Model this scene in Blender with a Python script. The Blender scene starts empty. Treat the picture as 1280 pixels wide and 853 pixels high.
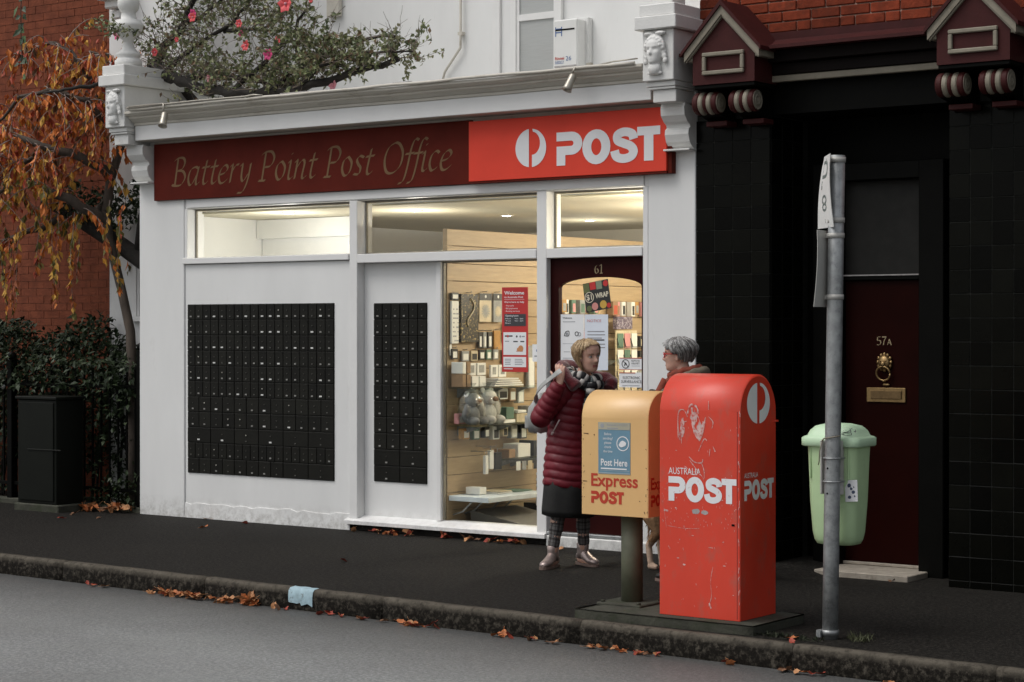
import bpy, bmesh, math, random
from mathutils import Vector, Matrix
from math import radians as R, sin, cos, pi
random.seed(7)
S = bpy.context.scene
COL = S.collection

# ------------------------------------------------------------ camera
cam = bpy.data.cameras.new('camera'); camo = bpy.data.objects.new('camera', cam); COL.objects.link(camo)
camo.location = (9.119, -13.013, 1.72)
camo.rotation_euler = (R(90 - 0.332), 0, R(36.167))
cam.sensor_width = 36; cam.lens = 70.3; cam.clip_end = 3000; cam.clip_start = 0.2
S.camera = camo
# ------------------------------------------------------------ sky, sun, exposure (overcast afternoon)
SUN_EL, SUN_AZ = 58, 218          # azimuth measured clockwise from +Y
W = bpy.data.worlds.new('World'); S.world = W; W.use_nodes = True
nt = W.node_tree; bg = nt.nodes['Background']
sky = nt.nodes.new('ShaderNodeTexSky'); sky.sky_type = 'NISHITA'; sky.sun_disc = False
sky.sun_elevation = R(SUN_EL); sky.sun_rotation = R(SUN_AZ); sky.dust_density = 4.0; sky.air_density = 1.2; sky.ozone_density = 1.0
hs = nt.nodes.new('ShaderNodeHueSaturation'); hs.inputs['Saturation'].default_value = 0.30
nt.links.new(sky.outputs[0], hs.inputs['Color']); nt.links.new(hs.outputs[0], bg.inputs['Color'])
bg.inputs['Strength'].default_value = 0.10
sl = bpy.data.lights.new('sun', 'SUN'); sl.energy = 0.9; sl.angle = R(35); sl.color = (1, .985, .965)
so = bpy.data.objects.new('sun', sl); COL.objects.link(so)
d = Vector((sin(R(SUN_AZ))*cos(R(SUN_EL)), cos(R(SUN_AZ))*cos(R(SUN_EL)), sin(R(SUN_EL))))
so.rotation_euler = d.to_track_quat('Z', 'Y').to_euler(); so.location = (0, -10, 20)
S.view_settings.view_transform = 'Standard'; S.view_settings.look = 'None'
S.view_settings.gamma = 1; S.view_settings.exposure = 0.30

# ------------------------------------------------------------ materials
MATS = {}
def lin(c):
    return tuple(((x/255)/12.92 if x <= 10 else (((x/255)+.055)/1.055)**2.4) for x in c)
def mat(name, col, rough=.6, var=.12, scale=6, bump=.0, bscale=60, metal=0, spec=.5, col2=None, f2=(.55, .7), s2=3,
        rand=0, emit=None, coat=0, stretch=(1,1,1), obj=False, sheen=0):
    """principled with two noise layers: soft tone variation and (col2) patches of another colour; rand = per-object tone"""
    if name in MATS: return MATS[name]
    m = bpy.data.materials.new(name); m.use_nodes = True; MATS[name] = m
    n = m.node_tree.nodes; L = m.node_tree.links; b = n['Principled BSDF']
    b.inputs['Roughness'].default_value = rough; b.inputs['Metallic'].default_value = metal
    b.inputs['Specular IOR Level'].default_value = spec; b.inputs['Coat Weight'].default_value = coat
    if sheen: b.inputs['Sheen Weight'].default_value = sheen
    if obj:
        tc = n.new('ShaderNodeTexCoord'); P = tc.outputs['Object']
    else:
        g = n.new('ShaderNodeNewGeometry'); P = g.outputs['Position']
    mp = n.new('ShaderNodeMapping'); mp.inputs['Scale'].default_value = stretch; L.new(P, mp.inputs['Vector']); P = mp.outputs['Vector']
    def noise(s, det=5, ro=.6):
        t = n.new('ShaderNodeTexNoise'); t.inputs['Scale'].default_value = s; t.inputs['Detail'].default_value = det
        t.inputs['Roughness'].default_value = ro; L.new(P, t.inputs['Vector']); return t.outputs['Fac']
    def ramp(f, a, c):
        r = n.new('ShaderNodeMapRange'); r.inputs['From Min'].default_value = a; r.inputs['From Max'].default_value = c
        L.new(f, r.inputs['Value']); return r.outputs['Result']
    def mix(f, a, c):
        x = n.new('ShaderNodeMix'); x.data_type = 'RGBA'; L.new(f, x.inputs['Factor'])
        for i, v in ((6, a), (7, c)):
            if isinstance(v, tuple): x.inputs[i].default_value = (*v[:3], 1)
            else: L.new(v, x.inputs[i])
        return x.outputs[2]
    lo = tuple(max(0, c*(1-var)) for c in col); hi = tuple(min(1, c*(1+var)) for c in col)
    c = mix(ramp(noise(scale), .3, .7), lo, hi)
    if col2: c = mix(ramp(noise(s2, 8, .7), *f2), c, col2)
    if rand:
        oi = n.new('ShaderNodeObjectInfo'); h = n.new('ShaderNodeHueSaturation')
        r = n.new('ShaderNodeMapRange'); r.inputs['To Min'].default_value = 1-rand; r.inputs['To Max'].default_value = 1+rand
        L.new(oi.outputs['Random'], r.inputs['Value']); L.new(r.outputs[0], h.inputs['Value']); L.new(c, h.inputs['Color']); c = h.outputs[0]
    L.new(c, b.inputs['Base Color'])
    if bump:
        bp = n.new('ShaderNodeBump'); bp.inputs['Strength'].default_value = 1; bp.inputs['Distance'].default_value = bump
        L.new(noise(bscale, 4), bp.inputs['Height']); L.new(bp.outputs[0], b.inputs['Normal'])
    if emit:
        b.inputs['Emission Color'].default_value = (*emit[0], 1); b.inputs['Emission Strength'].default_value = emit[1]
    return m
def flat(name, rgb, rough=.6, **k): return mat(name, lin(rgb), rough, var=k.pop('var', .06), **k)
def add_dirt(m, z0, z1, col, amount=.8, scale=9, n0=.42, n1=.62):
    """splash-back dirt low on a wall, broken up by noise"""
    n = m.node_tree.nodes; L = m.node_tree.links; b = n['Principled BSDF']
    src = b.inputs['Base Color'].links[0].from_socket
    g = n.new('ShaderNodeNewGeometry'); sp = n.new('ShaderNodeSeparateXYZ'); L.new(g.outputs['Position'], sp.inputs[0])
    r = n.new('ShaderNodeMapRange'); r.inputs['From Min'].default_value = z1; r.inputs['From Max'].default_value = z0
    r.inputs['To Max'].default_value = amount; L.new(sp.outputs['Z'], r.inputs['Value'])
    t = n.new('ShaderNodeTexNoise'); t.inputs['Scale'].default_value = scale; t.inputs['Detail'].default_value = 8; t.inputs['Roughness'].default_value = .75
    L.new(g.outputs['Position'], t.inputs['Vector'])
    q = n.new('ShaderNodeMapRange'); q.inputs['From Min'].default_value = n0; q.inputs['From Max'].default_value = n1; L.new(t.outputs['Fac'], q.inputs['Value'])
    mu = n.new('ShaderNodeMath'); mu.operation = 'MULTIPLY'; L.new(r.outputs[0], mu.inputs[0]); L.new(q.outputs[0], mu.inputs[1])
    x = n.new('ShaderNodeMix'); x.data_type = 'RGBA'; L.new(mu.outputs[0], x.inputs['Factor']); L.new(src, x.inputs[6]); x.inputs[7].default_value = (*col, 1)
    L.new(x.outputs[2], b.inputs['Base Color'])
def glass(name, tint=(1, 1, 1), amount=1.0):
    if name in MATS: return MATS[name]
    m = bpy.data.materials.new(name); m.use_nodes = True; MATS[name] = m
    n = m.node_tree.nodes; L = m.node_tree.links; n.remove(n['Principled BSDF'])
    t = n.new('ShaderNodeBsdfTransparent'); t.inputs[0].default_value = (*tint, 1)
    g = n.new('ShaderNodeBsdfGlossy'); g.inputs['Roughness'].default_value = .015
    f = n.new('ShaderNodeFresnel'); f.inputs[0].default_value = 1.5
    mu = n.new('ShaderNodeMath'); mu.operation = 'MULTIPLY'; L.new(f.outputs[0], mu.inputs[0])
    gm = n.new('ShaderNodeNewGeometry'); iv = n.new('ShaderNodeMapRange'); iv.inputs['To Min'].default_value = amount; iv.inputs['To Max'].default_value = 0; L.new(gm.outputs['Backfacing'], iv.inputs['Value']); L.new(iv.outputs[0], mu.inputs[1])   # only the outer face mirrors
    x = n.new('ShaderNodeMixShader'); L.new(mu.outputs[0], x.inputs[0]); L.new(t.outputs[0], x.inputs[1]); L.new(g.outputs[0], x.inputs[2])
    L.new(x.outputs[0], n['Material Output'].inputs[0]); return m

WHITE = mat('white_paint', (.78, .78, .765), .55, .045, 2.2, .0012, 45, col2=(.58, .565, .53), f2=(.62, .86), s2=3.5, stretch=(1, 1, .3)); add_dirt(WHITE, -.05, .20, (.24, .22, .185), .75, 12)
WHITE2 = mat('white_joinery', (.79, .785, .77), .42, .04, 3, .0006, 90); add_dirt(WHITE2, 0, .16, (.22, .20, .17), .5, 14)
CORN = mat('cornice_tan', (.58, .545, .475), .6, .08, 4, .001, 60, col2=(.30, .26, .20), f2=(.56, .8), s2=7, stretch=(.6, 1, 1))  # tan tone with brown patches, darker than the white fascia
STONEW = mat('painted_stone', (.74, .735, .71), .65, .06, 5, .002, 60, col2=(.4, .39, .35), f2=(.66, .82), s2=6)
MAROON = mat('maroon_sign', (.105, .0140, .0078), .65, .15, 3, .0004, 200, spec=.10)
SIGNRED = mat('red_sign', (.76, .062, .034), .6, .07, 2, .0003, 200, spec=.25)
GOLD = mat('gold_letter', (.185, .105, .050), .55, .12, 10, spec=.2)
LETTER = mat('white_letter', (.78, .78, .79), .5, .03, 8)
BOXRED = mat('box_red', (.66, .050, .023), .42, .08, 3, .0006, 60, col2=(.50, .085, .055), f2=(.52, .72), s2=12, stretch=(1, 1, .5), spec=.36, coat=.35)
BOXRED.node_tree.nodes['Principled BSDF'].inputs['Coat Roughness'].default_value = .38
BOXYEL = mat('box_yellow', (.74, .46, .185), .40, .05, 3, .0005, 60, col2=(.60, .36, .14), f2=(.66, .85), s2=8, spec=.5, coat=.5)
BOXYEL.node_tree.nodes['Principled BSDF'].inputs['Coat Roughness'].default_value = .38
SCUFF = mat('scuff', (.62, .45, .42), .6, .25, 30, col2=(.55, .07, .05), f2=(.45, .62), s2=40)
GREYSCUFF = mat('grey_scuff', (.36, .34, .33), .6, .2, 30)
BLACK = mat('black_paint', (.0032, .0032, .0026), .5, .2, 6, .0006, 60, spec=.07)
LOCK = mat('locker_black', (.0085, .0082, .006), .45, .2, 8, .0004, 120, rand=.3, spec=.2)
PLATE1 = mat('plate_white', (.66, .66, .63), .5, .1, 10); PLATE2 = mat('plate_grey', (.25, .245, .225), .5, .1, 10); PLATE3 = mat('plate_dim', (.10, .097, .085), .5, .1, 10)
TILE = mat('black_tile', (.0026, .0027, .0018), .25, .2, 5, .0005, 25, rand=.5, spec=.09)
GROUT = mat('dark_grout', (.026, .027, .024), .8, .2, 20, spec=.1)
DOORM = mat('maroon_door', (.026, .0036, .0032), .45, .15, 4, .0005, 80, spec=.08)
DOORN = mat('maroon_door_dark', (.0145, .0020, .0012), .45, .15, 4, .0004, 80, spec=.05)
BRASS = mat('old_brass', (.36, .24, .11), .42, .25, 25, .0008, 80, metal=.9)
BURG = mat('burgundy_paint', (.050, .0098, .0092), .6, .16, 6, .0015, 50, col2=(.025, .008, .007), f2=(.58, .78), s2=9, spec=.2)
CREAM = mat('cream_paint', (.235, .208, .158), .65, .14, 9, .0012, 50, col2=(.16, .13, .09), f2=(.56, .78), s2=14)
BRICK = mat('red_brick', (.185, .034, .014), .88, .3, 14, .004, 60, rand=.30, col2=(.10, .028, .015), f2=(.52, .75), s2=16, spec=.2)
BRICKF = mat('far_red_brick', (.185, .053, .026), .88, .3, 7, .004, 40, col2=(.13, .036, .020), f2=(.45, .75), s2=5, spec=.2)
MORTAR = mat('mortar', (.50, .34, .27), .9, .25, 20, .002, 80)
MORTARF = mat('far_mortar', (.24, .095, .055), .9, .2, 12)
ASPH = mat('footpath_asphalt', (.0075, .0066, .0052), .8, .3, 1.1, .009, 60, col2=(.029, .026, .022), f2=(.48, .60), s2=42, spec=.15)
ROAD = mat('road_asphalt', (.175, .182, .178), .42, .14, .9, .007, 60, col2=(.30, .305, .30), f2=(.44, .60), s2=44)
KERB = mat('kerb_stone', (.105, .092, .073), .9, .25, 9, .006, 45, col2=(.040, .035, .028), f2=(.46, .66), s2=18, spec=.12); add_dirt(KERB, -.045, -.006, (.0095, .0080, .0062), 1.0, 30, .30, .52)
CONC = mat('mossy_concrete', (.046, .046, .033), .9, .3, 8, .006, 40, col2=(.028, .034, .016), f2=(.48, .64), s2=6)
STEP = mat('stone_step', (.34, .30, .245), .8, .2, 10, .003, 60, col2=(.15, .13, .1), f2=(.55, .75), s2=9)
GALV = mat('galvanised_steel', (.33, .34, .34), .45, .22, 18, .0004, 100, metal=.55, col2=(.20, .21, .21), f2=(.5, .7), s2=24)
PLATEBK = mat('sign_back', (.44, .43, .40), .55, .08, 8, metal=.2)
BING = mat('bin_green', (.46, .62, .35), .48, .07, 5, .0006, 50, col2=(.33, .46, .26), f2=(.62, .85), s2=7)
BINL = mat('bin_lid_green', (.50, .68, .46), .42, .06, 5, .0006, 50, col2=(.33, .46, .32), f2=(.62, .85), s2=9)
OLIVE = mat('olive_post', (.105, .110, .070), .6, .2, 8, .0008, 70)
WOOD = mat('pale_timber', (.40, .29, .165), .55, .12, 3, .0004, 60, stretch=(1, 1.2, 14), col2=(.34, .235, .125), f2=(.5, .75), s2=4)
IWALL = mat('inner_wall', (.78, .74, .64), .8, .03, 2)
IWHITE = mat('inner_white', (.84, .84, .82), .8, .03, 2)
CEIL = mat('ceiling_paint', (.66, .61, .46), .85, .03, 2)
CARPET = mat('floor_vinyl', (.13, .115, .09), .7, .2, 6)
GLASS = glass('window_glass', (.97, .975, .96), 1.7); GLASSD = glass('dark_glass', (.35, .35, .33), 1.3)
SHELFG = glass('shelf_glass', (.88, .93, .91), 1.0)
BARK = mat('grey_bark', (.075, .058, .045), .9, .35, 12, .006, 40, stretch=(1, 1, .4)); BARKD = mat('dark_bark', (.020, .017, .014), .9, .4, 14, .006, 40)
HEATER = mat('heater_enamel', (.72, .72, .70), .35, .03, 3)
SKIN = mat('skin', (.62, .37, .28), .5, .10, 30, .0003, 200, spec=.4); SKIN.node_tree.nodes['Principled BSDF'].inputs['Subsurface Weight'].default_value = .08
BRONZE = mat('lamp_metal', (.42, .39, .33), .35, .15, 20, metal=.5)

# ------------------------------------------------------------ mesh builder
class MB:
    def __init__(s): s.v = []; s.f = []; s.m = []; s.sm = []
    def add(s, vs, fs, mi=0, smooth=False):
        o = len(s.v); s.v += [Vector(v) for v in vs]
        s.f += [tuple(i+o for i in f) for f in fs]; s.m += [mi]*len(fs); s.sm += [smooth]*len(fs); return s
    def box(s, x0, x1, y0, y1, z0, z1, mi=0, ch=0):
        x0, x1 = min(x0, x1), max(x0, x1); y0, y1 = min(y0, y1), max(y0, y1); z0, z1 = min(z0, z1), max(z0, z1)
        if ch:
            ch = min(ch, (x1-x0)*.4, (y1-y0)*.4, (z1-z0)*.4)
            bm = bmesh.new(); bmesh.ops.create_cube(bm, size=1)
            for v in bm.verts: v.co = Vector(((x0+x1)/2+v.co.x*(x1-x0), (y0+y1)/2+v.co.y*(y1-y0), (z0+z1)/2+v.co.z*(z1-z0)))
            bmesh.ops.bevel(bm, geom=bm.edges[:], offset=ch, segments=1, affect='EDGES', profile=.5)
            bm.verts.index_update(); s.add([v.co for v in bm.verts], [[v.index for v in f.verts] for f in bm.faces], mi); bm.free(); return s
        return s.add([(x0,y0,z0),(x1,y0,z0),(x1,y1,z0),(x0,y1,z0),(x0,y0,z1),(x1,y0,z1),(x1,y1,z1),(x0,y1,z1)],
                     [(0,3,2,1),(4,5,6,7),(0,1,5,4),(1,2,6,5),(2,3,7,6),(3,0,4,7)], mi)
    def tube(s, pts, rad, n=8, mi=0, smooth=True, flatten=None, caps=True):
        pts = [Vector(p) for p in pts]; k = len(pts)
        if not hasattr(rad, '__len__'): rad = [rad]*k
        vs = []; prev = None
        for i, p in enumerate(pts):
            t = (pts[min(i+1, k-1)] - pts[max(i-1, 0)]).normalized()
            if prev is None:
                a = Vector((0, 0, 1)) if abs(t.z) < .9 else Vector((1, 0, 0)); u = t.cross(a).normalized()
            else: u = (prev - t*prev.dot(t)).normalized()
            prev = u; w = t.cross(u)
            r = rad[i]; ru, rw = r if hasattr(r, '__len__') else (r, r)
            for j in range(n):
                a = 2*pi*j/n; vs.append(p + u*cos(a)*ru + w*sin(a)*rw)
        fs = []
        for i in range(k-1):
            for j in range(n): fs.append((i*n+j, i*n+(j+1) % n, (i+1)*n+(j+1) % n, (i+1)*n+j))
        s.add(vs, fs, mi, smooth)
        if caps: o = len(s.v)-len(vs); s.f += [tuple(o+j for j in range(n-1, -1, -1)), tuple(o+(k-1)*n+j for j in range(n))]; s.m += [mi, mi]; s.sm += [False, False]
        return s
    def rings(s, rings, mi=0, smooth=True, caps=True, flip=False):
        n = len(rings[0]); vs = [v for r in rings for v in r]; fs = []
        for i in range(len(rings)-1):
            for j in range(n): fs.append((i*n+j, i*n+(j+1) % n, (i+1)*n+(j+1) % n, (i+1)*n+j))
        s.add(vs, fs, mi, smooth)
        if caps: o = len(s.v)-len(vs); s.f += [tuple(o+j for j in range(n-1, -1, -1)), tuple(o+(len(rings)-1)*n+j for j in range(n))]; s.m += [mi, mi]; s.sm += [False, False]
        return s
    def lathe(s, prof, c, n=24, mi=0, sx=1, sy=1):
        return s.rings([[(c[0]+r*cos(2*pi*j/n)*sx, c[1]+r*sin(2*pi*j/n)*sy, c[2]+z) for j in range(n)] for r, z in prof], mi)
    def ell(s, c, r, mi=0, n=12, m=8, rot=None):
        vs = []; c = Vector(c)
        for i in range(1, m):
            t = pi*i/m
            for j in range(n):
                v = Vector((r[0]*sin(t)*cos(2*pi*j/n), r[1]*sin(t)*sin(2*pi*j/n), -r[2]*cos(t)))
                if rot: v = rot @ v
                vs.append(c+v)
        b = Vector((0, 0, -r[2])); t_ = Vector((0, 0, r[2]))
        if rot: b = rot @ b; t_ = rot @ t_
        vs += [c+b, c+t_]; fs = []
        for i in range(m-2):
            for j in range(n): fs.append((i*n+j, i*n+(j+1) % n, (i+1)*n+(j+1) % n, (i+1)*n+j))
        q = (m-1)*n
        for j in range(n): fs.append((q, (j+1) % n, j)); fs.append((q+1, (m-2)*n+j, (m-2)*n+(j+1) % n))
        return s.add(vs, fs, mi, True)
    def prism(s, poly, fn, d0, d1, mi=0):
        """poly: 2-D outline (counter-clockwise); fn(a,b,d) -> 3-D"""
        n = len(poly)
        vs = [fn(a, b, d0) for a, b in poly] + [fn(a, b, d1) for a, b in poly]
        fs = [tuple(range(n)), tuple(range(2*n-1, n-1, -1))] + [(i, i+n, (i+1) % n+n, (i+1) % n) for i in range(n)]
        return s.add(vs, fs, mi)
    def mesh(s, name, mats, c=Vector((0, 0, 0)), fix=True):
        me = bpy.data.meshes.new(name); me.from_pydata([tuple(v-c) for v in s.v], [], s.f)
        for m in (mats if isinstance(mats, (list, tuple)) else [mats]): me.materials.append(m)
        me.polygons.foreach_set('material_index', s.m); me.polygons.foreach_set('use_smooth', s.sm)
        if fix:
            bm = bmesh.new(); bm.from_mesh(me); bmesh.ops.recalc_face_normals(bm, faces=bm.faces[:]); bm.to_mesh(me); bm.free()
        me.update(); return me
    def center(s):
        if not s.v: return Vector((0, 0, 0))
        return Vector([(min(v[i] for v in s.v)+max(v[i] for v in s.v))/2 for i in range(3)])

ORG = {}
def thing(name, label, cat, loc=(0, 0, 0), group=None, kind=None):
    o = bpy.data.objects.new(name, None); COL.objects.link(o); o.location = loc; ORG[o.name] = Vector(loc); o.empty_display_size = .1
    if label: o['label'] = label
    if cat: o['category'] = cat
    if group: o['group'] = group
    if kind: o['kind'] = kind
    return o
def put(name, me, c, parent=None, label=None, cat=None, group=None, kind=None):
    o = bpy.data.objects.new(name, me); COL.objects.link(o); c = Vector(c)
    o.location = c - (ORG[parent.name] if parent else Vector((0, 0, 0))); ORG[o.name] = c
    if parent: o.parent = parent
    if label: o['label'] = label
    if cat: o['category'] = cat
    if group: o['group'] = group
    if kind: o['kind'] = kind
    return o
def obj(name, mb, mats, parent=None, label=None, cat=None, group=None, kind=None, fix=True, base=False):
    c = mb.center()
    if base and mb.v: c.z = min(v.z for v in mb.v)
    return put(name, mb.mesh(name, mats, c, fix), c, parent, label, cat, group, kind)
def bx(name, x0, x1, y0, y1, z0, z1, m, parent=None, ch=.004, **k): return obj(name, MB().box(x0, x1, y0, y1, z0, z1, 0, ch), m, parent, **k)
def copy_tree(o, loc, label=None, parent=None):
    c = o.copy(); COL.objects.link(c); ORG[c.name] = Vector(loc)
    if parent is None: c.location = loc
    else: c.parent = parent
    if label: c['label'] = label
    for ch in list(o.children):
        k = ch.copy(); COL.objects.link(k); k.parent = c
        for g in list(ch.children):
            q = g.copy(); COL.objects.link(q); q.parent = k
    return c
def remesh(mb, voxel, smooth=6):
    me = mb.mesh('tmp', SKIN); o = bpy.data.objects.new('tmp', me); COL.objects.link(o)
    m = o.modifiers.new('r', 'REMESH'); m.mode = 'VOXEL'; m.voxel_size = voxel; m.use_smooth_shade = True
    if smooth: q = o.modifiers.new('s', 'SMOOTH'); q.iterations = smooth; q.factor = .5
    dg = bpy.context.evaluated_depsgraph_get(); dg.update()
    out = bpy.data.meshes.new_from_object(o.evaluated_get(dg), preserve_all_data_layers=False, depsgraph=dg)
    bpy.data.objects.remove(o); return out
def recenter(me):
    xs = [v.co.copy() for v in me.vertices]
    c = Vector([(min(v[i] for v in xs)+max(v[i] for v in xs))/2 for i in range(3)]); c.z = min(v.z for v in xs)
    for v in me.vertices: v.co -= c
    return c

# ------------------------------------------------------------ planes and lettering
# a plane maps (u right, v up, d out of the surface) to the world
def front(x0, y, z0): return lambda u, v, d=0: (x0+u, y-d, z0+v)        # faces the street
def side(x, y0, z0): return lambda u, v, d=0: (x+d, y0+u, z0+v)         # faces the +X end
def cat_rom(P, n=6, closed=False):
    out = []; k = len(P); P = [Vector((p[0], p[1])) for p in P]
    for i in range(k if closed else k-1):
        p0 = P[(i-1) % k] if closed or i > 0 else P[0]; p1 = P[i]; p2 = P[(i+1) % k]; p3 = P[(i+2) % k] if closed or i+2 < k else P[k-1]
        for j in range(n):
            t = j/n
            out.append(.5*((2*p1)+(p2-p0)*t+(2*p0-5*p1+4*p2-p3)*t*t+(3*p1-p0-3*p2+p3)*t**3))
    if not closed: out.append(P[-1])
    return out
def strip2d(mb, pts, w, fn, d, closed=False, mi=0, th=None):
    """even-width band along a 2-D path with mitred corners; th gives it a thickness"""
    k = len(pts); pts = [Vector((p[0], p[1])) for p in pts]; l = []; r = []
    for i in range(k):
        a = pts[i]-pts[i-1] if (i > 0 or closed) else pts[1]-pts[0]; b = pts[(i+1) % k]-pts[i] if (i < k-1 or closed) else pts[-1]-pts[-2]
        if a.length < 1e-9: a = b
        if b.length < 1e-9: b = a
        a = a.normalized(); b = b.normalized(); na = Vector((-a.y, a.x)); nb = Vector((-b.y, b.x)); m = (na+nb)
        m = m/max(m.dot(na), .35) if m.length > 1e-6 else na
        ww = w[i] if hasattr(w, '__len__') else w
        l.append(pts[i]+m*ww/2); r.append(pts[i]-m*ww/2)
    vs = [fn(p.x, p.y, d) for p in l]+[fn(p.x, p.y, d) for p in r]
    fs = [(i, (i+1) % k, (i+1) % k+k, i+k) for i in range(k if closed else k-1)]
    mb.add(vs, fs, mi)
def nib(mb, pts, fn, d, w=.07, ang=38, mi=0, n=7, thin=.012):
    """broad-nib pen stroke"""
    P = cat_rom(pts, n) if len(pts) > 2 else [Vector(p) for p in pts]
    a = Vector((cos(R(ang)), sin(R(ang))))*w/2
    for i in range(len(P)-1):
        t = (P[i+1]-P[i]); t = t.normalized() if t.length > 0 else Vector((1, 0)); q = Vector((-t.y, t.x))
        s_ = 1 if q.dot(a) >= 0 else -1
        e0 = a+q*s_*thin/2
        o0, o1 = P[i], P[i+1]
        dd = d+(i % 2)*.00008
        mb.add([fn(*(o0-e0), dd), fn(*(o1-e0), dd), fn(*(o1+e0), dd), fn(*(o0+e0), dd)], [(0, 1, 2, 3)], mi)
def text_mesh(s):
    cu = bpy.data.curves.new('t', 'FONT'); cu.body = s; cu.size = 1; cu.fill_mode = 'FRONT'; cu.resolution_u = 3
    return cu
def text(mb, s, fn, d, x, y, w=None, h=.05, bold=0, mi=0, center=False):
    """built-in sans lettering, scaled so capitals are h tall and the line w wide"""
    cu = text_mesh(s); cu.offset = bold
    o = bpy.data.objects.new('t', cu); COL.objects.link(o); dg = bpy.context.evaluated_depsgraph_get(); dg.update()
    me = bpy.data.meshes.new_from_object(o.evaluated_get(dg), depsgraph=dg); bpy.data.objects.remove(o)
    vs = [v.co for v in me.vertices]
    if not vs: return
    x0 = min(v.x for v in vs); x1 = max(v.x for v in vs); sy = h/.73; sx = w/(x1-x0) if w else sy
    ox = x - (x1-x0)*sx/2 if center else x
    mb.add([fn(ox+(v.x-x0)*sx, y+v.y*sy, d) for v in vs], [tuple(p.vertices) for p in me.polygons], mi)
    bpy.data.meshes.remove(me); bpy.data.curves.remove(cu)
def arc(cx, cy, rx, ry, a0, a1, n=10): return [(cx+rx*cos(R(a0+(a1-a0)*i/n)), cy+ry*sin(R(a0+(a1-a0)*i/n))) for i in range(n+1)]
def heavy_post(mb, fn, d, x, y, w, h, mi=0):
    """the heavy word POST with its open, notched P"""
    sx, sy = w/3.06, h
    f = lambda u, v, dd: fn(x+u*sx, y+v*sy, dd)
    W_ = .265
    strip2d(mb, [(0, .867)]+arc(.45, .655, .20, .212, 90, -90, 10)+[(.135, .443), (.135, 0)], W_, f, d, mi=mi)
    strip2d(mb, arc(1.20, .5, .285, .385, 0, 345, 23), W_, f, d, closed=True, mi=mi)
    S_ = cat_rom([(2.30, .66), (2.24, .82), (2.03, .885), (1.84, .81), (1.84, .64), (2.02, .545), (2.20, .46), (2.29, .32), (2.22, .16), (2.0, .10), (1.80, .17), (1.74, .35)], 5)
    strip2d(mb, S_, .255, f, d, mi=mi)
    mb.add([f(2.40, .745, d), f(3.06, .745, d), f(3.06, 1, d), f(2.40, 1, d)], [(0, 1, 2, 3)], mi)
    mb.add([f(2.595, 0, d), f(2.865, 0, d), f(2.865, .745, d), f(2.595, .745, d)], [(0, 1, 2, 3)], mi)
def roundel(mb, fn, d, x, y, w, h, mi=0):
    """the postal emblem: a disc cut by a vertical slit, its right half hollowed into a P"""
    f = lambda a: [fn(x+(p[0]+1)/2*w, y+(p[1]+1)/2*h, d) for p in a]
    L_ = [p for p in arc(0, 0, 1, 1, 97, 263, 20)]
    L_[0] = (-.12, .99); L_[-1] = (-.12, -.99)
    mb.add(f(L_), [tuple(range(len(L_)))], mi)
    o = arc(0, 0, 1, 1, 84, -84, 20); i_ = arc(.08, .24, .52, .60, 83, -90, 20)
    n = 21; mb.add(f(o+i_), [(k, k+1, n+k+1, n+k) for k in range(n-1)], mi)
    mb.add(f([(.08, -.99), (.104, -.9945), (.08, -.36)]), [(0, 1, 2)], mi)
# ============================================================ THE SETTING: ground, road, footpath, kerb
ground = obj('ground', MB().box(-400, 400, -400, 400, -.6, -.30), mat('far_ground', (.06, .06, .05), .9), kind='structure')
ky = lambda x: -3.14 - .045*x                       # line of the kerb face
KX0, KX1 = -40, 40
RH = -.14
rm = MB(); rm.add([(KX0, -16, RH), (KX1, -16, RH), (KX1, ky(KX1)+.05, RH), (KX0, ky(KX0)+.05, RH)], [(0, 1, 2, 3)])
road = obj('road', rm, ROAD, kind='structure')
nn = ROAD.node_tree; b_ = nn.nodes['Principled BSDF']
g_ = nn.nodes.new('ShaderNodeNewGeometry'); t_ = nn.nodes.new('ShaderNodeTexNoise'); t_.inputs['Scale'].default_value = .55; t_.inputs['Detail'].default_value = 6
q_ = nn.nodes.new('ShaderNodeMapRange'); q_.inputs['From Min'].default_value = .38; q_.inputs['From Max'].default_value = .62; q_.inputs['To Min'].default_value = .38; q_.inputs['To Max'].default_value = .62
nn.links.new(g_.outputs['Position'], t_.inputs['Vector']); nn.links.new(t_.outputs['Fac'], q_.inputs['Value']); nn.links.new(q_.outputs[0], b_.inputs['Roughness'])   # damp patches
# asphalt colour darkened towards the kerb, painting in the fall-off of sky sheen
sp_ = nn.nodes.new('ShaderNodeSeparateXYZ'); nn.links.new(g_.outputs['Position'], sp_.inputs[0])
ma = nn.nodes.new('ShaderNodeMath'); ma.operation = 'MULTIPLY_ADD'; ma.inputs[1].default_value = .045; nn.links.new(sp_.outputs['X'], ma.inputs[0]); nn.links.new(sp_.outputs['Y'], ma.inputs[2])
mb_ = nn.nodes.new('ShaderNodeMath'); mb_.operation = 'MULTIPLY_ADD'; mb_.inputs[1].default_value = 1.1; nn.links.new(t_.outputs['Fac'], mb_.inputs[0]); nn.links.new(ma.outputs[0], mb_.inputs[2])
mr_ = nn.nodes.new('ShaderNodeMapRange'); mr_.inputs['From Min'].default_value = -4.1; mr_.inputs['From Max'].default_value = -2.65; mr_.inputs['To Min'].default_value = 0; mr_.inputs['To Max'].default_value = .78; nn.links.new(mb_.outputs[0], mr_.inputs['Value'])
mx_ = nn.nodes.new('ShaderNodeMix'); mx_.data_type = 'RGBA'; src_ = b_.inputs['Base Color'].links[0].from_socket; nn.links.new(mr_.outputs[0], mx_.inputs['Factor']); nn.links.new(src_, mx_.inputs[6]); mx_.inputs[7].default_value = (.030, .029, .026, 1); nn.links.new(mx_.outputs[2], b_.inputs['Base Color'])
pv = MB()
sm01 = lambda t: max(0, min(1, t))**2*(3-2*max(0, min(1, t)))
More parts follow.
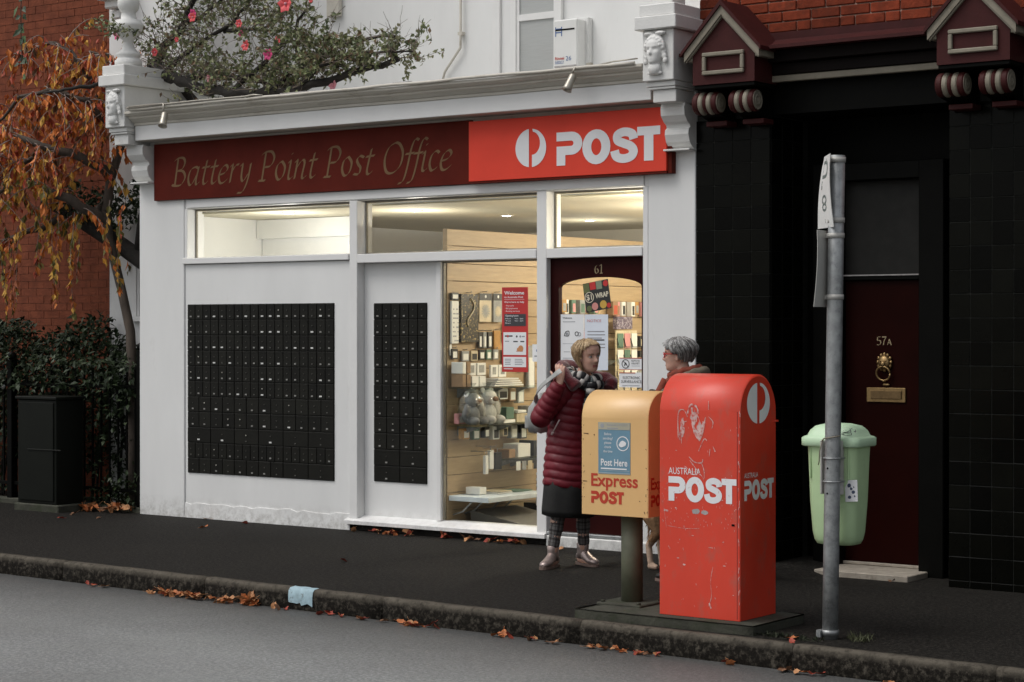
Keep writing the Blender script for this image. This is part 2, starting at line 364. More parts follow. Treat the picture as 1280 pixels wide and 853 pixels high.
def walk_z(x, y): return -.072*sm01((x-2.08)/.35)*sm01((y+.95)/.8)      # the path dips towards the doorstep of the tiled house
XS = [KX0, -20, -12, -8, -6]+[-5+.5*i for i in range(12)]+[1+.15*i for i in range(40)]+[7.5, 9, 12, 20, KX1]
YS = [.0, .25, .5, .7, .8]+[.86+.02*i for i in range(8)]
YS = [0]+[i/24 for i in range(1, 24)]+[1, 1.5, 4]
for x in XS:
    y0 = ky(x)+.075
    for t in YS: y = y0+(.4-y0)*t; pv.v.append(Vector((x, y, -.003+walk_z(x, y)+.003*t)))
ny = len(YS)
for a in range(len(XS)-1):
    for b in range(ny-1): pv.f.append((a*ny+b, (a+1)*ny+b, (a+1)*ny+b+1, a*ny+b+1)); pv.m.append(0); pv.sm.append(True)
footpath = obj('footpath', pv, ASPH, kind='structure')
far_walk = obj('opposite_footpath', MB().box(-40, 40, -30, -16.2, -.3, -.02), ASPH, kind='structure')
kerb = thing('kerb', None, None, (0, ky(0), 0), kind='structure')
x = -12.0; k = 0
while x < 14:
    L_ = 1.18+.5*random.random(); x1 = x+L_; j = .0015
    m = MB(); rg = []
    nseg = 10
    for i in range(nseg+1):
        xx = x+j+(L_-2*j)*i/nseg; yy = ky(xx); e = random.uniform(-.006, .006); e2 = random.uniform(-.006, .006)
        rg.append([(xx, yy+.10, -.3), (xx, yy+.10, -.002+e2*.3), (xx, yy+.020+e, .004+e2*.3), (xx, yy+.006+e, -.002+e2*.6), (xx, yy-.005+e, -.016+e2), (xx, yy-.012+e2, -.09), (xx, yy-.014, -.3)])
    m.rings(rg, smooth=True)
    obj('kerb_stone', m, KERB, kerb); x = x1; k += 1
pm = MB(); BLUE = mat('blue_kerb_paint', (.30, .42, .47), .7, .2, 20, col2=(.10, .10, .085), f2=(.58, .66), s2=28)
rg = []
for i in range(9):
    xx = .07+.225*i/8; yy = ky(xx); r_ = lambda: random.uniform(-.002, .002)
    rg.append([(xx+r_()*4, yy+.050+r_()*6, .0085), (xx, yy+.006, .003), (xx, yy-.011, -.015), (xx+r_()*4, yy-.0175, -.05), (xx+r_()*7, yy-.0215, -.098+r_()*6)])
vs = [p for r in rg for p in r]; pm.add(vs, [(a*5+b, a*5+b+1, a*5+b+6, a*5+b+5) for a in range(8) for b in range(4)], smooth=True)
obj('painted_patch', pm, BLUE, kerb, label='worn pale blue paint patch on the kerb')

# ============================================================ POST OFFICE BUILDING
B = thing('shop_building', 'white painted corner shop with glazed front, moulded cornice and set-back upper storey', 'building', (-1.7, 1, 0))
PX0, PX1 = -4.70, 1.322
m = MB().box(PX0, -4.112, .0, .26, -.05, 3.58, 0, .006); obj('pilaster', m, WHITE, B)
m = MB().box(.90, PX1, .0, .26, -.05, 3.58, 0, .006); obj('pilaster', m, WHITE, B)
# wall below the left fanlight with a rough footing
m = MB(); m.box(-4.110, -2.122, .014, .22, .10, 2.31, 0, 0)
nf = 26; top = []; bot = []
for i in range(nf+1):
    xx = -4.110+1.99*i/nf; top.append((xx, .006, .13+random.uniform(-.012, .012))); bot.append((xx, .0+random.uniform(-.006, .004), -.02))
m.add(top+bot, [(i, i+1, nf+2+i, nf+1+i) for i in range(nf)], 0); m.add([(p[0], .03, p[2]+.004) for p in top]+top, [(i, i+1, nf+2+i, nf+1+i) for i in range(nf)], 0)
obj('wall', m, WHITE, B)
bx('head_panel', -4.110, .898, .012, .22, 2.822, 3.58, WHITE2, B)
bx('window_head', -4.075, .862, -.002, .010, 2.830, 2.905, WHITE2, B, .002)
bx('window_post', -2.118, -2.030, -.004, .20, .085, 2.820, WHITE2, B, .004)
bx('window_post', -.147, -.052, -.004, .20, .085, 2.820, WHITE2, B, .004)
bx('window_post', .851, .898, .002, .20, -.02, 2.820, WHITE2, B, .004)
bx('window_jamb', -4.108, -4.075, .002, .20, 2.372, 2.820, WHITE2, B, .003)
bx('window_sill', -4.125, -2.120, -.016, .20, 2.316, 2.370, WHITE2, B, .005)
bx('transom_rail', -2.028, -.149, -.010, .20, 2.287, 2.362, WHITE2, B, .004)
bx('transom_rail', -.050, .849, -.007, .20, 2.287, 2.362, WHITE2, B, .004)
for a, b in ((-4.073, -2.120), (-2.028, -.149), (-.050, .849)):
    bx('fanlight_pane', a, b, .112, .118, 2.364, 2.818, GLASS, B, 0)
    f = MB().box(a, b, .106, .124, 2.803, 2.818).box(a, b, .106, .124, 2.364, 2.377).box(a, a+.014, .106, .124, 2.378, 2.802).box(b-.014, b, .106, .124, 2.378, 2.802)
    obj('glazing_bead', f, mat('dark_bead', (.30, .27, .21), .6), B)
# panel with the small lockers, display window, sill
bx('locker_panel', -2.028, -1.224, .088, .20, .125, 2.285, WHITE, B, .003)
bx('display_frame', -1.222, -1.172, .060, .20, .125, 2.285, WHITE2, B, .004)
bx('display_pane', -1.170, -.149, .095, .102, .135, 2.285, GLASS, B, 0)
f = MB().box(-1.170, -1.158, .085, .112, .135, 2.285).box(-.160, -.149, .085, .112, .135, 2.285).box(-1.157, -.161, .085, .112, 2.272, 2.285)
obj('glazing_bead', f, mat('dark_bead', (.30, .27, .21), .6), B)
s_ = MB(); s_.prism([(-.036, .056), (-.036, .086), (-.030, .092), (.09, .128), (.2, .128), (.2, .056)], lambda a, b, d: (d, a, b), -2.150, -.049)
obj('window_sill', s_, WHITE2, B)
bs = MB().box(-2.12, -.05, .05, .2, -.05, .054); obj('plinth', bs, mat('dark_plinth', (.020, .018, .015), .95, .4, 14, .01, 40, col2=(.30, .27, .23), f2=(.64, .72), s2=9), B)  # near-black base colour broken by pale patches
th_ = MB().box(-.05, .90, -.015, .3, -.03, .082, 0, .008); obj('threshold', th_, STONEW, B); add_dirt(STONEW, -.05, .12, (.1, .09, .08), .7, 14)
bx('door_sill', -.050, .849, -.004, .14, .084, .112, GALV, B, .004)
# door with arched light
D = obj('door', MB(), DOORM, B); D_c = D
bpy.data.objects.remove(D)
arch = [(.810, 2.052)]+[(.420+.390*cos(R(a)), 2.052+.078*sin(R(a))) for a in range(8, 176, 8)]+[(.030, 2.052)]
dm = MB(); y0, y1 = .052, .098; x0, x1, z0, z1 = -.050, .849, .114, 2.285; gz = .50
dm.box(x0, .030, y0, y1, z0, z1).box(.810, x1, y0, y1, z0, z1).box(.030, .810, y0, y1, z0, gz)
vs = []
for (ax, az) in arch: vs += [(ax, y0, az), (ax, y1, az), (ax, y0, z1), (ax, y1, z1)]
fs = []
for i in range(len(arch)-1):
    a, b = 4*i, 4*i+4; fs += [(a, a+2, b+2, b), (a+1, b+1, b+3, a+3), (a, b, b+1, a+1)]
dm.add(vs, fs)
D = obj('door', dm, DOORM, B, label='dark maroon door with a tall arched glass light')
dp = MB().box(.024, .816, .068, .074, gz, 2.14); obj('door_pane', dp, GLASS, D)
f2 = lambda u, v, dd=0: (.372+u, .052-dd, 2.160+v)
dg_ = MB(); H_ = .068
nf_ = lambda u, v, dd=0: f2(u*.095, v*.095, dd)
nib(dg_, [(.34, .70), (.14, .58), (.05, .30), (.14, .03), (.30, .03), (.38, .20), (.28, .37), (.12, .33)], nf_, .0022, .085, 25)
nib(dg_, [(.52, .60), (.68, .70), (.67, .02)], nf_, .0022, .085, 25); nib(dg_, [(.54, .01), (.82, .01)], nf_, .0026, .085, 40)
obj('door_number', dg_, mat('number_gold', (.34, .26, .15), .5), D)
bx('door_hinge', .842, .862, .030, .050, 2.13, 2.165, BRONZE, D, .003)
bx('door_hinge', .842, .866, .030, .050, .30, .335, BLACK, D, .003)
bx('bumper_bracket', .905, .99, -.03, -.004, .215, .24, BLACK, B, .004)
# cornice run
prof = [(.0, 3.452), (-.200, 3.452), (-.205, 3.458), (-.205, 3.588), (-.222, 3.592), (-.222, 3.612), (-.236, 3.618), (-.262, 3.640), (-.285, 3.650), (-.285, 3.664), (-.315, 3.672), (-.340, 3.690), (-.340, 3.712), (.26, 3.735), (.26, 3.452)]
cm = MB(); NX = 60
rg = []
for i in range(NX+1):
    xx = -4.535+5.59*i/NX; w_ = .002*sin(xx*2.1)+.0015*sin(xx*5.7)
    rg.append([(xx, y, z+(w_ if z > 3.5 else 0)) for y, z in prof])
cm.rings(rg, smooth=False); obj('cornice', cm, CORN, B)
bx('fascia', -4.53, 1.056, -.2095, -.196, 3.454, 3.5885, WHITE2, B, .003)
bx('frieze', -4.49, 1.110, -.012, .010, 3.40, 3.450, CORN, B, .003)
gm = MB(); pts = [(-4.46+i*.21, -.350+random.uniform(-.002, .002), 3.722+random.uniform(-.004, .004)) for i in range(27)]
gm.tube(pts, .014, 6); obj('gutter_edge', gm, CORN, B)
for xx, w_ in ((-4.41, .33), (-3.75, .22), (-2.6, .3), (-1.35, .18)):
    bx('lead_patch', xx, xx+w_, -.352, -.30, 3.736, 3.742, GREYSCUFF, B, .001)
# end pedestals with consoles
def pedestal(x0, x1, xa, xb):
    """x0..x1 the block, xa..xb the console below it"""
    c = (x0+x1)/2
    o = obj('pedestal', MB().box(x0, x1, -.33, .25, 3.575, 3.955, 0, .006), STONEW, B)
    m = MB()
    for e, za, zb in ((.0, 3.535, 3.573), (-.012, 3.515, 3.533), (-.04, 3.42, 3.513)): m.box(x0-.0-e+.015, x1-.004+e*.3, -.30-e*.8, .2, za, zb, 0, .004)
    obj('base_moulding', m, STONEW, o)
    m = MB().box(x0-.045, x1+.045, -.375, .3, 3.957, 4.055, 0, .006).box(x0-.02, x1+.02, -.35, .3, 4.057, 4.145, 0, .006)
    obj('coping', m, STONEW, o)
    P = [(0, 3.40), (-.15, 3.42), (-.165, 3.39), (-.16, 3.33), (-.12, 3.285), (-.085, 3.265), (-.075, 3.245), (-.10, 3.225), (-.105, 3.19), (-.085, 3.135), (-.05, 3.10), (-.02, 3.085), (0, 3.08)]
    m = MB(); m.rings([[(xx, y, z) for y, z in P] for xx in (xa, xa+.006, xb-.006, xb)], smooth=False); obj('console', m, STONEW, o)
    bx('console_fillet', xa-.012, xb+.012, -.11, -.002, 3.068, 3.083, STONEW, o, .003)
    return o
PA = pedestal(-4.80, -4.545, -4.695, -4.485); PB = pedestal(1.058, 1.330, 1.115, 1.322)
# urn and second plinth
um = MB(); um.lathe([(0, 0), (.125, 0), (.125, .055), (.115, .06), (.10, .085), (.115, .10), (.115, .12), (.085, .14), (.06, .17), (.045, .22), (.05, .245), (.085, .27), (.12, .32), (.135, .37), (.135, .40), (.12, .405), (.12, .425), (.07, .44), (.065, .50), (.085, .52), (.10, .56), (.10, .60), (.085, .66), (.06, .70), (.0, .72)], (-4.66, -.17, 4.147), 28)
obj('urn', um, STONEW, PA)
um = MB().box(1.10, 1.29, -.28, -.09, 4.147, 4.26, 0, .006); um.lathe([(.0, 0), (.09, 0), (.075, .05), (.05, .1), (.08, .18), (.13, .26), (.13, .3), (.0, .32)], (1.195, -.185, 4.262), 24); obj('urn', um, STONEW, PB)
# the parapet going back, flat roof, upper storey
bx('parapet', -4.74, -4.548, .252, 2.6, 3.5, 3.955, STONEW, B, .003)
bx('parapet_coping', -4.78, -4.502, .302, 2.6, 3.957, 4.053, STONEW, B, .006)
bx('parapet_coping', -4.76, -4.527, .302, 2.6, 4.055, 4.143, STONEW, B, .006)
bx('flat_roof', -4.498, 1.33, .27, 1.99, 3.56, 3.62, mat('roof_membrane', (.50, .50, .48), .8), B, 0)
bx('upper_wall', -4.49, 1.335, 2.0, 2.25, 3.0, 7.2, WHITE, B, 0)
bx('garden_wall', -5.89, -4.79, .72, .98, -.1, 7.0, WHITE, B, 0)
bx('upper_wall', -5.89, -4.492, 2.0, 2.25, 3.0, 7.2, WHITE, B, 0)
bx('party_wall', 1.10, 1.335, .3, 1.998, 3.62, 7.2, WHITE, B, 0)
qm = MB()
for i, (a, za) in enumerate(((.30, 4.88), (.24, 4.80), (.16, 4.72), (.09, 4.62))): qm.box(-5.72-a*.6, -5.72+a*.7, .71-a*.8, .718, za+.17, za+.255, 0, .012)
obj('eaves_bracket', qm, STONEW, B)
def sash(x0, x1, z0, z1, y, mid=None):
    f = MB().box(x0-.06, x0, y-.04, y-.002, z0-.05, z1+.06).box(x1, x1+.06, y-.04, y-.002, z0-.05, z1+.06).box(x0-.001, x1+.001, y-.036, y-.002, z1, z1+.058).box(x0-.08, x1+.08, y-.07, y-.002, z0-.10, z0-.052)
    f.box(x0, x0+.03, y-.028, y-.003, z0-.05, z1).box(x1-.03, x1, y-.028, y-.003, z0-.05, z1)
    if mid: f.box(x0+.03, x1-.03, y-.028, y-.003, mid-.03, mid+.03)
    o = obj('window', f, WHITE2, B)
    obj('pane', MB().box(x0+.03, x1-.03, y-.012, y-.006, z0-.05, z1), mat('blind_pane', (.42, .43, .42), .10, .06, 6, stretch=(1, 1, 20)), o); return o
sash(-1.785, -1.335, 4.0, 5.4, 2.0, 4.60)
sash(-5.47, -5.05, 1.90, 3.0, .72, 2.55)
bx('pipe_chase', -4.10, -3.93, 1.94, 1.998, 4.82, 6.4, CORN, B, .01)
bx('wall_strip', -2.07, -1.98, 1.975, 1.998, 3.64, 7.1, WHITE2, B, .004)
pm = MB().tube([(-2.425, 1.96, 5.6), (-2.428, 1.96, 4.5), (-2.43, 1.96, 4.38), (-2.62, 1.965, 4.17), (-2.66, 1.965, 4.05)], .012, 8)
pm.box(-2.455, -2.405, 1.95, 1.998, 4.50, 4.53); obj('vent_pipe', pm, CORN, B)
# relief heads are added with the figures (after the head builder)

# interior of the shop (real room behind the glass)
bx('shop_floor', -4.45, 1.10, .21, 4.9, -.05, .02, CARPET, B, 0)
bx('ceiling', -4.45, 1.10, .23, 4.9, 2.785, 2.80, CEIL, B, 0)
bx('ceiling_strip', -4.09, .88, .125, .229, 2.805, 2.815, CEIL, B, 0)
bx('back_wall', -4.45, 1.10, 4.9, 4.98, 0, 2.9, IWALL, B, 0)
bx('side_wall', 1.02, 1.10, .262, 4.88, .021, 2.783, IWALL, B, 0)
bx('side_wall', -4.45, -4.37, .262, 4.88, .021, 2.783, IWHITE, B, 0)
bx('locker_room_wall', -4.36, -3.08, 1.30, 1.36, .021, 2.60, IWHITE, B, 0)
bx('bulkhead', -4.36, -3.09, 1.22, 1.298, 2.60, 2.78, IWHITE, B, 0)
bx('back_counter_wall', -2.44, -1.25, 2.6, 2.66, .021, 2.42, mat('tan_panel', (.50, .36, .21), .6), B, .004)
bx('pelmet', -2.44, -1.6, 1.8, 2.2, 2.42, 2.56, WOOD, B, .004)
for (a, b, y, z, mm) in ((-2.35, -1.95, 1.40, 2.44, mat('carton', (.40, .27, .15), .7)), (-1.93, -1.45, 1.38, 2.42, mat('teal_folder', (.10, .22, .22), .5)),):
    bx('stored_carton', a, b, y, y+.3, 2.30, z, mm, B, .005)
# slatted display wall (boards with dark grooves), facing +X
bx('slat_backing', -1.200, -1.172, .21, 4.6, .03, 2.56, mat('groove', (.12, .07, .035), .8), B, 0)
z = .36
zs = [.03, .21, .355]
while zs[-1] < 2.5: zs.append(zs[-1]+.1475)
zs[-1] = 2.56
for a, b in zip(zs[:-1], zs[1:]): bx('slat', -1.171, -1.150, .12, 4.6, a+.0025, b-.0025, WOOD, B, .002)
bx('end_trim', -1.200, -1.160, .122, .205, .03, 2.56, WOOD, B, .002)

def downlight(x, y, label, W_=22):
    t = thing('downlight', label, 'ceiling light', (x, y, 2.783), 'round downlights in the shop ceiling')
    obj('trim_ring', MB().lathe([(.045, -.001), (.062, -.006), (.066, 0), (.045, 0)], (x, y, 2.783), 20), mat('lamp_trim', (.8, .8, .78), .4), t)
    e = MB().lathe([(.0, -.0035), (.044, -.0035), (.044, -.002), (.0, -.002)], (x, y, 2.783), 16); obj('lamp_disc', e, mat('lamp_glow', (.9, .88, .8), .5, emit=((1, .95, .84), 30)), t)
    l = bpy.data.lights.new('downlight_lamp', 'POINT'); l.shadow_soft_size = .05; l.energy = W_; l.color = (1, .93, .82) if W_ != 12.5 else (1, .985, .96)
    o = bpy.data.objects.new('downlight_lamp', l); COL.objects.link(o); o.parent = t; o.location = (0, 0, -.32)
downlight(-2.15, .94, 'lit ceiling light seen at the left of the middle fanlight', 15)
downlight(-1.94, 2.03, 'lit ceiling light seen at the right of the middle fanlight', 8)
downlight(-1.77, 3.17, 'lit ceiling light seen in the centre of the fanlight over the door', 8)
downlight(.70, .33, 'lit ceiling light in the top right corner of the fanlight over the door', 12)
downlight(-3.30, .52, 'lit ceiling light in the white locker room behind the left fanlight', 12.5)
downlight(.35, 1.75, 'unseen ceiling light added over the shop floor behind the door', 46)  # added lamp out of view, brightens the goods behind the door
downlight(.35, 3.2, 'unseen ceiling light added towards the back of the shop', 38)  # another added lamp hidden by the wall, lifts the rear of the shop

# ============================================================ SIGNS ON THE FACADE
SB = thing('shop_sign', 'long maroon sign board lettered Battery Point Post Office in gold', 'sign', (-2.6, -.03, 2.9))
bx('board', -4.470, -.776, -.034, .006, 2.908, 3.428, MAROON, SB, .002)
GL = {
 'B': ([[(.12,.7),(.10,0)],[(.00,.64),(.12,.70),(.30,.70),(.38,.58),(.30,.42),(.14,.38)],[(.14,.38),(.34,.36),(.44,.2),(.32,.02),(.10,0),(.0,.03)]], .52),
 'a': ([[(.36,.41),(.26,.45),(.1,.38),(.04,.18),(.1,.01),(.2,.03),(.34,.27)],[(.38,.45),(.32,.1),(.36,.0),(.45,.07)]], .48),
 't': ([[(.17,.60),(.1,.12),(.15,.0),(.27,.07)],[(.02,.42),(.28,.44)]], .30),
 'e': ([[(.06,.21),(.22,.25),(.32,.36),(.24,.45),(.1,.36),(.04,.17),(.1,.01),(.22,.01),(.35,.1)]], .38),
 'r': ([[(.03,.39),(.1,.44),(.06,0)],[(.08,.24),(.2,.42),(.31,.44)]], .34),
 'y': ([[(.03,.39),(.1,.44),(.1,.12),(.18,.02),(.32,.2)],[(.38,.45),(.33,.05),(.2,-.24),(.02,-.27)]], .46),
 'P': ([[(.13,.7),(.09,0)],[(-.02,.0),(.2,.0)],[(.0,.63),(.12,.7),(.32,.7),(.43,.55),(.34,.36),(.14,.33)]], .50),
 'o': ([[(.2,.45),(.07,.36),(.04,.16),(.14,0),(.28,.08),(.32,.3),(.2,.45)]], .40),
 'i': ([[(.02,.39),(.09,.44),(.06,.06),(.12,.0),(.2,.06)],[(.11,.60),(.125,.63)]], .22),
 'n': ([[(.02,.39),(.09,.44),(.05,0)],[(.07,.24),(.24,.44),(.33,.38),(.29,.05),(.35,0),(.43,.07)]], .46),
 's': ([[(.29,.41),(.16,.45),(.08,.36),(.14,.25),(.22,.16),(.18,.02),(.02,.03)]], .33),
 'O': ([[(.34,.71),(.14,.6),(.05,.32),(.14,.04),(.34,0),(.54,.16),(.58,.46),(.46,.66),(.34,.71)]], .64),
 'f': ([[(.38,.73),(.27,.76),(.18,.55),(.12,.1),(.04,-.2),(-.1,-.26)],[(.02,.42),(.28,.44)]], .26),
 'c': ([[(.29,.40),(.2,.45),(.08,.36),(.04,.16),(.12,.0),(.27,.07)]], .33),
 'b': ([], .2)}
def chancery(mb, s, fn, d, x, y, w, h):
    adv = sum(GL[c][1] if c != ' ' else .26 for c in s); sx = w/adv; sy = h/.7; px = 0
    for n_, c in enumerate(s):
        if c == ' ': px += .26; continue
        for st_i, st in enumerate(GL[c][0]):
            nib(mb, [(a+px, b) for a, b in st], lambda u, v, dd: fn(x+(u+v*.16-.02)*sx, y+v*sy, dd), d+.0003*((n_*2+st_i) % 5), .062, 40)
        px += GL[c][1]
lm = MB(); chancery(lm, 'Battery Point Post Office', front(0, -.034, 0), .0014, -4.225, 3.035, 3.25, .250)
obj('lettering', lm, GOLD, SB)
RB = thing('post_sign', 'bright red boxed sign with white emblem and the word POST', 'sign', (.19, -.05, 2.9))
obj('board', MB().box(-.774, 1.112, -.078, .006, 2.922, 3.410, 0, .003), SIGNRED, RB)
bx('sign_case', -.772, 1.113, -.072, .008, 2.905, 2.920, MAROON, RB, .001)
bx('sign_case', 1.114, 1.150, -.060, .006, 2.905, 3.408, MAROON, RB, .002)
fs_ = front(0, -.078, 0)
em = MB(); roundel(em, fs_, .003, -.300, 3.010, .300, .306); obj('emblem', em, LETTER, RB)
em = MB(); heavy_post(em, fs_, .003, .100, 3.008, .960, .262); obj('lettering', em, LETTER, RB)

# ============================================================ LOCKER BANKS (private mail boxes)
def lockers(name, label, x0, x1, z0, z1, y, rows, bright):
    t = thing(name, label, 'mail lockers', ((x0+x1)/2, y, z0))
    bx('cabinet', x0, x1, y, y+.012, z0, z1, LOCK, t, 0)
    hz = (z1-z0)/len(rows); cache = {}
    for r, cells in enumerate(rows):
        za = z1-hz*(r+1); px = x0; tot = sum(cells)
        for c, wgt in enumerate(cells):
            w = (x1-x0)*wgt/tot; key = round(w, 4)
            cx, cz = px+w/2, za+hz/2
            if key not in cache:
                mb = MB().box(-w/2+.003, w/2-.003, -.005, .005, -hz/2+.0035, hz/2-.0035, 0, .0025)
                mb.box(-w/2+.012, w/2-.012, -.0062, -.005, hz/2-.022, hz/2-.014)
                cache[key] = mb.mesh('locker_door', LOCK)
            dr = put('locker_door', cache[key], (cx, y-.005+random.uniform(-.0012, .0012), cz), t)
            u = random.random(); zz = cz-.040
            big = bright(r, c, cells)
            pw = (.030 if big == 2 else .022 if big == 1 else .013)
            pk = ('p', big)
            if pk not in cache: cache[pk] = MB().box(-pw/2, pw/2, -.002, .001, -.0065 if big else -.005, .0065 if big else .005).mesh('name_plate', (PLATE3, PLATE2, PLATE1)[big])
            put('name_plate', cache[pk], (cx, y-.0135, zz), dr)
            if 'k' not in cache:
                cache['k'] = MB().lathe([(0, 0), (.005, 0), (.005, .003), (0, .003)], (0, 0, 0), 8).mesh('lock', mat('lock_metal', (.10, .095, .085), .35, metal=.7))
                cache['k2'] = MB().lathe([(0, 0), (.006, 0), (.006, .004), (0, .004)], (0, 0, 0), 8).mesh('lock', mat('lock_bright', (.5, .48, .42), .35, metal=.3))
            lk = put('lock', cache['k2' if u < .10 else 'k'], (cx, y-.0125, cz+.012), dr); lk.rotation_euler = (R(90), 0, 0)
            px += w
    return t
rows1 = [[1]*18]*6+[[1]*12]*2+[[1]*6]+[[1]*18]+[[1]*8+[2]*2]
def br1(r, c, cells):
    f_ = c/len(cells)
    if r >= 9: return 1 if random.random() < .15 else 0
    p = .62 if .45 < f_ < .62 or (.15 < f_ < .3 and r < 4) else .12
    u = random.random(); return 2 if u < p*.8 else 1 if u < .62 else 0
def br2(r, c, cells): return 1 if random.random() < .75 else 0
lockers('locker_bank', 'wide bank of small black mail lockers below the left fanlight', -4.075, -2.300, .410, 1.948, .012, rows1, br1)
lockers('locker_bank', 'narrow bank of small black mail lockers beside the display window', -1.915, -1.335, .422, 1.944, .086, [[1]*6]*6+[[1]*4]*3+[[1]*2]*2, br2)

# ============================================================ THINGS FIXED TO THE FRONT
def spot(x, y, z, tilt, label, arm):
    t = thing('spotlight', label, 'spotlight', (x, y, z+.1), 'spotlights on the cornice')
    rot = Matrix.Rotation(R(tilt), 3, 'Y') @ Matrix.Rotation(R(-22), 3, 'X')
    pr = [(0, .07), (.022, .068), (.03, .055), (.031, .0), (.035, -.05), (.041, -.072), (.036, -.070), (.028, -.04), (0, -.03)]
    m = MB(); n = 18
    m.rings([[Vector((x, y, z)) + rot @ Vector((r*cos(2*pi*j/n), r*sin(2*pi*j/n), h)) for j in range(n)] for r, h in pr]); obj('shade', m, BRONZE, t)
    m = MB().tube(arm, .009, 7); obj('bracket', m, BRONZE, t)
    m = MB(); m.ell(Vector((x, y, z))+rot @ Vector((0, 0, -.04)), (.024, .024, .012)); obj('bulb', m, mat('bulb_glass', (.4, .4, .38), .1), t)
spot(.44, -.385, 3.612, 14, 'tilted pale metal spotlight clamped to the cornice below the water heater', [(.47, -.345, 3.725), (.47, -.37, 3.715), (.455, -.38, 3.68)])
spot(-3.96, -.40, 3.60, -10, 'pale metal spotlight at the left end of the cornice by the urn', [(-4.44, -.37, 3.745), (-4.0, -.37, 3.745), (-3.98, -.385, 3.735), (-3.972, -.395, 3.66)])
wm = MB().tube([(-4.47, -.368, 3.735), (-4.2, -.368, 3.738), (-3.6, -.365, 3.745), (-3.0, -.36, 3.742), (-2.9, -.36, 3.75), (-2.8, -.355, 3.738)], .008, 6)
obj('cable_conduit', wm, BRONZE, label='thin metal conduit running along the left end of the gutter', cat='conduit')
cb = MB().tube([(.53, 1.2, 3.66), (.60, -.25, 3.745), (.8, -.33, 3.748), (1.02, -.34, 3.752)], .006, 6); cb.box(.56, .60, -.345, -.31, 3.715, 3.755)
obj('cable_conduit', cb, BRONZE, label='thin white cable clipped along the cornice right of the water heater', cat='cable')
HT = thing('water_heater', 'white instant water heater box fixed to the upper wall beside the window', 'water heater', (-1.03, 1.9, 4.05))
hx0, hx1, hz0, hz1 = -1.245, -.985, 4.075, 4.510
bx('casing', hx0, hx1+.0, 1.80, 1.998, hz0, hz1, HEATER, HT, .012)
bx('back_plate', hx0+.03, hx1+.03, 1.93, 1.997, hz0-.03, hz1+.02, HEATER, HT, .004)
bx('air_slot', hx0+.02, hx1-.03, 1.797, 1.806, hz1-.10, hz1-.085, BLACK, HT, .001)
fh = front(hx0, 1.80, hz0); lm = MB()
text(lm, 'Rinnai', fh, .002, .018, .075, .10, .026, .02, 0); text(lm, '26', fh, .002, .135, .062, .06, .042, .0, 1); text(lm, 'INFINITY', fh, .002, .018, .048, .10, .016, .01, 1)
for s in ([(.025, .285), (.025, .37)], [(.09, .285), (.09, .37)], [(.025, .32), (.09, .32)], [(.022, .352), (.092, .352)]): strip2d(lm, [Vector(p) for p in s], .010, lambda u, v, d: fh(u, v, d+random.uniform(0, .0004)), .002, mi=1)
lm.box(hx0+.018, hx0+.11, 1.7985, 1.7995, hz0+.04, hz0+.044, 1)
obj('badge', lm, [mat('badge_red', (.5, .06, .04), .5), mat('badge_blue', (.09, .16, .34), .5)], HT)
bx('service_panel', hx0+.01, hx1-.01, 1.797, 1.802, hz0+.005, hz0+.02, GREYSCUFF, HT, .001)
for xx in (-1.20, -1.12, -1.03): 
    obj('pipe_stub', MB().tube([(xx, 1.88, hz0), (xx, 1.88, hz0-.36)], .010, 7), BRONZE, HT)

# ============================================================ BLACK-TILED BUILDING ON THE RIGHT
T = thing('tiled_building', 'dark neighbouring shopfront with black tiled piers, maroon gables and red brick above', 'building', (2.7, .5, 0))
bx('pier_core', 1.338, 1.955, .0045, .60, -.1, 3.60, GROUT, T, 0)
bx('pier_core', 3.372, 9.0, .0045, .60, -.1, 3.60, GROUT, T, 0)
tw, thh = .1575, .1655; tz = -.02
tm = {}
def tile(face, a, z, w, h):
    key = (face, round(w, 4), round(h, 4)); g = .0024
    if key not in tm:
        tm[key] = (MB().box(-w/2+g, w/2-g, -.006, .006, -h/2+g, h/2-g, 0, .0022) if face == 'f' else MB().box(-.006, .006, -w/2+g, w/2-g, -h/2+g, h/2-g, 0, .0022)).mesh('tile', TILE)
    return tm[key]
nrow = 20
for r in range(-1, nrow):
    z = tz+thh*(r+.5)
    for c in range(4): 
        o = put('tile', tile('f', 0, 0, (1.958-1.328)/4, thh), (1.328+(1.958-1.328)*(c+.5)/4, .006+random.uniform(-.0008, .0008), z), T); o.rotation_euler = (R(random.uniform(-.3, .3)), 0, R(random.uniform(-.3, .3)))
    for c in range(3): put('tile', tile('s', 0, 0, .165, thh), (1.958+random.uniform(-.0006, .0006), .012+.165*(c+.5), z), T)
    for c in range(5): 
        o = put('tile', tile('f', 0, 0, tw, thh), (3.366+tw*(c+.5), .006+random.uniform(-.0008, .0008), z), T); o.rotation_euler = (R(random.uniform(-.3, .3)), 0, R(random.uniform(-.3, .3)))
restm = MB()
for r in range(nrow):
    for c in range(5, 34): restm.box(3.366+tw*c+.0024, 3.366+tw*(c+1)-.0024, .0, .010, tz+thh*r+.0016, tz+thh*(r+1)-.0016)
obj('tile_field', restm, TILE, T, kind='stuff')
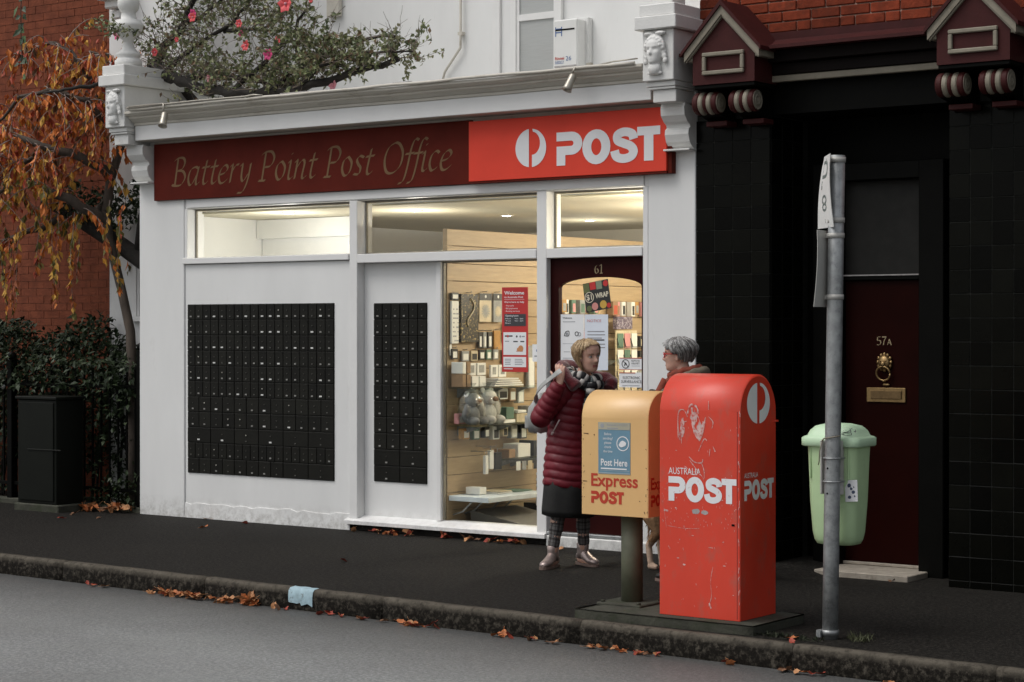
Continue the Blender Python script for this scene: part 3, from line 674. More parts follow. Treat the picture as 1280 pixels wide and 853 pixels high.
# recessed doorway
bx('porch_wall', 1.90, 3.45, .60, .75, -.05, 3.6, BLACK, T, 0)
bx('porch_ceiling', 1.960, 3.371, .02, .598, 3.30, 3.58, BLACK, T, 0)
bx('door_frame', 2.10, 2.300, .40, .598, -.1, 2.95, BLACK, T, .006)
bx('door_frame', 2.955, 3.15, .40, .598, -.1, 2.95, BLACK, T, .006)
bx('door_frame', 2.302, 2.953, .42, .598, 2.82, 2.95, BLACK, T, .006)
bx('door_transom', 2.302, 2.953, .50, .598, 2.085, 2.125, BLACK, T, .004)
bx('transom_bead', 2.302, 2.953, .492, .498, 2.116, 2.126, GREYSCUFF, T, .001)
bx('fanlight', 2.302, 2.953, .54, .55, 2.127, 2.818, mat('painted_glint_glass', (.016, .0155, .0135), .5, .25, 9, spec=.2, col2=(.15, .14, .12), f2=(.72, .76), s2=60), T, 0)  # opaque dark pane; grey reflections painted in as pale specks
ND = bx('door', 2.304, 2.951, .535, .585, -.028, 2.083, DOORN, T, .004, label='dark red-brown front door with brass knocker and letter slot')
m = MB().box(2.484, 2.798, .522, .534, 1.182, 1.290, 0, .004); obj('letter_slot', m, BRASS, ND)
m = MB().box(2.522, 2.768, .513, .521, 1.206, 1.268, 0, .003); obj('slot_flap', m, mat('brass_flap', (.22, .145, .07), .45, .2, 30, metal=.9), ND)
m = MB()
m.ell((2.630, .515, 1.475), (.050, .025, .055)); m.ell((2.63, .497, 1.463), (.022, .02, .026))
for a in range(12): m.ell((2.63+.052*cos(a*pi/6), .522, 1.478+.058*sin(a*pi/6)), (.014, .012, .016), n=7, m=5)
for s in (-1, 1): m.ell((2.63+s*.02, .495, 1.487), (.009, .008, .007), n=7, m=5)
ring = [(2.630+.055*cos(a*pi/10), .500-.01*sin(a*pi/10), 1.395+.052*sin(a*pi/10)) for a in range(21)]
m.tube(ring, .008, 7); m.ell((2.63, .512, 1.340), (.013, .016, .012)); m.ell((2.640, .528, 1.312), (.032, .01, .012))
obj('lion_knocker', m, BRASS, ND)
m = MB(); fn_ = lambda u, v, dd=0: (2.560+u*.090, .535-dd, 1.603+v*.090)
nib(m, [(.36, .68), (.12, .68), (.10, .40), (.30, .40), (.38, .2), (.24, .02), (.06, .06)], fn_, .002, .085, 25)
nib(m, [(.50, .68), (.88, .68)], fn_, .0024, .09, 70); nib(m, [(.86, .68), (.68, .34), (.62, .02)], fn_, .002, .085, 25)
nib(m, [(.98, .02), (1.14, .52)], fn_, .002, .05, 20); nib(m, [(1.14, .52), (1.32, .02)], fn_, .0024, .08, 20); nib(m, [(1.02, .2), (1.24, .2)], fn_, .0028, .05, 70)
obj('door_number', m, mat('number_gold', (.34, .26, .15), .5), ND)
st = MB().box(2.29, 3.03, .06, .532, -.12, -.030, 0, .006); obj('doorstep', st, STEP, T)
bx('step_nosing', 2.302, 2.953, .50, .530, -.028, -.006, STEP, T, .004)
# beam, flashing and brick over it
bx('beam', 1.338, 9.0, .014, .30, 3.602, 3.86, BLACK, T, 0)
bx('beam_face', 2.03, 3.425, -.16, .012, 3.66, 3.745, mat('dark_beam', (.006, .0035, .003), .6, spec=.1), T, .004)
bx('beam_face', 2.03, 3.425, -.10, .012, 3.575, 3.657, mat('dark_beam', (.006, .0035, .003), .6, spec=.1), T, .004)
bx('beam_strip', 1.99, 3.46, -.085, -.04, 3.525, 3.572, CREAM, T, .004)
bx('beam_strip', 3.93, 5.2, -.085, -.04, 3.525, 3.572, CREAM, T, .004)
fl = MB(); fl.prism([(0, 3.865), (0, 3.895), (-.03, 3.895), (-.03, 3.84), (-.22, 3.775), (-.27, 3.770), (-.27, 3.745), (0, 3.75)], lambda a, b, d: (d, a, b), 1.34, 9.0)
obj('flashing', fl, BURG, T)
bx('brick_core', 1.345, 9.0, .032, .28, 3.862, 7.0, MORTAR, T, 0)
bw, bh, j = .235, .0765, .008; bk = {}
def brick_at(x0, x1, z):
    w = round(x1-x0, 3)
    if w not in bk: bk[w] = MB().box(-w/2, w/2, -.011, .012, -bh/2+j/2, bh/2-j/2, 0, .006).mesh('brick', BRICK)
    put('brick', bk[w], ((x0+x1)/2, .026+random.uniform(-.003, .003), z), T)
stf = MB()
for r in range(38):
    z = 3.90+bh*(r+.5); x = 1.345-(0 if r % 2 else bw*.5); flem = (r % 3 == 0)
    c = 0
    while x < 8.8:
        w = (bw/2 if flem and c % 2 else bw); a = max(x, 1.345)+j/2; b = x+w-j/2
        if b-a > .03:
            if r < 7 and x < 4.5: brick_at(a, b, z)
            else: stf.box(a, b, .016, .038, z-bh/2+j/2, z+bh/2-j/2)
        x += w; c += 1
obj('brick_courses', stf, BRICK, T, kind='stuff')
def gable(xc, w):
    a, b = xc-w/2, xc+w/2; z0, z1, zp = 3.512, 3.775, 4.045
    m = MB(); m.prism([(a, z0), (b, z0), (b, z1), (xc, zp), (a, z1)], lambda u, v, d: (u, d, v), -.35, -.002)
    g = obj('gable', m, BURG, T)
    m = MB().box(a+.005, b-.005, -.34, -.01, z0-.03, z0-.002, 0, .004); obj('soffit_board', m, BLACK, g)
    sl = (zp-z1)/(w/2); ov = .055
    # cream barge boards
    m = MB()
    for s in (-1, 1):
        P = [(xc, zp+.030), (xc+s*(w/2+ov), z1-sl*ov+.030), (xc+s*(w/2+ov), z1-sl*ov-.035), (xc, zp-.035)]
        m.prism(P if s < 0 else P[::-1], lambda u, v, d: (u, d, v), -.385, -.352)
        P = [(xc, zp-.036), (xc+s*(w/2+ov-.01), z1-sl*(ov-.01)-.036), (xc+s*(w/2+ov-.01), z1-sl*(ov-.01)-.052), (xc, zp-.052)]
        m.prism(P if s < 0 else P[::-1], lambda u, v, d: (u, d, v), -.372, -.352)
    obj('barge_board', m, CREAM, g)
    for s in (-1, 1):
        m = MB(); e = .075
        P = [(xc, zp+.032), (xc+s*(w/2+e), z1-sl*e+.032), (xc+s*(w/2+e), z1-sl*e+.062), (xc, zp+.070)]
        m.prism(P, lambda u, v, d: (u, d, v), -.40, .005); obj('roof_slope', m, BURG, g)
        bx('eaves_trim', xc+s*(w/2+.004), xc+s*(w/2+ov), -.35, -.03, z1-sl*ov-.03, z1-sl*ov+.02, CREAM, g, .004)
    # framed panel
    pz0, pz1 = 3.578, 3.742; pa, pb = xc-w*.33, xc+w*.345; t_ = .030
    m = MB().box(pa, pb, -.376, -.351, pz0, pz0+t_, 0, .006).box(pa, pb, -.376, -.351, pz1-t_, pz1, 0, .006).box(pa, pa+t_, -.375, -.351, pz0+t_, pz1-t_, 0, .006).box(pb-t_, pb, -.375, -.351, pz0+t_, pz1-t_, 0, .006)
    obj('panel_frame', m, CREAM, g)
    for s0 in (xc-w/2-.028, xc+w/2-.235):
        m = MB(); L_ = .205; rr = .083; n = 28; yc, zc = -.245, 3.385
        prof = [(0, rr*.9), (.012, rr*1.0), (.04, rr), (.048, rr*.93), (.055, rr*1.02), (.08, rr*1.02), (.088, rr*.92), (.105, rr), (.118, rr*.92), (.126, rr*1.02), (.150, rr*1.02), (.158, rr*.93), (.166, rr), (.196, rr), (.205, rr*.9)]
        for i in range(len(prof)-1):
            (xa, ra), (xb, rb) = prof[i], prof[i+1]; mid = (xa+xb)/2
            mi = 1 if (.050 < mid < .086 or .120 < mid < .156) else 0
            m.rings([[(s0+xa, yc+ra*cos(2*pi*j_/n), zc+ra*sin(2*pi*j_/n)) for j_ in range(n)], [(s0+xb, yc+rb*cos(2*pi*j_/n), zc+rb*sin(2*pi*j_/n)) for j_ in range(n)]], mi, True, caps=False)
        for xx, sg in ((s0, -1), (s0+L_, 1)):
            m.rings([[(xx+sg*o_, yc+r_*rr*cos(2*pi*j_/n), zc+r_*rr*sin(2*pi*j_/n)) for j_ in range(n)] for r_, o_ in ((.9, 0), (.72, .002), (.68, -.006), (.52, -.006), (.48, .004), (.3, .004), (.26, -.003), (.1, .006), (.01, .008))], 1, True)
        sc = obj('scroll', m, [BURG, CREAM], g)
        # tapered volute tail behind the roll
        m = MB(); m.prism([(-.01, 3.47), (-.245, 3.468), (-.245, 3.30), (-.17, 3.29), (-.06, 3.26), (-.01, 3.22)], lambda u, v, d: (d, u, v), s0+.012, s0+L_-.012); obj('bracket_tail', m, BLACK, g)
        bx('bracket_ledge', s0+.03, s0+L_+.0, -.16, -.008, 3.225, 3.262, BURG, g, .004)
gable(1.767, .515); gable(3.692, .520)
# upper windows far above the frame keep the facade plausible
# ============================================================ RED BRICK HOUSE ON THE LEFT
H = thing('brick_house', 'dark red brick house wall behind the autumn tree', 'house', (-9, 1.2, 0))
bx('wall_core', -18, -6.205, 1.012, 1.12, -.1, 8, MORTARF, H, 0)
stf = MB(); fb = .078
for r in range(78):
    z = .9+fb*r; x = -9.6+(fb*1.5 if r % 2 else 0)
    while x < -6.215:
        b = min(x+.234, -6.205); stf.box(x, b, 1.006+random.uniform(-.002, .002), 1.014, z+.003, z+fb-.003); x += .24
obj('brick_courses', stf, BRICKF, H, kind='stuff')
obj('wall', MB().box(-18, -9.62, 1.0, 1.012, -.1, 8), BRICKF, H)
obj('lower_wall', MB().box(-9.6, -6.205, 1.0, 1.012, -.1, .898), BRICKF, H)
# ============================================================ POSTERS ON THE GLASS
def poster(label, x0, x1, y, z0, z1, m, cat='poster', rot=0, group=None, name='poster'):
    c = Vector(((x0+x1)/2, y, (z0+z1)/2)); w, h = x1-x0, z1-z0
    o = put(name, MB().box(-w/2, w/2, -.0015, .0015, -h/2, h/2).mesh(name, m), c, None, label, cat, group)
    return o, w, h
def ink(parent, fn, lines, mats, name='print'):
    m = MB()
    for L_ in lines:
        k = L_[0]
        if k == 't': _, s, x, z, w, h, b, mi = L_; text(m, s, fn, .0022, x, z, w, h, b, mi)
        elif k == 'b': _, x0, x1, z0, z1, mi = L_; m.add([fn(x0, z0, .0012+.0002*mi), fn(x1, z0, .0012+.0002*mi), fn(x1, z1, .0012+.0002*mi), fn(x0, z1, .0012+.0002*mi)], [(0, 1, 2, 3)], mi)
        elif k == 's': _, pts, w, mi = L_; strip2d(m, cat_rom(pts, 4) if len(pts) > 2 else pts, w, fn, .0020, mi=mi)
        elif k == 'd': _, cx, cz, r, mi, e = L_; P = arc(cx, cz, r, r, 0, 340, 17); m.add([fn(a, b, .0018+e) for a, b in P], [tuple(range(len(P)))], mi)
        elif k == 'r': _, cx, cz, r, w, mi = L_; strip2d(m, arc(cx, cz, r, r, 0, 342, 19), w, fn, .0021, closed=True, mi=mi)
    c = m.center(); o = put(name, m.mesh(name, mats, c), c, parent); return o
PAPER = mat('paper', (.84, .85, .86), .7, .03, 5); INK = mat('ink', (.05, .05, .055), .7, .1, 9); INKG = mat('ink_grey', (.32, .33, .35), .7, .1, 9); INKR = mat('ink_red', (.52, .05, .04), .6, .1, 9); INKB = mat('ink_blue', (.05, .12, .30), .6)
PR = mat('poster_red', (.55, .030, .028), .45, .05, 4); INKO = mat('ink_orange', (.55, .25, .10), .6)
def rows(x0, x1, z, dz, n, h, mi, jit=.25):
    out = []
    for i in range(n): out.append(('b', x0, x1-(x1-x0)*random.random()*jit, z-dz*i, z-dz*i+h, mi))
    return out
o, w, h = poster('tall red welcome poster with opening hours on the display window', -.560, -.300, .091, 1.375, 2.062, PR)
fn = front(-.560, .0895, 1.375)
ink(o, fn, [('t', 'Welcome', .024, .628, .20, .030, .02, 0), ('t', 'to Australia Post', .024, .600, .19, .016, .01, 0), ('b', .024, .225, .588, .590, 0),
  ("t", "We're here to help", .024, .560, .20, .016, .01, 0), ('t', '· Parcels', .03, .532, .09, .012, 0, 0), ('t', '· Bill payments', .03, .510, .13, .012, 0, 0), ('t', '· Banking services', .03, .488, .15, .012, 0, 0),
  ('b', .024, .240, .372, .470, 1), ('t', 'Opening hours', .036, .450, .13, .014, .01, 0)]+
  [('t', a, .036, .428-.018*i, .055, .010, 0, 0) for i, a in enumerate(('Mon', 'Tue', 'Sat'))]+[('t', '9am - 5pm', .13, .428-.018*i, .085, .010, 0, 0) for i in range(2)]+
  [('b', .015, .243, .138, .322, 0), ('b', .015, .243, .040, .122, 0)]+rows(.03, .13, .285, .02, 1, .012, 1)+[('d', .060, .290, .010, 3, .0002), ('d', .15, .288, .009, 1, .0002), ('d', .185, .288, .009, 2, .0002), ('b', .20, .23, .283, .293, 2)]+
  rows(.03, .08, .245, .02, 1, .007, 2)+[('b', .115, .16, .242, .252, 1), ('b', .185, .225, .242, .252, 1), ('d', .19, .19, .026, 4, .0002), ('d', .165, .183, .014, 4, .0003), ('b', .145, .21, .166, .172, 3)]+
  rows(.03, .10, .10, .014, 4, .006, 2)+rows(.13, .22, .10, .014, 4, .006, 2)+[('b', .02, .11, .022, .028, 0)], [PAPER, INK, INKG, INKR, INKO])
DY = .0655
o, w, h = poster('white notice sheet with small drawings, left of the pair on the door', .040, .262, DY, 1.420, 1.840, PAPER, 'notice')
ink(o, front(.040, DY-.0015, 1.420), [('t', 'Welcome', .02, .385, .09, .014, .01, 1), ('b', .02, .14, .358, .363, 0), ('s', [(.035, .25), (.05, .28), (.08, .285), (.075, .25), (.035, .25)], .006, 1), ('d', .06, .265, .012, 0, 0), ('r', .155, .265, .016, .006, 1), ('r', .18, .262, .014, .005, 0), ('b', .02, .2, .185, .188, 0), ('r', .11, .155, .012, .004, 0), ('b', .03, .09, .12, .124, 0), ('b', .13, .19, .12, .124, 0)]+rows(.02, .2, .07, .014, 4, .004, 0), [INKG, INK])
o, w, h = poster('white notice sheet with a red heading, right of the pair on the door', .268, .490, DY-.001, 1.400, 1.838, mat('paper_blue', (.74, .79, .87), .7, .03, 5), 'notice')
ink(o, front(.268, DY-.0025, 1.400), [('t', 'NOTICE', .03, .378, .13, .022, .0, 1)]+rows(.03, .2, .30, .026, 3, .008, 0)+[('b', .03, .19, .232, .242, 2)]+rows(.03, .2, .20, .026, 2, .008, 0), [INKG, mat('ink_pink', (.62, .25, .25), .6), INK])
o, w, h = poster('dark wrap promotion card tilted on the door glass above the notices', .268, .508, DY-.002, 1.868, 2.098, mat('card_black', (.02, .02, .02), .5), 'card')
ink(o, lambda u, v, d=0: (.388+u, DY-.002-d-.0015, 1.983+v), [('b', -.118, -.06, .04, .11, 3), ('b', -.055, .0, .055, .113, 1), ('b', .005, .06, .05, .113, 4), ('d', .095, .085, .024, 1, 0), ('d', -.085, -.088, .024, 3, 0), ('d', -.03, -.078, .030, 5, 0), ('d', .05, -.075, .032, 2, 0), ('d', .10, -.09, .02, 1, .0002), ('r', -.072, .0, .040, .006, 0), ('t', '$1', -.098, -.02, .05, .045, .02, 0), ('t', 'WRAP', -.015, -.018, .125, .040, .03, 0)],
    [mat('card_cream', (.68, .62, .48), .6), PR, mat('card_ochre', (.55, .34, .06), .6), mat('card_olive', (.12, .14, .05), .6), mat('card_sage', (.22, .27, .18), .6), mat('card_pink', (.60, .25, .22), .6)])
o.rotation_euler = (0, R(-9), 0)
for i, (a, b, lab, kind_) in enumerate(((1.405, 1.500, 'white sign with a crossed circle pictogram low on the door glass', 0), (1.270, 1.386, 'white electronic surveillance sign lowest on the door glass', 1))):
    o, w, h = poster(lab, .595, .809, DY, a, b, PAPER, 'notice'); fn = front(.595, DY-.0015, a)
    if kind_ == 0: ink(o, fn, [('b', 0, .214, .088, .095, 0), ('b', 0, .214, .0, .005, 0), ('r', .06, .047, .033, .006, 1), ('s', [(.04, .068), (.082, .026)], .006, 1), ('s', [(.05, .03), (.058, .055), (.07, .04)], .008, 1), ('t', 'REMOVE', .115, .065, .075, .014, .0, 1), ('t', 'HELMET', .115, .045, .075, .014, .0, 1), ('b', .115, .19, .03, .033, 2)], [mat('ink_rust', (.5, .13, .09), .6), INK, INKG])
    else: ink(o, fn, [('b', 0, .15, .108, .116, 0), ('t', 'ELECTRONIC', .035, .065, .16, .022, .0, 1), ('t', 'SURVEILLANCE', .02, .035, .185, .022, .0, 1), ('b', .03, .19, .012, .016, 2)], [mat('ink_rust', (.5, .13, .09), .6), INK, INKG])
o, w, h = poster('small white notice with a blue mark at the left edge of the door glass', .040, .135, DY, 1.255, 1.375, PAPER, 'notice')
ink(o, front(.040, DY-.0015, 1.255), [('d', .04, .085, .014, 0, 0), ('s', [(.04, .06), (.05, .085), (.04, .11)], .01, 0), ('b', .015, .08, .03, .045, 1)], [INKB, INK])
o, w, h = poster('small white sticker at the right edge of the display window', -.255, -.165, .091, 1.70-.24, 1.70-.10, PAPER, 'notice')
ink(o, front(-.255, .0895, 1.46), [('d', .05, .09, .012, 0, 0), ('b', .02, .07, .04, .05, 1)], [INKB, INKG])

# ============================================================ GOODS ON THE SLATTED WALL (x = -1.15, facing +X)
WX = -1.148
def good(name, label, cat, y0, y1, z0, z1, m, depth=.03, off=.012, group=None, ch=.003, fn=None):
    t = MB().box(WX+off, WX+off+depth, y0+.004, y1-.004, z0+.002, z1-.002, 0, ch)
    if fn: fn(t, WX+off+depth, y0, y1, z0, z1)
    c = t.center(); ms = m if isinstance(m, list) else [m]
    o = put(name, t.mesh(name, ms, c), c, None, label, cat, group)
    if off > .005 and group == 'packs hung on the slatted wall':
        hk = MB().tube([(WX, (y0+y1)/2, z1+.01), (WX+off+depth+.015, (y0+y1)/2, z1+.012), (WX+off+depth+.02, (y0+y1)/2, z1+.022)], .003, 5); obj('peg_hook', hk, GALV, o)
    return o
GW = mat('goods_white', (.74, .74, .70), .5, .05, 8); GK = mat('goods_kraft', (.28, .175, .095), .6, .12, 9); GD = mat('goods_dark', (.022, .022, .02), .35, .3, 20)
GC = mat('goods_cream', (.55, .47, .32), .4, .15, 18); GS = mat('goods_silver', (.30, .31, .30), .3, .2, 24); GY = mat('goods_ochre', (.42, .22, .06), .4, .2, 20)
GP = mat('goods_purple', (.10, .07, .11), .5, .4, 30, col2=(.36, .33, .38), f2=(.48, .56), s2=38); GR = mat('goods_red', (.46, .08, .04), .5); GG = mat('goods_green', (.10, .18, .13), .5, .2, 10); GPK = mat('goods_pink', (.60, .27, .27), .55, .1, 10)
GPAT = mat('goods_pattern', (.025, .022, .018), .3, .3, 30, col2=(.50, .38, .16), f2=(.55, .60), s2=46)
def grid_marks(t, x, y0, y1, z0, z1):
    for r in range(8):
        for c in range(4):
            if random.random() < .7:
                yy = y0+.02+(y1-y0-.03)*c/3.6; zz = z0+.02+(z1-z0-.06)*r/8
                t.box(x+.0004, x+.001, yy, yy+.014+.01*random.random(), zz, zz+.012, 1)
def window_(t, x, y0, y1, z0, z1): t.box(x+.0004, x+.002, y0+.018, y1-.018, z0+.014, z0+(z1-z0)*.72, 1)
def top_band(t, x, y0, y1, z0, z1):
    t.box(x+.0004, x+.002, y0+.004, y1-.004, z1-(z1-z0)*.25, z1-.004, 1); t.ell((x+.001, (y0+y1)/2, z1-(z1-z0)*.12), (.002, .016, .016), 2, 8, 5)
    for k in range(7):
        a = k*pi/7; yc, zc = (y0+y1)/2, z0+(z1-z0)*.38; r_ = min(y1-y0, z1-z0)*.32
        t.add([(x+.001+.0002*k, yc-r_*cos(a)-.006*sin(a), zc-r_*sin(a)+.006*cos(a)), (x+.001+.0002*k, yc+r_*cos(a)-.006*sin(a), zc+r_*sin(a)+.006*cos(a)), (x+.001+.0002*k, yc+r_*cos(a)+.006*sin(a), zc+r_*sin(a)-.006*cos(a)), (x+.001+.0002*k, yc-r_*cos(a)+.006*sin(a), zc-r_*sin(a)-.006*cos(a))], [(0, 1, 2, 3)], 3)
G1 = 'packs hung on the slatted wall'
good('wall_calendar', 'white letter-patterned calendar hanging leftmost on the slatted wall', 'calendar', .135, .24, 1.60, 1.96, [GW, INKG], .02, group=G1, fn=grid_marks)
good('header_card', 'black header card above the white letter-patterned calendar', 'card', .135, .24, 1.963, 2.03, [GD, GW], .02, fn=window_)
o = good('gift_wrap', 'black and gold patterned gift wrap pack right of the white calendar', 'wrapping paper', .25, .50, 1.61, 2.02, [GPAT, GC], .03, group=G1)
rb = MB().tube([(WX+.05, .38+.05*sin(i*.7), 1.98-i*.03) for i in range(9)], .007, 5); obj('ribbon', rb, GC, o)
for i, (a, b, lab) in enumerate(((.51, .69, 'cream starburst pack with black header, left of the pair by the red poster'), (.71, .85, 'silver starburst pack with black header half behind the red poster'))):
    good('craft_pack', lab, 'pack', a, b, 1.78, 2.03, [(GC, GS)[i], GD, GW, (GS, GC)[i]], .025, group=G1, fn=top_band)
for i, (a, b, z0, z1, mm, lab) in enumerate(((.51, .57, 1.56, 1.70, GD, 'narrow black pack under the cream starburst pack, left'), (.575, .63, 1.56, 1.70, GS, 'narrow silver pack under the cream starburst pack, middle'), (.64, .71, 1.56, 1.70, GD, 'narrow black pack under the cream starburst pack, right'), (.73, .83, 1.55, 1.71, GY, 'ochre pack beside the red poster, second row of hooks'),
      (.14, .23, 1.47, 1.56, GD, 'small dark card pack below the white calendar'), (.28, .385, 1.45, 1.54, GS, 'small grey pack lowest on its hook, left of three'), (.405, .505, 1.45, 1.54, GC, 'small cream pack lowest on its hook, middle of three'), (.52, .605, 1.46, 1.55, GD, 'small black pack lowest on its hook, right of three'), (.62, .70, 1.46, 1.55, GG, 'small green pack lowest on its hook near the red poster'), (.72, .80, 1.46, 1.55, GS, 'small silver pack lowest on its hook beside the red poster'))):
    good('small_pack', lab, 'pack', a, b, z0, z1, [mm, GW if mm is not GC else GD], .018, group=G1, fn=window_ if i != 3 else None)
good('price_tag', 'blank white tag hanging below the letter-patterned calendar', 'tag', .13, .165, 1.50, 1.60, GW, .004)
def shelf(y0, y1, z, label, depth=.30, m=SHELFG):
    t = thing('glass_shelf', label, 'shelf', (WX+depth/2, (y0+y1)/2, z-.01), 'shelves on the slatted wall')
    bx('shelf_plate', WX+.004, WX+depth, y0, y1, z-.012, z, m, t, .001)
    for yy in (y0+.12, (y0+y1)/2, y1-.12):
        b = MB(); b.prism([(WX, z-.09), (WX+.02, z-.09), (WX+depth*.85, z-.018), (WX+depth*.85, z-.013), (WX, z-.013)], lambda u, v, d: (u, d, v), yy, yy+.006); obj('shelf_bracket', b, GALV, t)
shelf(.13, 1.10, 1.236, 'upper glass shelf stacked with white and brown boxes', .24)
shelf(.13, 1.22, .92, 'middle glass shelf carrying the wrapped plush toys', .30)
shelf(.66, 1.35, .62, 'short glass shelf low on the right of the display', .28)
for i, (a, b, z0, z1, mm, lab) in enumerate(((.13, .185, 1.35, 1.45, GW, 'white box on top of a brown box at the left end of the upper shelf'), (.19, .25, 1.35, 1.45, GK, 'brown box in the top row of the upper shelf'), (.13, .185, 1.238, 1.347, GK, 'brown box at the bottom left of the upper shelf stack'), (.19, .25, 1.238, 1.347, GK, 'brown box second from the left at the bottom of the shelf stack'), (.26, .36, 1.238, 1.33, GW, 'white box in the bottom row of the upper shelf, left of two'), (.365, .46, 1.238, 1.33, GW, 'white box in the bottom row of the upper shelf, right of two'))):
    good('gift_box', lab, 'box', a, b, z0, z1, mm, .12, .03, 'boxes on the upper shelf')
for a, b, z0, z1, lab in ((.255, .36, 1.332, 1.44, 'small picture frame standing on the white boxes, left'), (.37, .50, 1.332, 1.44, 'small picture frame standing on the white boxes, right'), (.56, .67, 1.312, 1.42, 'white twin picture frame left half on the paper stack'), (.675, .79, 1.312, 1.42, 'white twin picture frame right half on the paper stack')):
    good('picture_frame', lab, 'picture frame', a, b, z0, z1, [GW, GS], .02, .10, 'picture frames on the upper shelf', fn=lambda t, x, y0, y1, z0_, z1_: t.box(x+.0004, x+.002, y0+.03, y1-.03, z0_+.025, z1_-.02, 1))
for k in range(4): good('paper_stack', ('lowest', 'second', 'third', 'topmost')[k]+' white paper pad in the pile on the upper shelf', 'paper pad', .49+.012*k, .92-.03*k, 1.238+.018*k, 1.254+.018*k, GW, .18, .03+.004*k, 'paper pads on the upper shelf', .001)
# plush toys in clear wrap
PL1 = mat('plush_white', (.55, .54, .50), .9, .2, 14, .004, 60); PL2 = mat('plush_grey', (.20, .20, .195), .9, .3, 14, .004, 60); PL3 = mat('plush_brown', (.20, .12, .075), .9, .3, 14, .004, 60)
for yc, s, mm, lab in ((.22, 1.0, PL2, 'grey plush bear in clear wrap at the left of the middle shelf'), (.44, 1.08, PL1, 'white plush bear in clear wrap beside the grey one')):
    t = thing('plush_toy', lab, 'plush toy', (WX+.17, yc, .922), 'plush toys on the middle shelf')
    m = MB(); x = WX+.17
    m.ell((x, yc, .922+.085*s), (.075*s, .085*s, .085*s)); m.ell((x+.02, yc, .922+.21*s), (.065*s, .07*s, .062*s))
    for sg in (-1, 1): m.ell((x, yc+sg*.055*s, .922+.262*s), (.018, .026*s, .026*s)); m.ell((x+.07*s, yc+sg*.06*s, .922+.04*s), (.065*s, .036*s, .036*s)); m.ell((x+.03, yc+sg*.095*s, .922+.12*s), (.03*s, .03*s, .06*s))
    obj('body', m, mm, t)
    m = MB(); m.ell((x+.085*s, yc, .922+.20*s), (.024, .03, .022)); obj('muzzle', m, PL3, t)
    m = MB(); m.rings([[(x+r*cos(a*pi/5)*(1+.1*sin(a*5+q)), yc+r*sin(a*pi/5)*(1+.1*cos(a*4+q)), .923+z) for a in range(10)] for q, (r, z) in enumerate(((.10, 0), (.12, .06), (.115, .14), (.10, .22), (.06, .29), (.012, .30), (.05, .35)))], caps=False); obj('clear_wrap', m, glass('cellophane', (.86, .88, .88), 2.2), t)
for a, b, z0, z1, mm, lab in ((.62, .80, .922, .955, GW, 'flat white parcel on the middle shelf'), (.81, 1.0, .922, 1.0, GC, 'cream box on the middle shelf'), (.83, .96, 1.002, 1.03, GW, 'white pad on top of the cream box'), (1.04, 1.16, .922, 1.06, GS, 'grey tin at the right end of the middle shelf'), (.66, .78, .957, 1.06, GG, 'teal packet on the flat white parcel')):
    good('shelf_box', lab, 'box', a, b, z0, z1, mm, .16, .05, 'things on the middle shelf')
for a, b, z0, z1, mm, lab in ((.42, .47, .50, .66, GW, 'slim white box on a long hook, left of three'), (.48, .545, .54, .70, GW, 'slim white box on a long hook, middle of three'), (.56, .66, .53, .68, GD, 'black phone case pack on a long hook, right of three')):
    o = good('hanging_box', lab, 'box', a, b, z0, z1, mm, .03, .14, 'boxes on long hooks')
    obj('long_hook', MB().tube([(WX, (a+b)/2, z1+.03), (WX+.21, (a+b)/2, z1+.035), (WX+.215, (a+b)/2, z1+.05)], .003, 5).tube([(WX+.155, (a+b)/2, z1), (WX+.155, (a+b)/2, z1+.03)], .004, 5), GALV, o)
for a, b, z0, z1, mm, lab in ((.70, .80, .622, .70, GK, 'brown box on the short low shelf'), (.83, 1.02, .622, .74, GW, 'large white box on the short low shelf'), (1.06, 1.12, .622, .76, GD, 'black camera on the short low shelf'), (1.13, 1.28, .622, .68, GG, 'flat green box on the short low shelf')):
    good('low_shelf_box', lab, 'box', a, b, z0, z1, mm, .16, .05, 'things on the short low shelf')
# low white display shelf with books, polka bag, umbrella, plinth
t = thing('display_bench', 'low white display shelf near the floor of the window', 'shelf', (WX+.2, .6, .29))
bx('bench_top', WX+.004, WX+.42, .13, .98, .292, .335, mat('bench_white', (.60, .66, .70), .5), t, .004)
for yy in (.20, .36, .62, .80): obj('bench_bracket', MB().tube([(WX, yy, .17), (WX+.10, yy, .20), (WX+.2, yy, .29)], .008, 6), GALV, t)
for k, (a, b, z) in enumerate(((.45, .66, .337), (.47, .65, .350), (.70, .95, .337))): good('book', ('white booklet lying on the low display shelf', 'cream booklet on top of the white one on the low shelf', 'green edged booklet at the right end of the low shelf')[k], 'book', a, b, z, z+.012, (GW, GC, GG)[k], .20, .08, 'booklets on the low shelf', .001)
t = thing('backpack_bag', 'pink and black polka dot bag standing in the window corner', 'bag', (WX+.30, 1.22, .10))
def polka(t, x, y, z): t.ell((x, y, z), (.003, .014, .014), 1, 8, 5)
m = MB().box(WX+.20, WX+.36, 1.10, 1.16, .24, .50, 0, .02)
for i in range(3):
    for j_ in range(5): polka(m, WX+.361, 1.112+.018*i, .27+.05*j_+.02*(i % 2))
for i in range(4):
    for j_ in range(5): m.ell((WX+.22+.04*i, 1.0995, .27+.05*j_+.02*(i % 2)), (.013, .003, .013), 1, 8, 5)
obj('polka_side', m, [GD, GW], t)
m = MB(); m.rings([[(WX+.28+.085*cos(a*pi/8), 1.235+.075*sin(a*pi/8)*s_, z) for a in range(16)] for z, s_ in ((.23, .8), (.25, 1), (.38, 1.05), (.43, .9), (.455, .5))]); obj('pink_pouch', m, GPK, t)
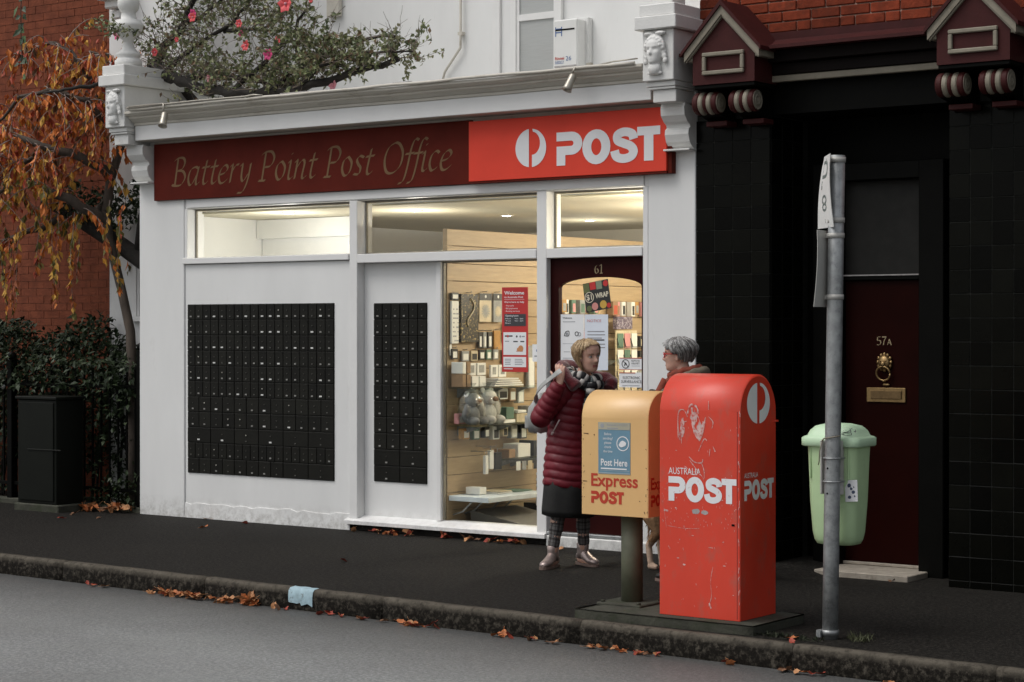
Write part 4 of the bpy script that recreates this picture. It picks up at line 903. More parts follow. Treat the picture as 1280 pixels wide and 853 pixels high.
obj('handle', MB().tube([(WX+.28, 1.12, .50), (WX+.28, 1.12, .56), (WX+.28, 1.15, .595), (WX+.28, 1.19, .57), (WX+.28, 1.19, .50)], .010, 7), GD, t)
obj('strap', MB().tube([(WX+.37, 1.15, .44), (WX+.375, 1.22, .41), (WX+.36, 1.30, .40)], .012, 6), GD, t)
good('display_stand', 'black stand base under the polka dot bag', 'stand', 1.06, 1.36, .02, .22, GD, .40, .10)
good('mug', 'white mug on the black stand base', 'mug', 1.02, 1.09, .20, .30, GW, .07, .26)
rp = MB(); rp.prism([(.02, .021), (.02, .20), (.60, .10), (.70, .021)], lambda u, v, d: (WX+.05+u, d, v), .35, 1.0); obj('floor_ramp', rp, mat('ramp_grey', (.16, .15, .13), .8), label='grey sloping floor box under the low display shelf', cat='floor box')
# goods deeper in, seen through the door glass
cols = [GR, GW, GD, GC, GY, GS, GG, GPK, GK]
used = {}
ordw = ['first', 'second', 'third', 'fourth', 'fifth', 'sixth', 'seventh', 'eighth', 'ninth', 'tenth', 'eleventh', 'twelfth', 'thirteenth', 'fourteenth', 'fifteenth']
k = 0
nm = ['red', 'white', 'black', 'cream', 'ochre', 'silver', 'green', 'pink', 'brown']
for (ya, yb, z0, z1, n) in ((1.68, 2.30, 1.86, 1.99, 6), (2.50, 3.5, 1.84, 1.98, 9), (2.75, 3.6, 1.45, 1.52, 7), (2.75, 3.6, 1.53, 1.66, 7), (1.5, 2.3, 1.58, 1.74, 6), (1.5, 2.4, 1.22, 1.36, 7), (2.75, 3.6, 1.22, 1.34, 6), (1.4, 2.0, .93, 1.06, 4), (2.2, 3.4, .93, 1.06, 7)):
    for i in range(n):
        a = ya+(yb-ya)*i/n; b = a+(yb-ya)/n*random.uniform(.6, .92); mi = random.choice([0, 1, 1, 1, 2, 3, 3, 4, 5, 5, 6, 7, 8]); zz = z0+(0 if i % 2 else random.uniform(0, .03))
        row = {1.86: 'top row, left group', 1.84: 'top row, right group', 1.45: 'fourth row', 1.53: 'third row', 1.58: 'second row', 1.22: 'low shelf' if ya < 2 else 'low shelf, right group', .93: 'lowest shelf' if ya < 2 else 'lowest shelf, right group'}[z0]
        kk = (mi, row); used[kk] = used.get(kk, 0)+1
        good('shop_item', f'{ordw[used[kk]-1]} {nm[mi]} packet from the left, {row} behind the door', 'packet', a, b, zz, z1, [cols[mi], cols[(mi+1) % 9]], random.uniform(.02, .08), .015, 'packets seen through the door', fn=window_ if z1-z0 > .1 and b-a > .05 else None)
for yy, zz in ((2.4, 1.445), (2.9, 1.215), (1.9, .925)): shelf(yy-.7, yy+.75, zz, ('third glass shelf deep in the shop behind the door', 'fourth glass shelf low behind the door', 'lowest glass shelf behind the door')[int(zz < 1.3)+int(zz < 1)], .2)
good('patterned_bag', 'purple patterned gift bag hanging behind the door glass', 'bag', 2.47, 2.74, 1.72, 1.84, GP, .05, .10)
RK = thing('card_rack', 'cream greeting card rack standing behind the door glass', 'card rack', (WX+.25, 2.6, .9))
bx('rack_back', WX+.16, WX+.17, 2.42, 2.78, .9, 1.71, GC, RK, .002)
for r in range(5):
    for c in range(3):
        y0, z0 = 2.43+.118*c, .94+.152*r
        bx('card', WX+.175, WX+.182, y0+.008, y0+.10, z0, z0+.135, random.choice([GW, GC, GW, GG, GPK]), RK, .001)
        obj('wire_pocket', MB().tube([(WX+.176, y0, z0+.09), (WX+.20, y0, z0+.01), (WX+.20, y0+.11, z0+.01), (WX+.176, y0+.11, z0+.09)], .0035, 5), GD, RK)
cn = thing('counter', 'pale timber service counter at the back of the shop', 'counter', (.2, 4.2, .02))
bx('counter_top', -.8, 1.0, 3.9, 4.5, 1.0, 1.05, WOOD, cn, .006); bx('counter_front', -.78, .98, 3.95, 4.0, .022, .999, GW, cn, .004)
good('hanging_cloth', 'white printed tea towel hanging at the right edge of the display', 'tea towel', 1.19, 1.33, 1.66, 2.06, GW, .02, .16)
for k, (a, b, z0, z1, mm, lab) in enumerate(((.88, .95, 1.62, 1.78, GD, 'black gadget pack right behind the red poster, upper'), (.97, 1.05, 1.60, 1.74, GC, 'cream gadget pack right behind the red poster, upper'), (1.07, 1.16, 1.58, 1.76, GPK, 'pink pennant pack near the right edge of the display'), (.86, .94, 1.40, 1.55, GS, 'silver gadget pack right behind the red poster, lower'), (.97, 1.06, 1.38, 1.55, GD, 'black gadget pack right of the red poster, lower'), (1.09, 1.18, 1.36, 1.54, GD, 'tall black pack near the right edge of the display'), (1.21, 1.32, 1.20, 1.58, GS, 'long grey bag hanging at the right edge of the display'))): good('gadget_pack', lab, 'pack', a, b, z0, z1, [mm, GW if mm is not GC else GD], .03, group='gadget packs by the red poster', fn=window_)
for k, (a, b, z0, z1, mm, lab) in enumerate(((.16, .30, .94, 1.0, GW, 'white carton at the left front of the middle shelf'), (.30, .40, .40, .47, GW, 'small white box on the low bench at the left'), (.14, .24, 1.10, 1.20, GS, 'grey mug box under the upper shelf'), (.48, .60, 1.05, 1.18, GC, 'cream box between the plush toys and the shelf above'))):
    if k in (1,): good('bench_box', lab, 'box', a, b, .337, .40, mm, .15, .05)
for k in range(7): good('photo_card', ('first', 'second', 'third', 'fourth', 'fifth', 'sixth', 'seventh')[k]+' small card clipped along the edge of the short low shelf', 'card', .70+.085*k, .77+.085*k, .52, .60, (GW, GS, GC, GD, GW, GG, GS)[k], .004, .282, 'cards clipped to the low shelf')

for k, (a, b, z0, z1, mm, lab) in enumerate(((.14, .27, .93, 1.02, GPK, 'pink gift box squeezed in at the left of the middle shelf'), (.70, .84, 1.12, 1.215, GW, 'white mailer tucked under the upper shelf'), (.86, .96, 1.10, 1.215, GK, 'kraft mailer tucked under the upper shelf'), (.98, 1.08, 1.08, 1.215, GS, 'silver mailer tucked under the upper shelf'), (.50, .58, .80, .895, GD, 'dark pack hung just below the middle shelf, left'), (.62, .72, .78, .895, GW, 'white pack hung just below the middle shelf'), (.76, .84, .80, .895, GC, 'cream pack hung just below the middle shelf'), (.88, .98, .78, .895, GS, 'silver pack hung just below the middle shelf'), (1.02, 1.12, .77, .895, GD, 'dark pack hung just below the middle shelf, right'), (.20, .30, .80, .895, GY, 'ochre pack hung just below the middle shelf'), (.34, .44, .79, .895, GG, 'green pack hung just below the middle shelf'))):
    good('stock_pack', lab, 'pack', a, b, z0, z1, [mm, GW if mm not in (GW, GC) else GD], .05, .05, 'packs hung between the shelves', fn=window_)
# ============================================================ RED STREET POSTING BOX, YELLOW EXPRESS BOX, PLINTH
PLN = thing('concrete_plinth', 'low mossy concrete plinth under the two posting boxes', 'plinth', (2.98, -2.9, 0))
m = MB(); rg = []
def slab(x0, x1, y0, y1, z1, n=12):
    m = MB(); bm = bmesh.new(); bmesh.ops.create_cube(bm, size=1)
    for v in bm.verts: v.co = Vector(((x0+x1)/2+v.co.x*(x1-x0), (y0+y1)/2+v.co.y*(y1-y0), -.02+(v.co.z+.5)*(z1+.02)))
    bmesh.ops.subdivide_edges(bm, edges=[e for e in bm.edges], cuts=n, use_grid_fill=True)
    for v in bm.verts:
        e = .006*sin(v.co.x*23+v.co.y*9)+.004*sin(v.co.x*51)
        if v.co.z > z1-.001:
            dx = min(v.co.x-x0, x1-v.co.x, v.co.y-y0, y1-v.co.y)
            v.co.z -= .014*max(0, 1-dx/.03)
        v.co.y += e*.5
    bm.verts.index_update(); m.add([v.co for v in bm.verts], [[v.index for v in f.verts] for f in bm.faces], 0, True); bm.free(); return m
obj('slab', slab(2.375, 3.59, -3.155, -2.55, .060), CONC, PLN)
def arch_box(x0, x1, y0, y1, z0, zs, n=18):
    yc, r = (y0+y1)/2, (y1-y0)/2
    P = [(y0, z0)]+[(y0, zs)]+[(yc-r*cos(R(a)), zs+r*sin(R(a))) for a in [180*i/n for i in range(1, n)]]+[(y1, zs), (y1, z0)]
    return P
def letter_box(t, x0, x1, y0, y1, z0, zs, m, bead=.0):
    P = arch_box(x0, x1, y0, y1, z0, zs)
    b = MB(); n = len(P)
    xs = [x0, x0+.006, x1-.006, x1]; sc = [.985, 1, 1, .985]; yc = (y0+y1)/2
    rg = [[(xx, yc+(y-yc)*s, z0+(z-z0)*(1-(1-s)*.6)) for y, z in P] for xx, s in zip(xs, sc)]
    vs = [p for r in rg for p in r]; fs = [(i*n+j, i*n+(j+1) % n, (i+1)*n+(j+1) % n, (i+1)*n+j) for i in range(3) for j in range(n)]
    b.add(vs, fs, 0, False)
    b.sm = [z_ not in (n-1,) and (1 <= z_ < n-3) for _ in range(3) for z_ in range(n)]; b.add([rg[0][j] for j in range(n)], [tuple(range(n))]); b.add([rg[3][j] for j in range(n)], [tuple(range(n))])
    o = obj('body', b, m, t, base=False)
    md = o.data; 
    return o
RX0, RX1, RY0, RY1, RZ0, RZS = 2.935, 3.472, -3.095, -2.675, .062, 1.252
RBX = thing('red_posting_box', 'tall scratched red street posting box lettered AUSTRALIA POST on a concrete plinth', 'post box', ((RX0+RX1)/2, -2.88, RZ0))
letter_box(RBX, RX0, RX1, RY0, RY1, RZ0, RZS, BOXRED)
bx('door_seam', RX1-.020, RX1-.0165, RY0-.0008, RY0+.002, RZ0+.01, RZS, mat('seam', (.16, .012, .01), .6), RBX, 0)
bx('base_trim', RX0+.004, RX1-.004, RY0+.006, RY1-.006, .058, .0635, BLACK, RBX, 0)
fr = front(RX0, RY0, 0); sd = side(RX1, RY0, 0)
m = MB(); text(m, 'AUSTRALIA', fr, .0015, .062, .882, .215, .040, .0); heavy_post(m, fr, .0016, .062, .726, .452, .142); obj('lettering', m, LETTER, RBX)
m = MB(); text(m, 'AUSTRALIA', sd, .0015, .045, .872, .160, .030, .0); heavy_post(m, sd, .0016, .045, .742, .345, .115); obj('lettering', m, LETTER, RBX)
m = MB(); roundel(m, sd, .0018, .075, 1.178, .268, .236); obj('emblem', m, LETTER, RBX)
bx('slot_lip', RX1-.02, RX1+.012, RY1-.03, RY1+.012, 1.180, 1.192, BOXRED, RBX, .002)
obj('lock', MB().box(RX1-.055, RX1-.035, RY0-.003, RY0+.001, .600, .612, 0, .002), BLACK, RBX)
# scraped-off sticker and scratches: irregular pale scars in the paint
sm = MB()
def scar(pts, w, d=.0012, mi=0, mb=None):
    q = cat_rom(pts, 4) if len(pts) > 2 else [Vector(p) for p in pts]
    strip2d(mb or sm, q, [max(.0012, w*random.uniform(.35, 1.2)) for _ in q], fr, d+random.uniform(0, .0006), mi=mi)
def splat(cx, cy, rx, ry, n=26, rough=.45, d=.0011, mi=0):
    P = []
    for i in range(n): a = 2*pi*i/n; k_ = 1-rough*random.random(); P.append((cx+rx*k_*cos(a), cy+ry*k_*sin(a)))
    sm.add([fr(cx, cy, d)]+[fr(a, b, d) for a, b in P], [(0, 1+i, 1+(i+1) % n) for i in range(n)], mi)
for P, w in (([(.128, 1.09), (.128, 1.235), (.165, 1.255), (.19, 1.215)], .007), ([(.135, 1.08), (.15, 1.17), (.185, 1.19)], .006), ([(.19, 1.235), (.21, 1.285), (.25, 1.275), (.262, 1.235)], .010), ([(.22, 1.18), (.27, 1.09), (.30, 1.19)], .020), ([(.22, 1.27), (.225, 1.19), (.24, 1.12)], .016), ([(.26, 1.22), (.29, 1.16), (.31, 1.215)], .008),
             ([(.33, 1.26), (.33, 1.31)], .004), ([(.33, 1.22), (.36, 1.19), (.352, 1.15)], .005), ([(.15, 1.06), (.148, 1.10)], .005), ([(.20, .985), (.24, .955), (.285, .955), (.292, .975)], .007), ([(.205, .965), (.25, .915), (.30, .862)], .006), ([(.285, .95), (.30, .91), (.302, .865)], .005), ([(.17, .93), (.22, .90), (.26, .905)], .004), ([(.265, 1.02), (.30, 1.09), (.32, 1.08)], .005), ([(.36, 1.05), (.375, 1.02)], .006), ([(.335, .99), (.34, 1.035)], .004),
             ([(.36, .36), (.345, .28), (.35, .19), (.33, .13)], .003), ([(.335, .15), (.348, .12)], .008), ([(.03, .69), (.05, .55)], .002), ([(.05, .58), (.17, .57), (.27, .575)], .002), ([(.33, .47), (.36, .468)], .005), ([(.03, .67), (.06, .665)], .009)): scar(P, w)
for c in ((.155, 1.15, .018, .07), (.235, 1.21, .030, .05), (.268, 1.135, .028, .06)): splat(*c)
for i in range(150):
    x, z = random.uniform(.01, .52), random.choice([random.uniform(.55, .9), random.uniform(.08, 1.2), random.uniform(.6, .8)]); a = random.uniform(-.012, .012)
    scar([(x, z), (x+a*.4, z+random.uniform(.003, .014))], .0025)
for i in range(26):
    z = random.uniform(.15, 1.25); x = RX1-RX0-random.uniform(0, .012)
    scar([(x, z), (x+.0, z+random.uniform(.008, .03))], .004)
for i in range(14): splat(random.uniform(.03, .5), random.uniform(.15, 1.2), random.uniform(.004, .014), random.uniform(.002, .006), 12, .5)
splat(.245, .672, .030, .018, mi=1, rough=.25); splat(.305, .668, .026, .014, mi=1, rough=.2)
obj('paint_scar', sm, [SCUFF, GREYSCUFF], RBX, kind='stuff')

YX0, YX1, YY0, YY1, YZ0, YZS = 2.288, 2.765, -2.95, -2.62, .600, 1.185
YBX = thing('yellow_posting_box', 'yellow Express Post posting box with rounded top on a dark green post', 'post box', (2.55, -2.80, .06))
letter_box(YBX, YX0, YX1, YY0, YY1, YZ0, YZS, BOXYEL)
OL = MB().tube([(2.555, -2.80, .07), (2.555, -2.80, .60)], .066, 20); obj('post', OL, OLIVE, YBX)
m = MB().box(2.40, 2.715, -2.96, -2.66, .052, .074, 0, .006); 
for a, b in ((2.43, -2.93), (2.685, -2.93), (2.43, -2.69), (2.685, -2.69)): m.lathe([(0, 0), (.014, 0), (.014, .012), (0, .014)], (a, b, .074), 8)
obj('foot_plate', m, CONC, YBX)
fy = front(YX0, YY0, 0); sy = side(YX1, YY0, 0)
ORNG = mat('express_red', (.50, .040, .015), .5, .08, 8)
m = MB(); text(m, 'Express', fy, .0015, .070, .775, .335, .078, .022); heavy_post(m, fy, .0016, .070, .670, .235, .074); obj('lettering', m, ORNG, YBX)
m = MB(); text(m, 'Express', sy, .0015, .03, .765, .26, .072, .022); heavy_post(m, sy, .0016, .03, .662, .2, .07); obj('lettering', m, ORNG, YBX)
stt = put('notice', MB().box(-.1145, .1145, -.001, .001, -.155, .155).mesh('notice', mat('notice_blue', (.14, .27, .36), .5, .08, 12)), (YX0+.237, YY0-.001, 1.005), YBX)
m = MB(); fn = front(YX0+.237, YY0-.002, 1.005)
BW = lambda u0, u1, v0, v1, mi, d=.0012: m.add([fn(u0, v0, d), fn(u1, v0, d), fn(u1, v1, d), fn(u0, v1, d)], [(0, 1, 2, 3)], mi)
BW(-.112, .112, .112, .154, 1); text(m, 'Express POST', fn, .0022, -.05, .135, .15, .014, .005, 2); BW(-.05, .03, .118, .124, 2, .002); m.add([fn(*p, .002) for p in arc(-.085, .135, .014, .014, 0, 330, 11)], [tuple(range(12))], 2)
for i, s in enumerate(('Before', 'sending?', 'please', 'check', 'the time')): text(m, s, fn, .0014, -.045, .078-.026*i, (.05, .07, .05, .05, .065)[i], .016, .005, 0, True)
strip2d(m, arc(.062, .03, .042, .042, 0, 342, 19), .006, fn, .0014, closed=True)
hand_ = cat_rom([(.034, .02), (.045, .04), (.062, .048), (.085, .036), (.082, .02), (.066, .012), (.05, .008)], 4, True); m.add([fn(p.x, p.y, .0015) for p in hand_], [tuple(range(len(hand_)))], 0)
text(m, 'Post Here', fn, .0014, -.095, -.105, .19, .042, .02, 0); BW(-.095, .09, -.127, -.119, 0); BW(-.1145, .1145, -.154, -.146, 3); BW(-.10, .11, -.137, -.133, 3)
obj('notice_print', m, [LETTER, mat('notice_cream', (.42, .40, .30), .6), INKG, mat('notice_pale', (.30, .38, .42), .6)], stt)
sm2 = MB(); f0 = fr; fr = fy
for i in range(26):
    z = random.uniform(.62, 1.15); x = random.choice([random.uniform(0, .02), random.uniform(.46, .475), random.uniform(.02, .46)]); scar([(x, z), (x+random.uniform(-.01, .01), z+random.uniform(.002, .012))], .004, mb=sm2)
for P in ([(.015, 1.09), (.05, 1.088)], [(.09, 1.085), (.095, 1.08)], [(.01, .80), (.04, .80)], [(.45, .635), (.455, .62)]): scar(P, .006, mb=sm2)
fr = f0; obj('paint_scar', sm2, mat('rust', (.12, .05, .025), .8, .3, 20), YBX, kind='stuff')

# ============================================================ SIGN POLE WITH TWO PLATES, LITTER BIN
PX, PY = 3.985, -2.99; TX, TY = 4.026, -2.985       # base and (slightly leaning) top
px = lambda z: PX+(TX-PX)*z/2.69
SP = thing('sign_pole', 'galvanised steel street pole with two bent sign plates seen edge-on', 'sign pole', (PX, PY, 0))
m = MB().tube([(px(z), PY, z) for z in (-.02, .5, 1.2, 2.0, 2.685)], .0445, 20); obj('pole', m, GALV, SP)
m = MB().tube([(PX, PY, .02), (PX, PY, .05)], .050, 16); m.box(PX-.055, PX-.03, PY-.06, PY-.03, .01, .05); obj('pole_collar', m, GALV, SP)
def plate(z0, z1, ang, bend, mats, w=.235, front_marks=None, xo=-.062, seed=0):
    """thin bent plate: ang = bearing of its face"""
    nrm = Vector((cos(R(ang)), sin(R(ang)), 0)); u = Vector((-nrm.y, nrm.x, 0)); n = 14; rg = []
    def P(a, z, d):   # a across -1..1
        t = (z-z0)/(z1-z0); e = bend*(sin(t*pi)*.9 - .2*(t > .9))
        tw = R(seed*(t-.5)*14); uu = u*cos(tw)+nrm*sin(tw)
        return Vector((px(z)+xo, PY, z)) + uu*(a*w/2) + nrm*(d + e*1.0)
    m = MB()
    for d, mi in ((.0018, 0), (-.0018, 1)):
        vs = [P(a, z0+(z1-z0)*i/n, d) for i in range(n+1) for a in (-1, -.94, .94, 1)]
        m.add(vs, [(i*4+k, i*4+k+1, i*4+k+5, i*4+k+4) for i in range(n) for k in range(3)], mi, True)
    for a in (-1, 1):
        vs = [P(a, z0+(z1-z0)*i/n, d) for i in range(n+1) for d in (-.0018, .0018)]; m.add(vs, [(i*2, i*2+1, i*2+3, i*2+2) for i in range(n)], 1)
    for z in (z0, z1): m.add([P(-1, z, -.0018), P(1, z, -.0018), P(1, z, .0018), P(-1, z, .0018)], [(0, 1, 2, 3)], 1)
    o = obj('sign_plate', m, mats, SP, fix=False)
    if front_marks:
        mm = MB(); front_marks(mm, lambda q, v, d=0: P(q/(w/2), z0+v, .0018+d)); obj('sign_print', mm, mat('sign_grey', (.10, .13, .12), .5), o)
    return P
def marks(m, f):
    strip2d(m, [(-.060, .215)]+[(-.060, .365)]+arc(.010, .325, .05, .04, 90, -90, 6)+[(-.060, .285)], .020, f, .0012)
    strip2d(m, arc(0, .155, .035, .022, 0, 340, 12), .014, f, .0012, closed=True); strip2d(m, arc(0, .115, .03, .018, 0, 340, 12), .012, f, .0014, closed=True)
PLW = mat('sign_white', (.66, .66, .64), .45, .06, 10, col2=(.40, .38, .34), f2=(.64, .8), s2=14)
plate(2.285, 2.690, 222, .012, [PLW, PLATEBK], .235, marks, seed=1)
plate(1.845, 2.270, 180, -.010, [PLW, PLATEBK], .235, seed=-.6)
for z in (2.66, 2.325, 2.24, 1.90):
    m = MB().lathe([(.046, -.014), (.0485, -.014), (.0485, .014), (.046, .014), (.046, -.014)], (px(z), PY, z), 18); m.box(px(z)-.062, px(z)-.040, PY-.012, PY+.012, z-.013, z+.013, 0, .002); obj('clamp_band', m, PLATEBK, SP)
# bin
BXC, BYC = 3.935, -2.785
BN = thing('litter_bin', 'pale green plastic litter bin with domed lid hung behind the steel pole', 'litter bin', (BXC, BYC, .52))
def rrect(cx, cy, hw, hd, r, z, n=5):
    out = []
    for sx, sy, a0 in ((1, -1, -90), (1, 1, 0), (-1, 1, 90), (-1, -1, 180)):
        for i in range(n+1):
            a = R(a0+90*i/n); out.append((cx+sx*(hw-r)+r*cos(a), cy+sy*(hd-r)+r*sin(a), z))
    return out
m = MB(); HW = .157
m.rings([rrect(BXC, BYC, HW*s-.0, .120*s2_, r, z) for s, s2_, r, z in ((.62, .55, .05, .505), (.74, .72, .06, .510), (.82, .82, .065, .535), (.87, .88, .065, .58), (.93, .95, .06, .75), (.975, .985, .055, 1.0), (1.0, 1.0, .05, 1.095), (1.0, 1.0, .05, 1.10))]); body = obj('body', m, BING, BN)
for xx in (-.118, .118): bx('rib', BXC+xx-.004, BXC+xx+.004, BYC-.123, BYC-.110, .88, 1.06, BING, body, .003)
m = MB(); m.rings([rrect(BXC, BYC, HW+a, .120+b, r, z) for a, b, r, z in ((.018, .018, .05, 1.062), (.024, .024, .05, 1.068), (.024, .024, .05, 1.108), (.014, .016, .05, 1.116), (.002, .004, .06, 1.122), (-.010, -.006, .06, 1.150), (-.034, -.026, .06, 1.175), (-.085, -.06, .05, 1.188), (-.14, -.105, .012, 1.191))]); lid = obj('lid', m, BINL, BN)
g = MB(); fl_ = lambda u, v, d=0: (BXC+.03+u, BYC-.120+.026*max(0, (v-.02))/.03-d, 1.126+v*.62)
for P in ([(.05, .015), (.08, .005), (.11, .012), (.10, .03), (.06, .03), (.05, .015)], [(.06, .05), (.075, .035), (.09, .05), (.10, .035)], [(.02, .065), (.035, .058)], [(.07, .07), (.085, .06), (.095, .07)], [(.115, .045), (.13, .035), (.12, .055)]): strip2d(g, cat_rom(P, 4), .004, fl_, .006)
obj('graffiti', g, INK, lid)
m = MB().box(BXC-.022, BXC-.010, BYC-.19, BYC-.152, .80, 1.10, 0, .003).box(BXC+.092, BXC+.104, BYC-.19, BYC-.152, .80, 1.10, 0, .003).box(BXC-.010, BXC+.092, BYC-.160, BYC-.118, .80, 1.10, 0, .002); obj('mounting_bracket', m, PLATEBK, BN)
for z in (.875, 1.005):
    a_ = [(px(z)+.049*cos(R(q)), PY+.049*sin(R(q)), z) for q in range(-190, 11, 10)]
    m = MB().tube([(px(z)-.049, BYC-.155, z)]+a_+[(px(z)+.049, BYC-.155, z)], .005, 6); obj('u_bolt', m, GALV, BN)
m = MB()
for z in (.95, .81): m.ell((px(z)-.008, PY-.044, z), (.006, .004, .006), 0, 8, 5)
obj('bolt', m, BLACK, SP)
sk = put('sticker', MB().box(-.038, .038, -.001, .001, -.060, .060).mesh('sticker', LETTER), (BXC+.135, BYC-.115, .82), BN); sk.rotation_euler = (R(-4), R(-4), 0)
m = MB()
for c in ((-.012, .03, .014), (.0, .012, .010), (.012, -.008, .012), (-.012, -.035, .012), (.016, .02, .005), (.02, -.03, .006)):
    P = [(c[0]+c[2]*(1-.35*random.random())*cos(a*pi/6), c[1]+c[2]*(1-.35*random.random())*sin(a*pi/6)) for a in range(12)]; m.add([(a, -.0014-random.uniform(0, .0004), b) for a, b in P], [tuple(range(12))])
o = put('sticker_print', m.mesh('sticker_print', mat('sticker_ink', (.05, .07, .12), .5)), (0, 0, 0), sk); o.location = (0, 0, 0)
cord = MB().tube([(px(1.09)-.05, PY-.035, 1.10), (px(1.1)-.03, PY-.05, 1.115), (px(1.1)+.03, PY-.05, 1.125), (px(1.1)+.052, PY-.02, 1.13)], .004, 6)
cord.tube([(px(1.09)-.05, PY-.03, 1.10), (px(1.0)-.08, PY-.0, 1.04), (px(1.0)-.10, PY+.03, .98), (px(1)-.115, PY+.05, .96)], .003, 5); obj('tie_cord', cord, CREAM, BN)

# ============================================================ LEFT: CABINET, IRON FENCE
CB = thing('utility_cabinet', 'dark green steel service cabinet standing in front of the iron fence', 'cabinet', (-5.72, -.2, 0))
CG = mat('cabinet_green', (.0050, .0062, .0042), .55, .2, 6, .0004, 60, spec=.15)
bx('casing', -5.965, -5.42, -.38, -.045, .07, 1.055, CG, CB, .006); bx('cap', -5.985, -5.40, -.40, -.025, 1.056, 1.085, CG, CB, .006)
cd = bx('door', -5.935, -5.450, -.392, -.381, .10, 1.03, CG, CB, .004); bx('top_flange', -5.925, -5.46, -.402, -.393, .995, 1.012, GROUT, cd, .002)
obj('lock', MB().lathe([(0, 0), (.018, 0), (.014, .012), (0, .012)], (0, 0, 0), 10), CG, cd); cd.children[-1].rotation_euler = (R(90), 0, 0); cd.children[-1].location = (.12, -.007, .02)
bx('footing', -5.99, -5.36, -.41, .02, -.01, .068, CONC, CB, .01)
FN = thing('iron_fence', 'black iron picket fence along the garden hedge', 'fence', (-6.5, .1, 0))
pk = None
for i in range(44):
    x = -4.86-.118*i
    if pk is None:
        mb = MB().box(-.009, .009, -.009, .009, -.62, .62, 0, .002); mb.lathe([(.009, 0), (.016, .012), (.013, .03), (0, .075)], (0, 0, .62), 8); pk = mb.mesh('picket', BLACK)
    put('picket', pk, (x, .10, .70), FN)
for x, h_ in ((-4.775, 1.52), (-6.62, 1.42), (-8.5, 1.42), (-10, 1.42)):
    p_ = MB().box(x-.035, x+.035, .06, .14, 0, h_, 0, .004); p_.lathe([(.03, 0), (.05, .02), (.04, .06), (0, .09)], (x, .10, h_), 10); obj('fence_post', p_, BLACK, FN)
for z in (.18, 1.16): bx('rail', -10, -4.81, .085, .091, z, z+.035, BLACK, FN, .002)
bx('fence_kerb', -10.0, -4.72, .03, .18, -.01, .05, CONC, FN, .008)
# ============================================================ PLANTS
def leaf_quad(mb, p, d, up, L, w, mi, fold=.25):
    """pointed folded leaf: p base, d direction, up its upper side"""
    d = d.normalized(); s_ = d.cross(up); s_ = s_.normalized() if s_.length > 1e-4 else Vector((1, 0, 0)); n = s_.cross(d)
    a = p+d*L*.42+s_*w/2+n*w*fold; b = p+d*L*.42-s_*w/2+n*w*fold; t = p+d*L-n*w*.15; c = p+d*L*.45
    mb.add([p, a, t, b, c], [(0, 4, 1), (4, 2, 1), (0, 3, 4), (4, 3, 2)], mi, False)
def rv(): return Vector((random.gauss(0, 1), random.gauss(0, 1), random.gauss(0, 1))).normalized()
def droop(p, d, L, n, sag, wob=.12):
    pts = [Vector(p)]; d = Vector(d).normalized()
    for i in range(n):
        d = (d+Vector((0, 0, -sag))+rv()*wob).normalized(); pts.append(pts[-1]+d*L/n)
    return pts
LEAFC = [mat('leaf_orange', (.60, .175, .030), .65, .3, 20), mat('leaf_rust', (.32, .085, .026), .7, .3, 20), mat('leaf_red', (.42, .070, .030), .6, .3, 20), mat('leaf_yellow', (.66, .36, .06), .65, .25, 20), mat('leaf_olive', (.16, .14, .03), .65, .3, 20), mat('leaf_brown', (.15, .075, .035), .7, .3, 20)]
random.seed(21)
AT = thing('autumn_tree', 'weeping autumn tree with orange and yellow leaves left of the white shop', 'tree', (-5.05, .3, 0))
tr = MB(); V = Vector
trunk = [V(p) for p in ((-5.02, .22, -.05), (-5.03, .22, .7), (-5.06, .24, 1.30), (-5.12, .28, 1.70), (-5.27, .3, 2.12), (-5.44, .3, 2.60), (-5.48, .3, 2.85), (-5.42, .3, 3.15), (-5.30, .3, 3.42), (-5.27, .32, 3.62))]
tr.tube(trunk, [.072, .060, .050, .046, .044, .046, .048, .044, .038, .026], 10)
limbs = [([(-5.46, .3, 2.75), (-5.68, .0, 2.98), (-5.9, -.15, 3.05), (-6.35, .15, 3.22), (-6.7, .1, 3.25), (-7.2, .05, 3.1)], .055),
         ([(-5.40, .3, 3.2), (-5.50, .0, 3.38), (-5.72, -.25, 3.46), (-6.05, -.36, 3.58), (-6.35, -.40, 3.68), (-6.6, -.40, 3.62), (-6.9, -.35, 3.4)], .050),
         ([(-5.28, .31, 3.5), (-5.35, .25, 3.8), (-5.55, .15, 4.15), (-5.75, .1, 4.42), (-6.0, .05, 4.52), (-6.35, .0, 4.42)], .042),
         ([(-5.29, .31, 3.55), (-5.38, .0, 3.9), (-5.7, -.2, 4.0), (-6.05, -.3, 3.94), (-6.4, -.3, 3.7)], .034),
         ([(-5.45, .3, 2.95), (-5.75, .4, 2.86), (-6.1, .4, 2.95), (-6.45, .35, 2.72), (-6.8, .3, 2.66), (-7.3, .3, 2.5)], .050),
         ([(-5.30, .3, 3.4), (-5.15, .35, 3.75), (-5.2, .3, 4.1), (-5.35, .2, 4.35), (-5.55, .15, 4.4)], .028),
         ([(-6.0, .1, 3.5), (-6.3, -.1, 3.3), (-6.5, -.15, 3.05), (-6.9, -.2, 2.95)], .028),
         ([(-6.35, .15, 3.22), (-6.5, .1, 3.45), (-6.8, .05, 3.5), (-7.1, 0, 3.35)], .026),
         ([(-6.9, .1, 4.6), (-6.5, .1, 4.8), (-6.1, .1, 4.75), (-5.8, .1, 4.6)], .02)]
allp = []
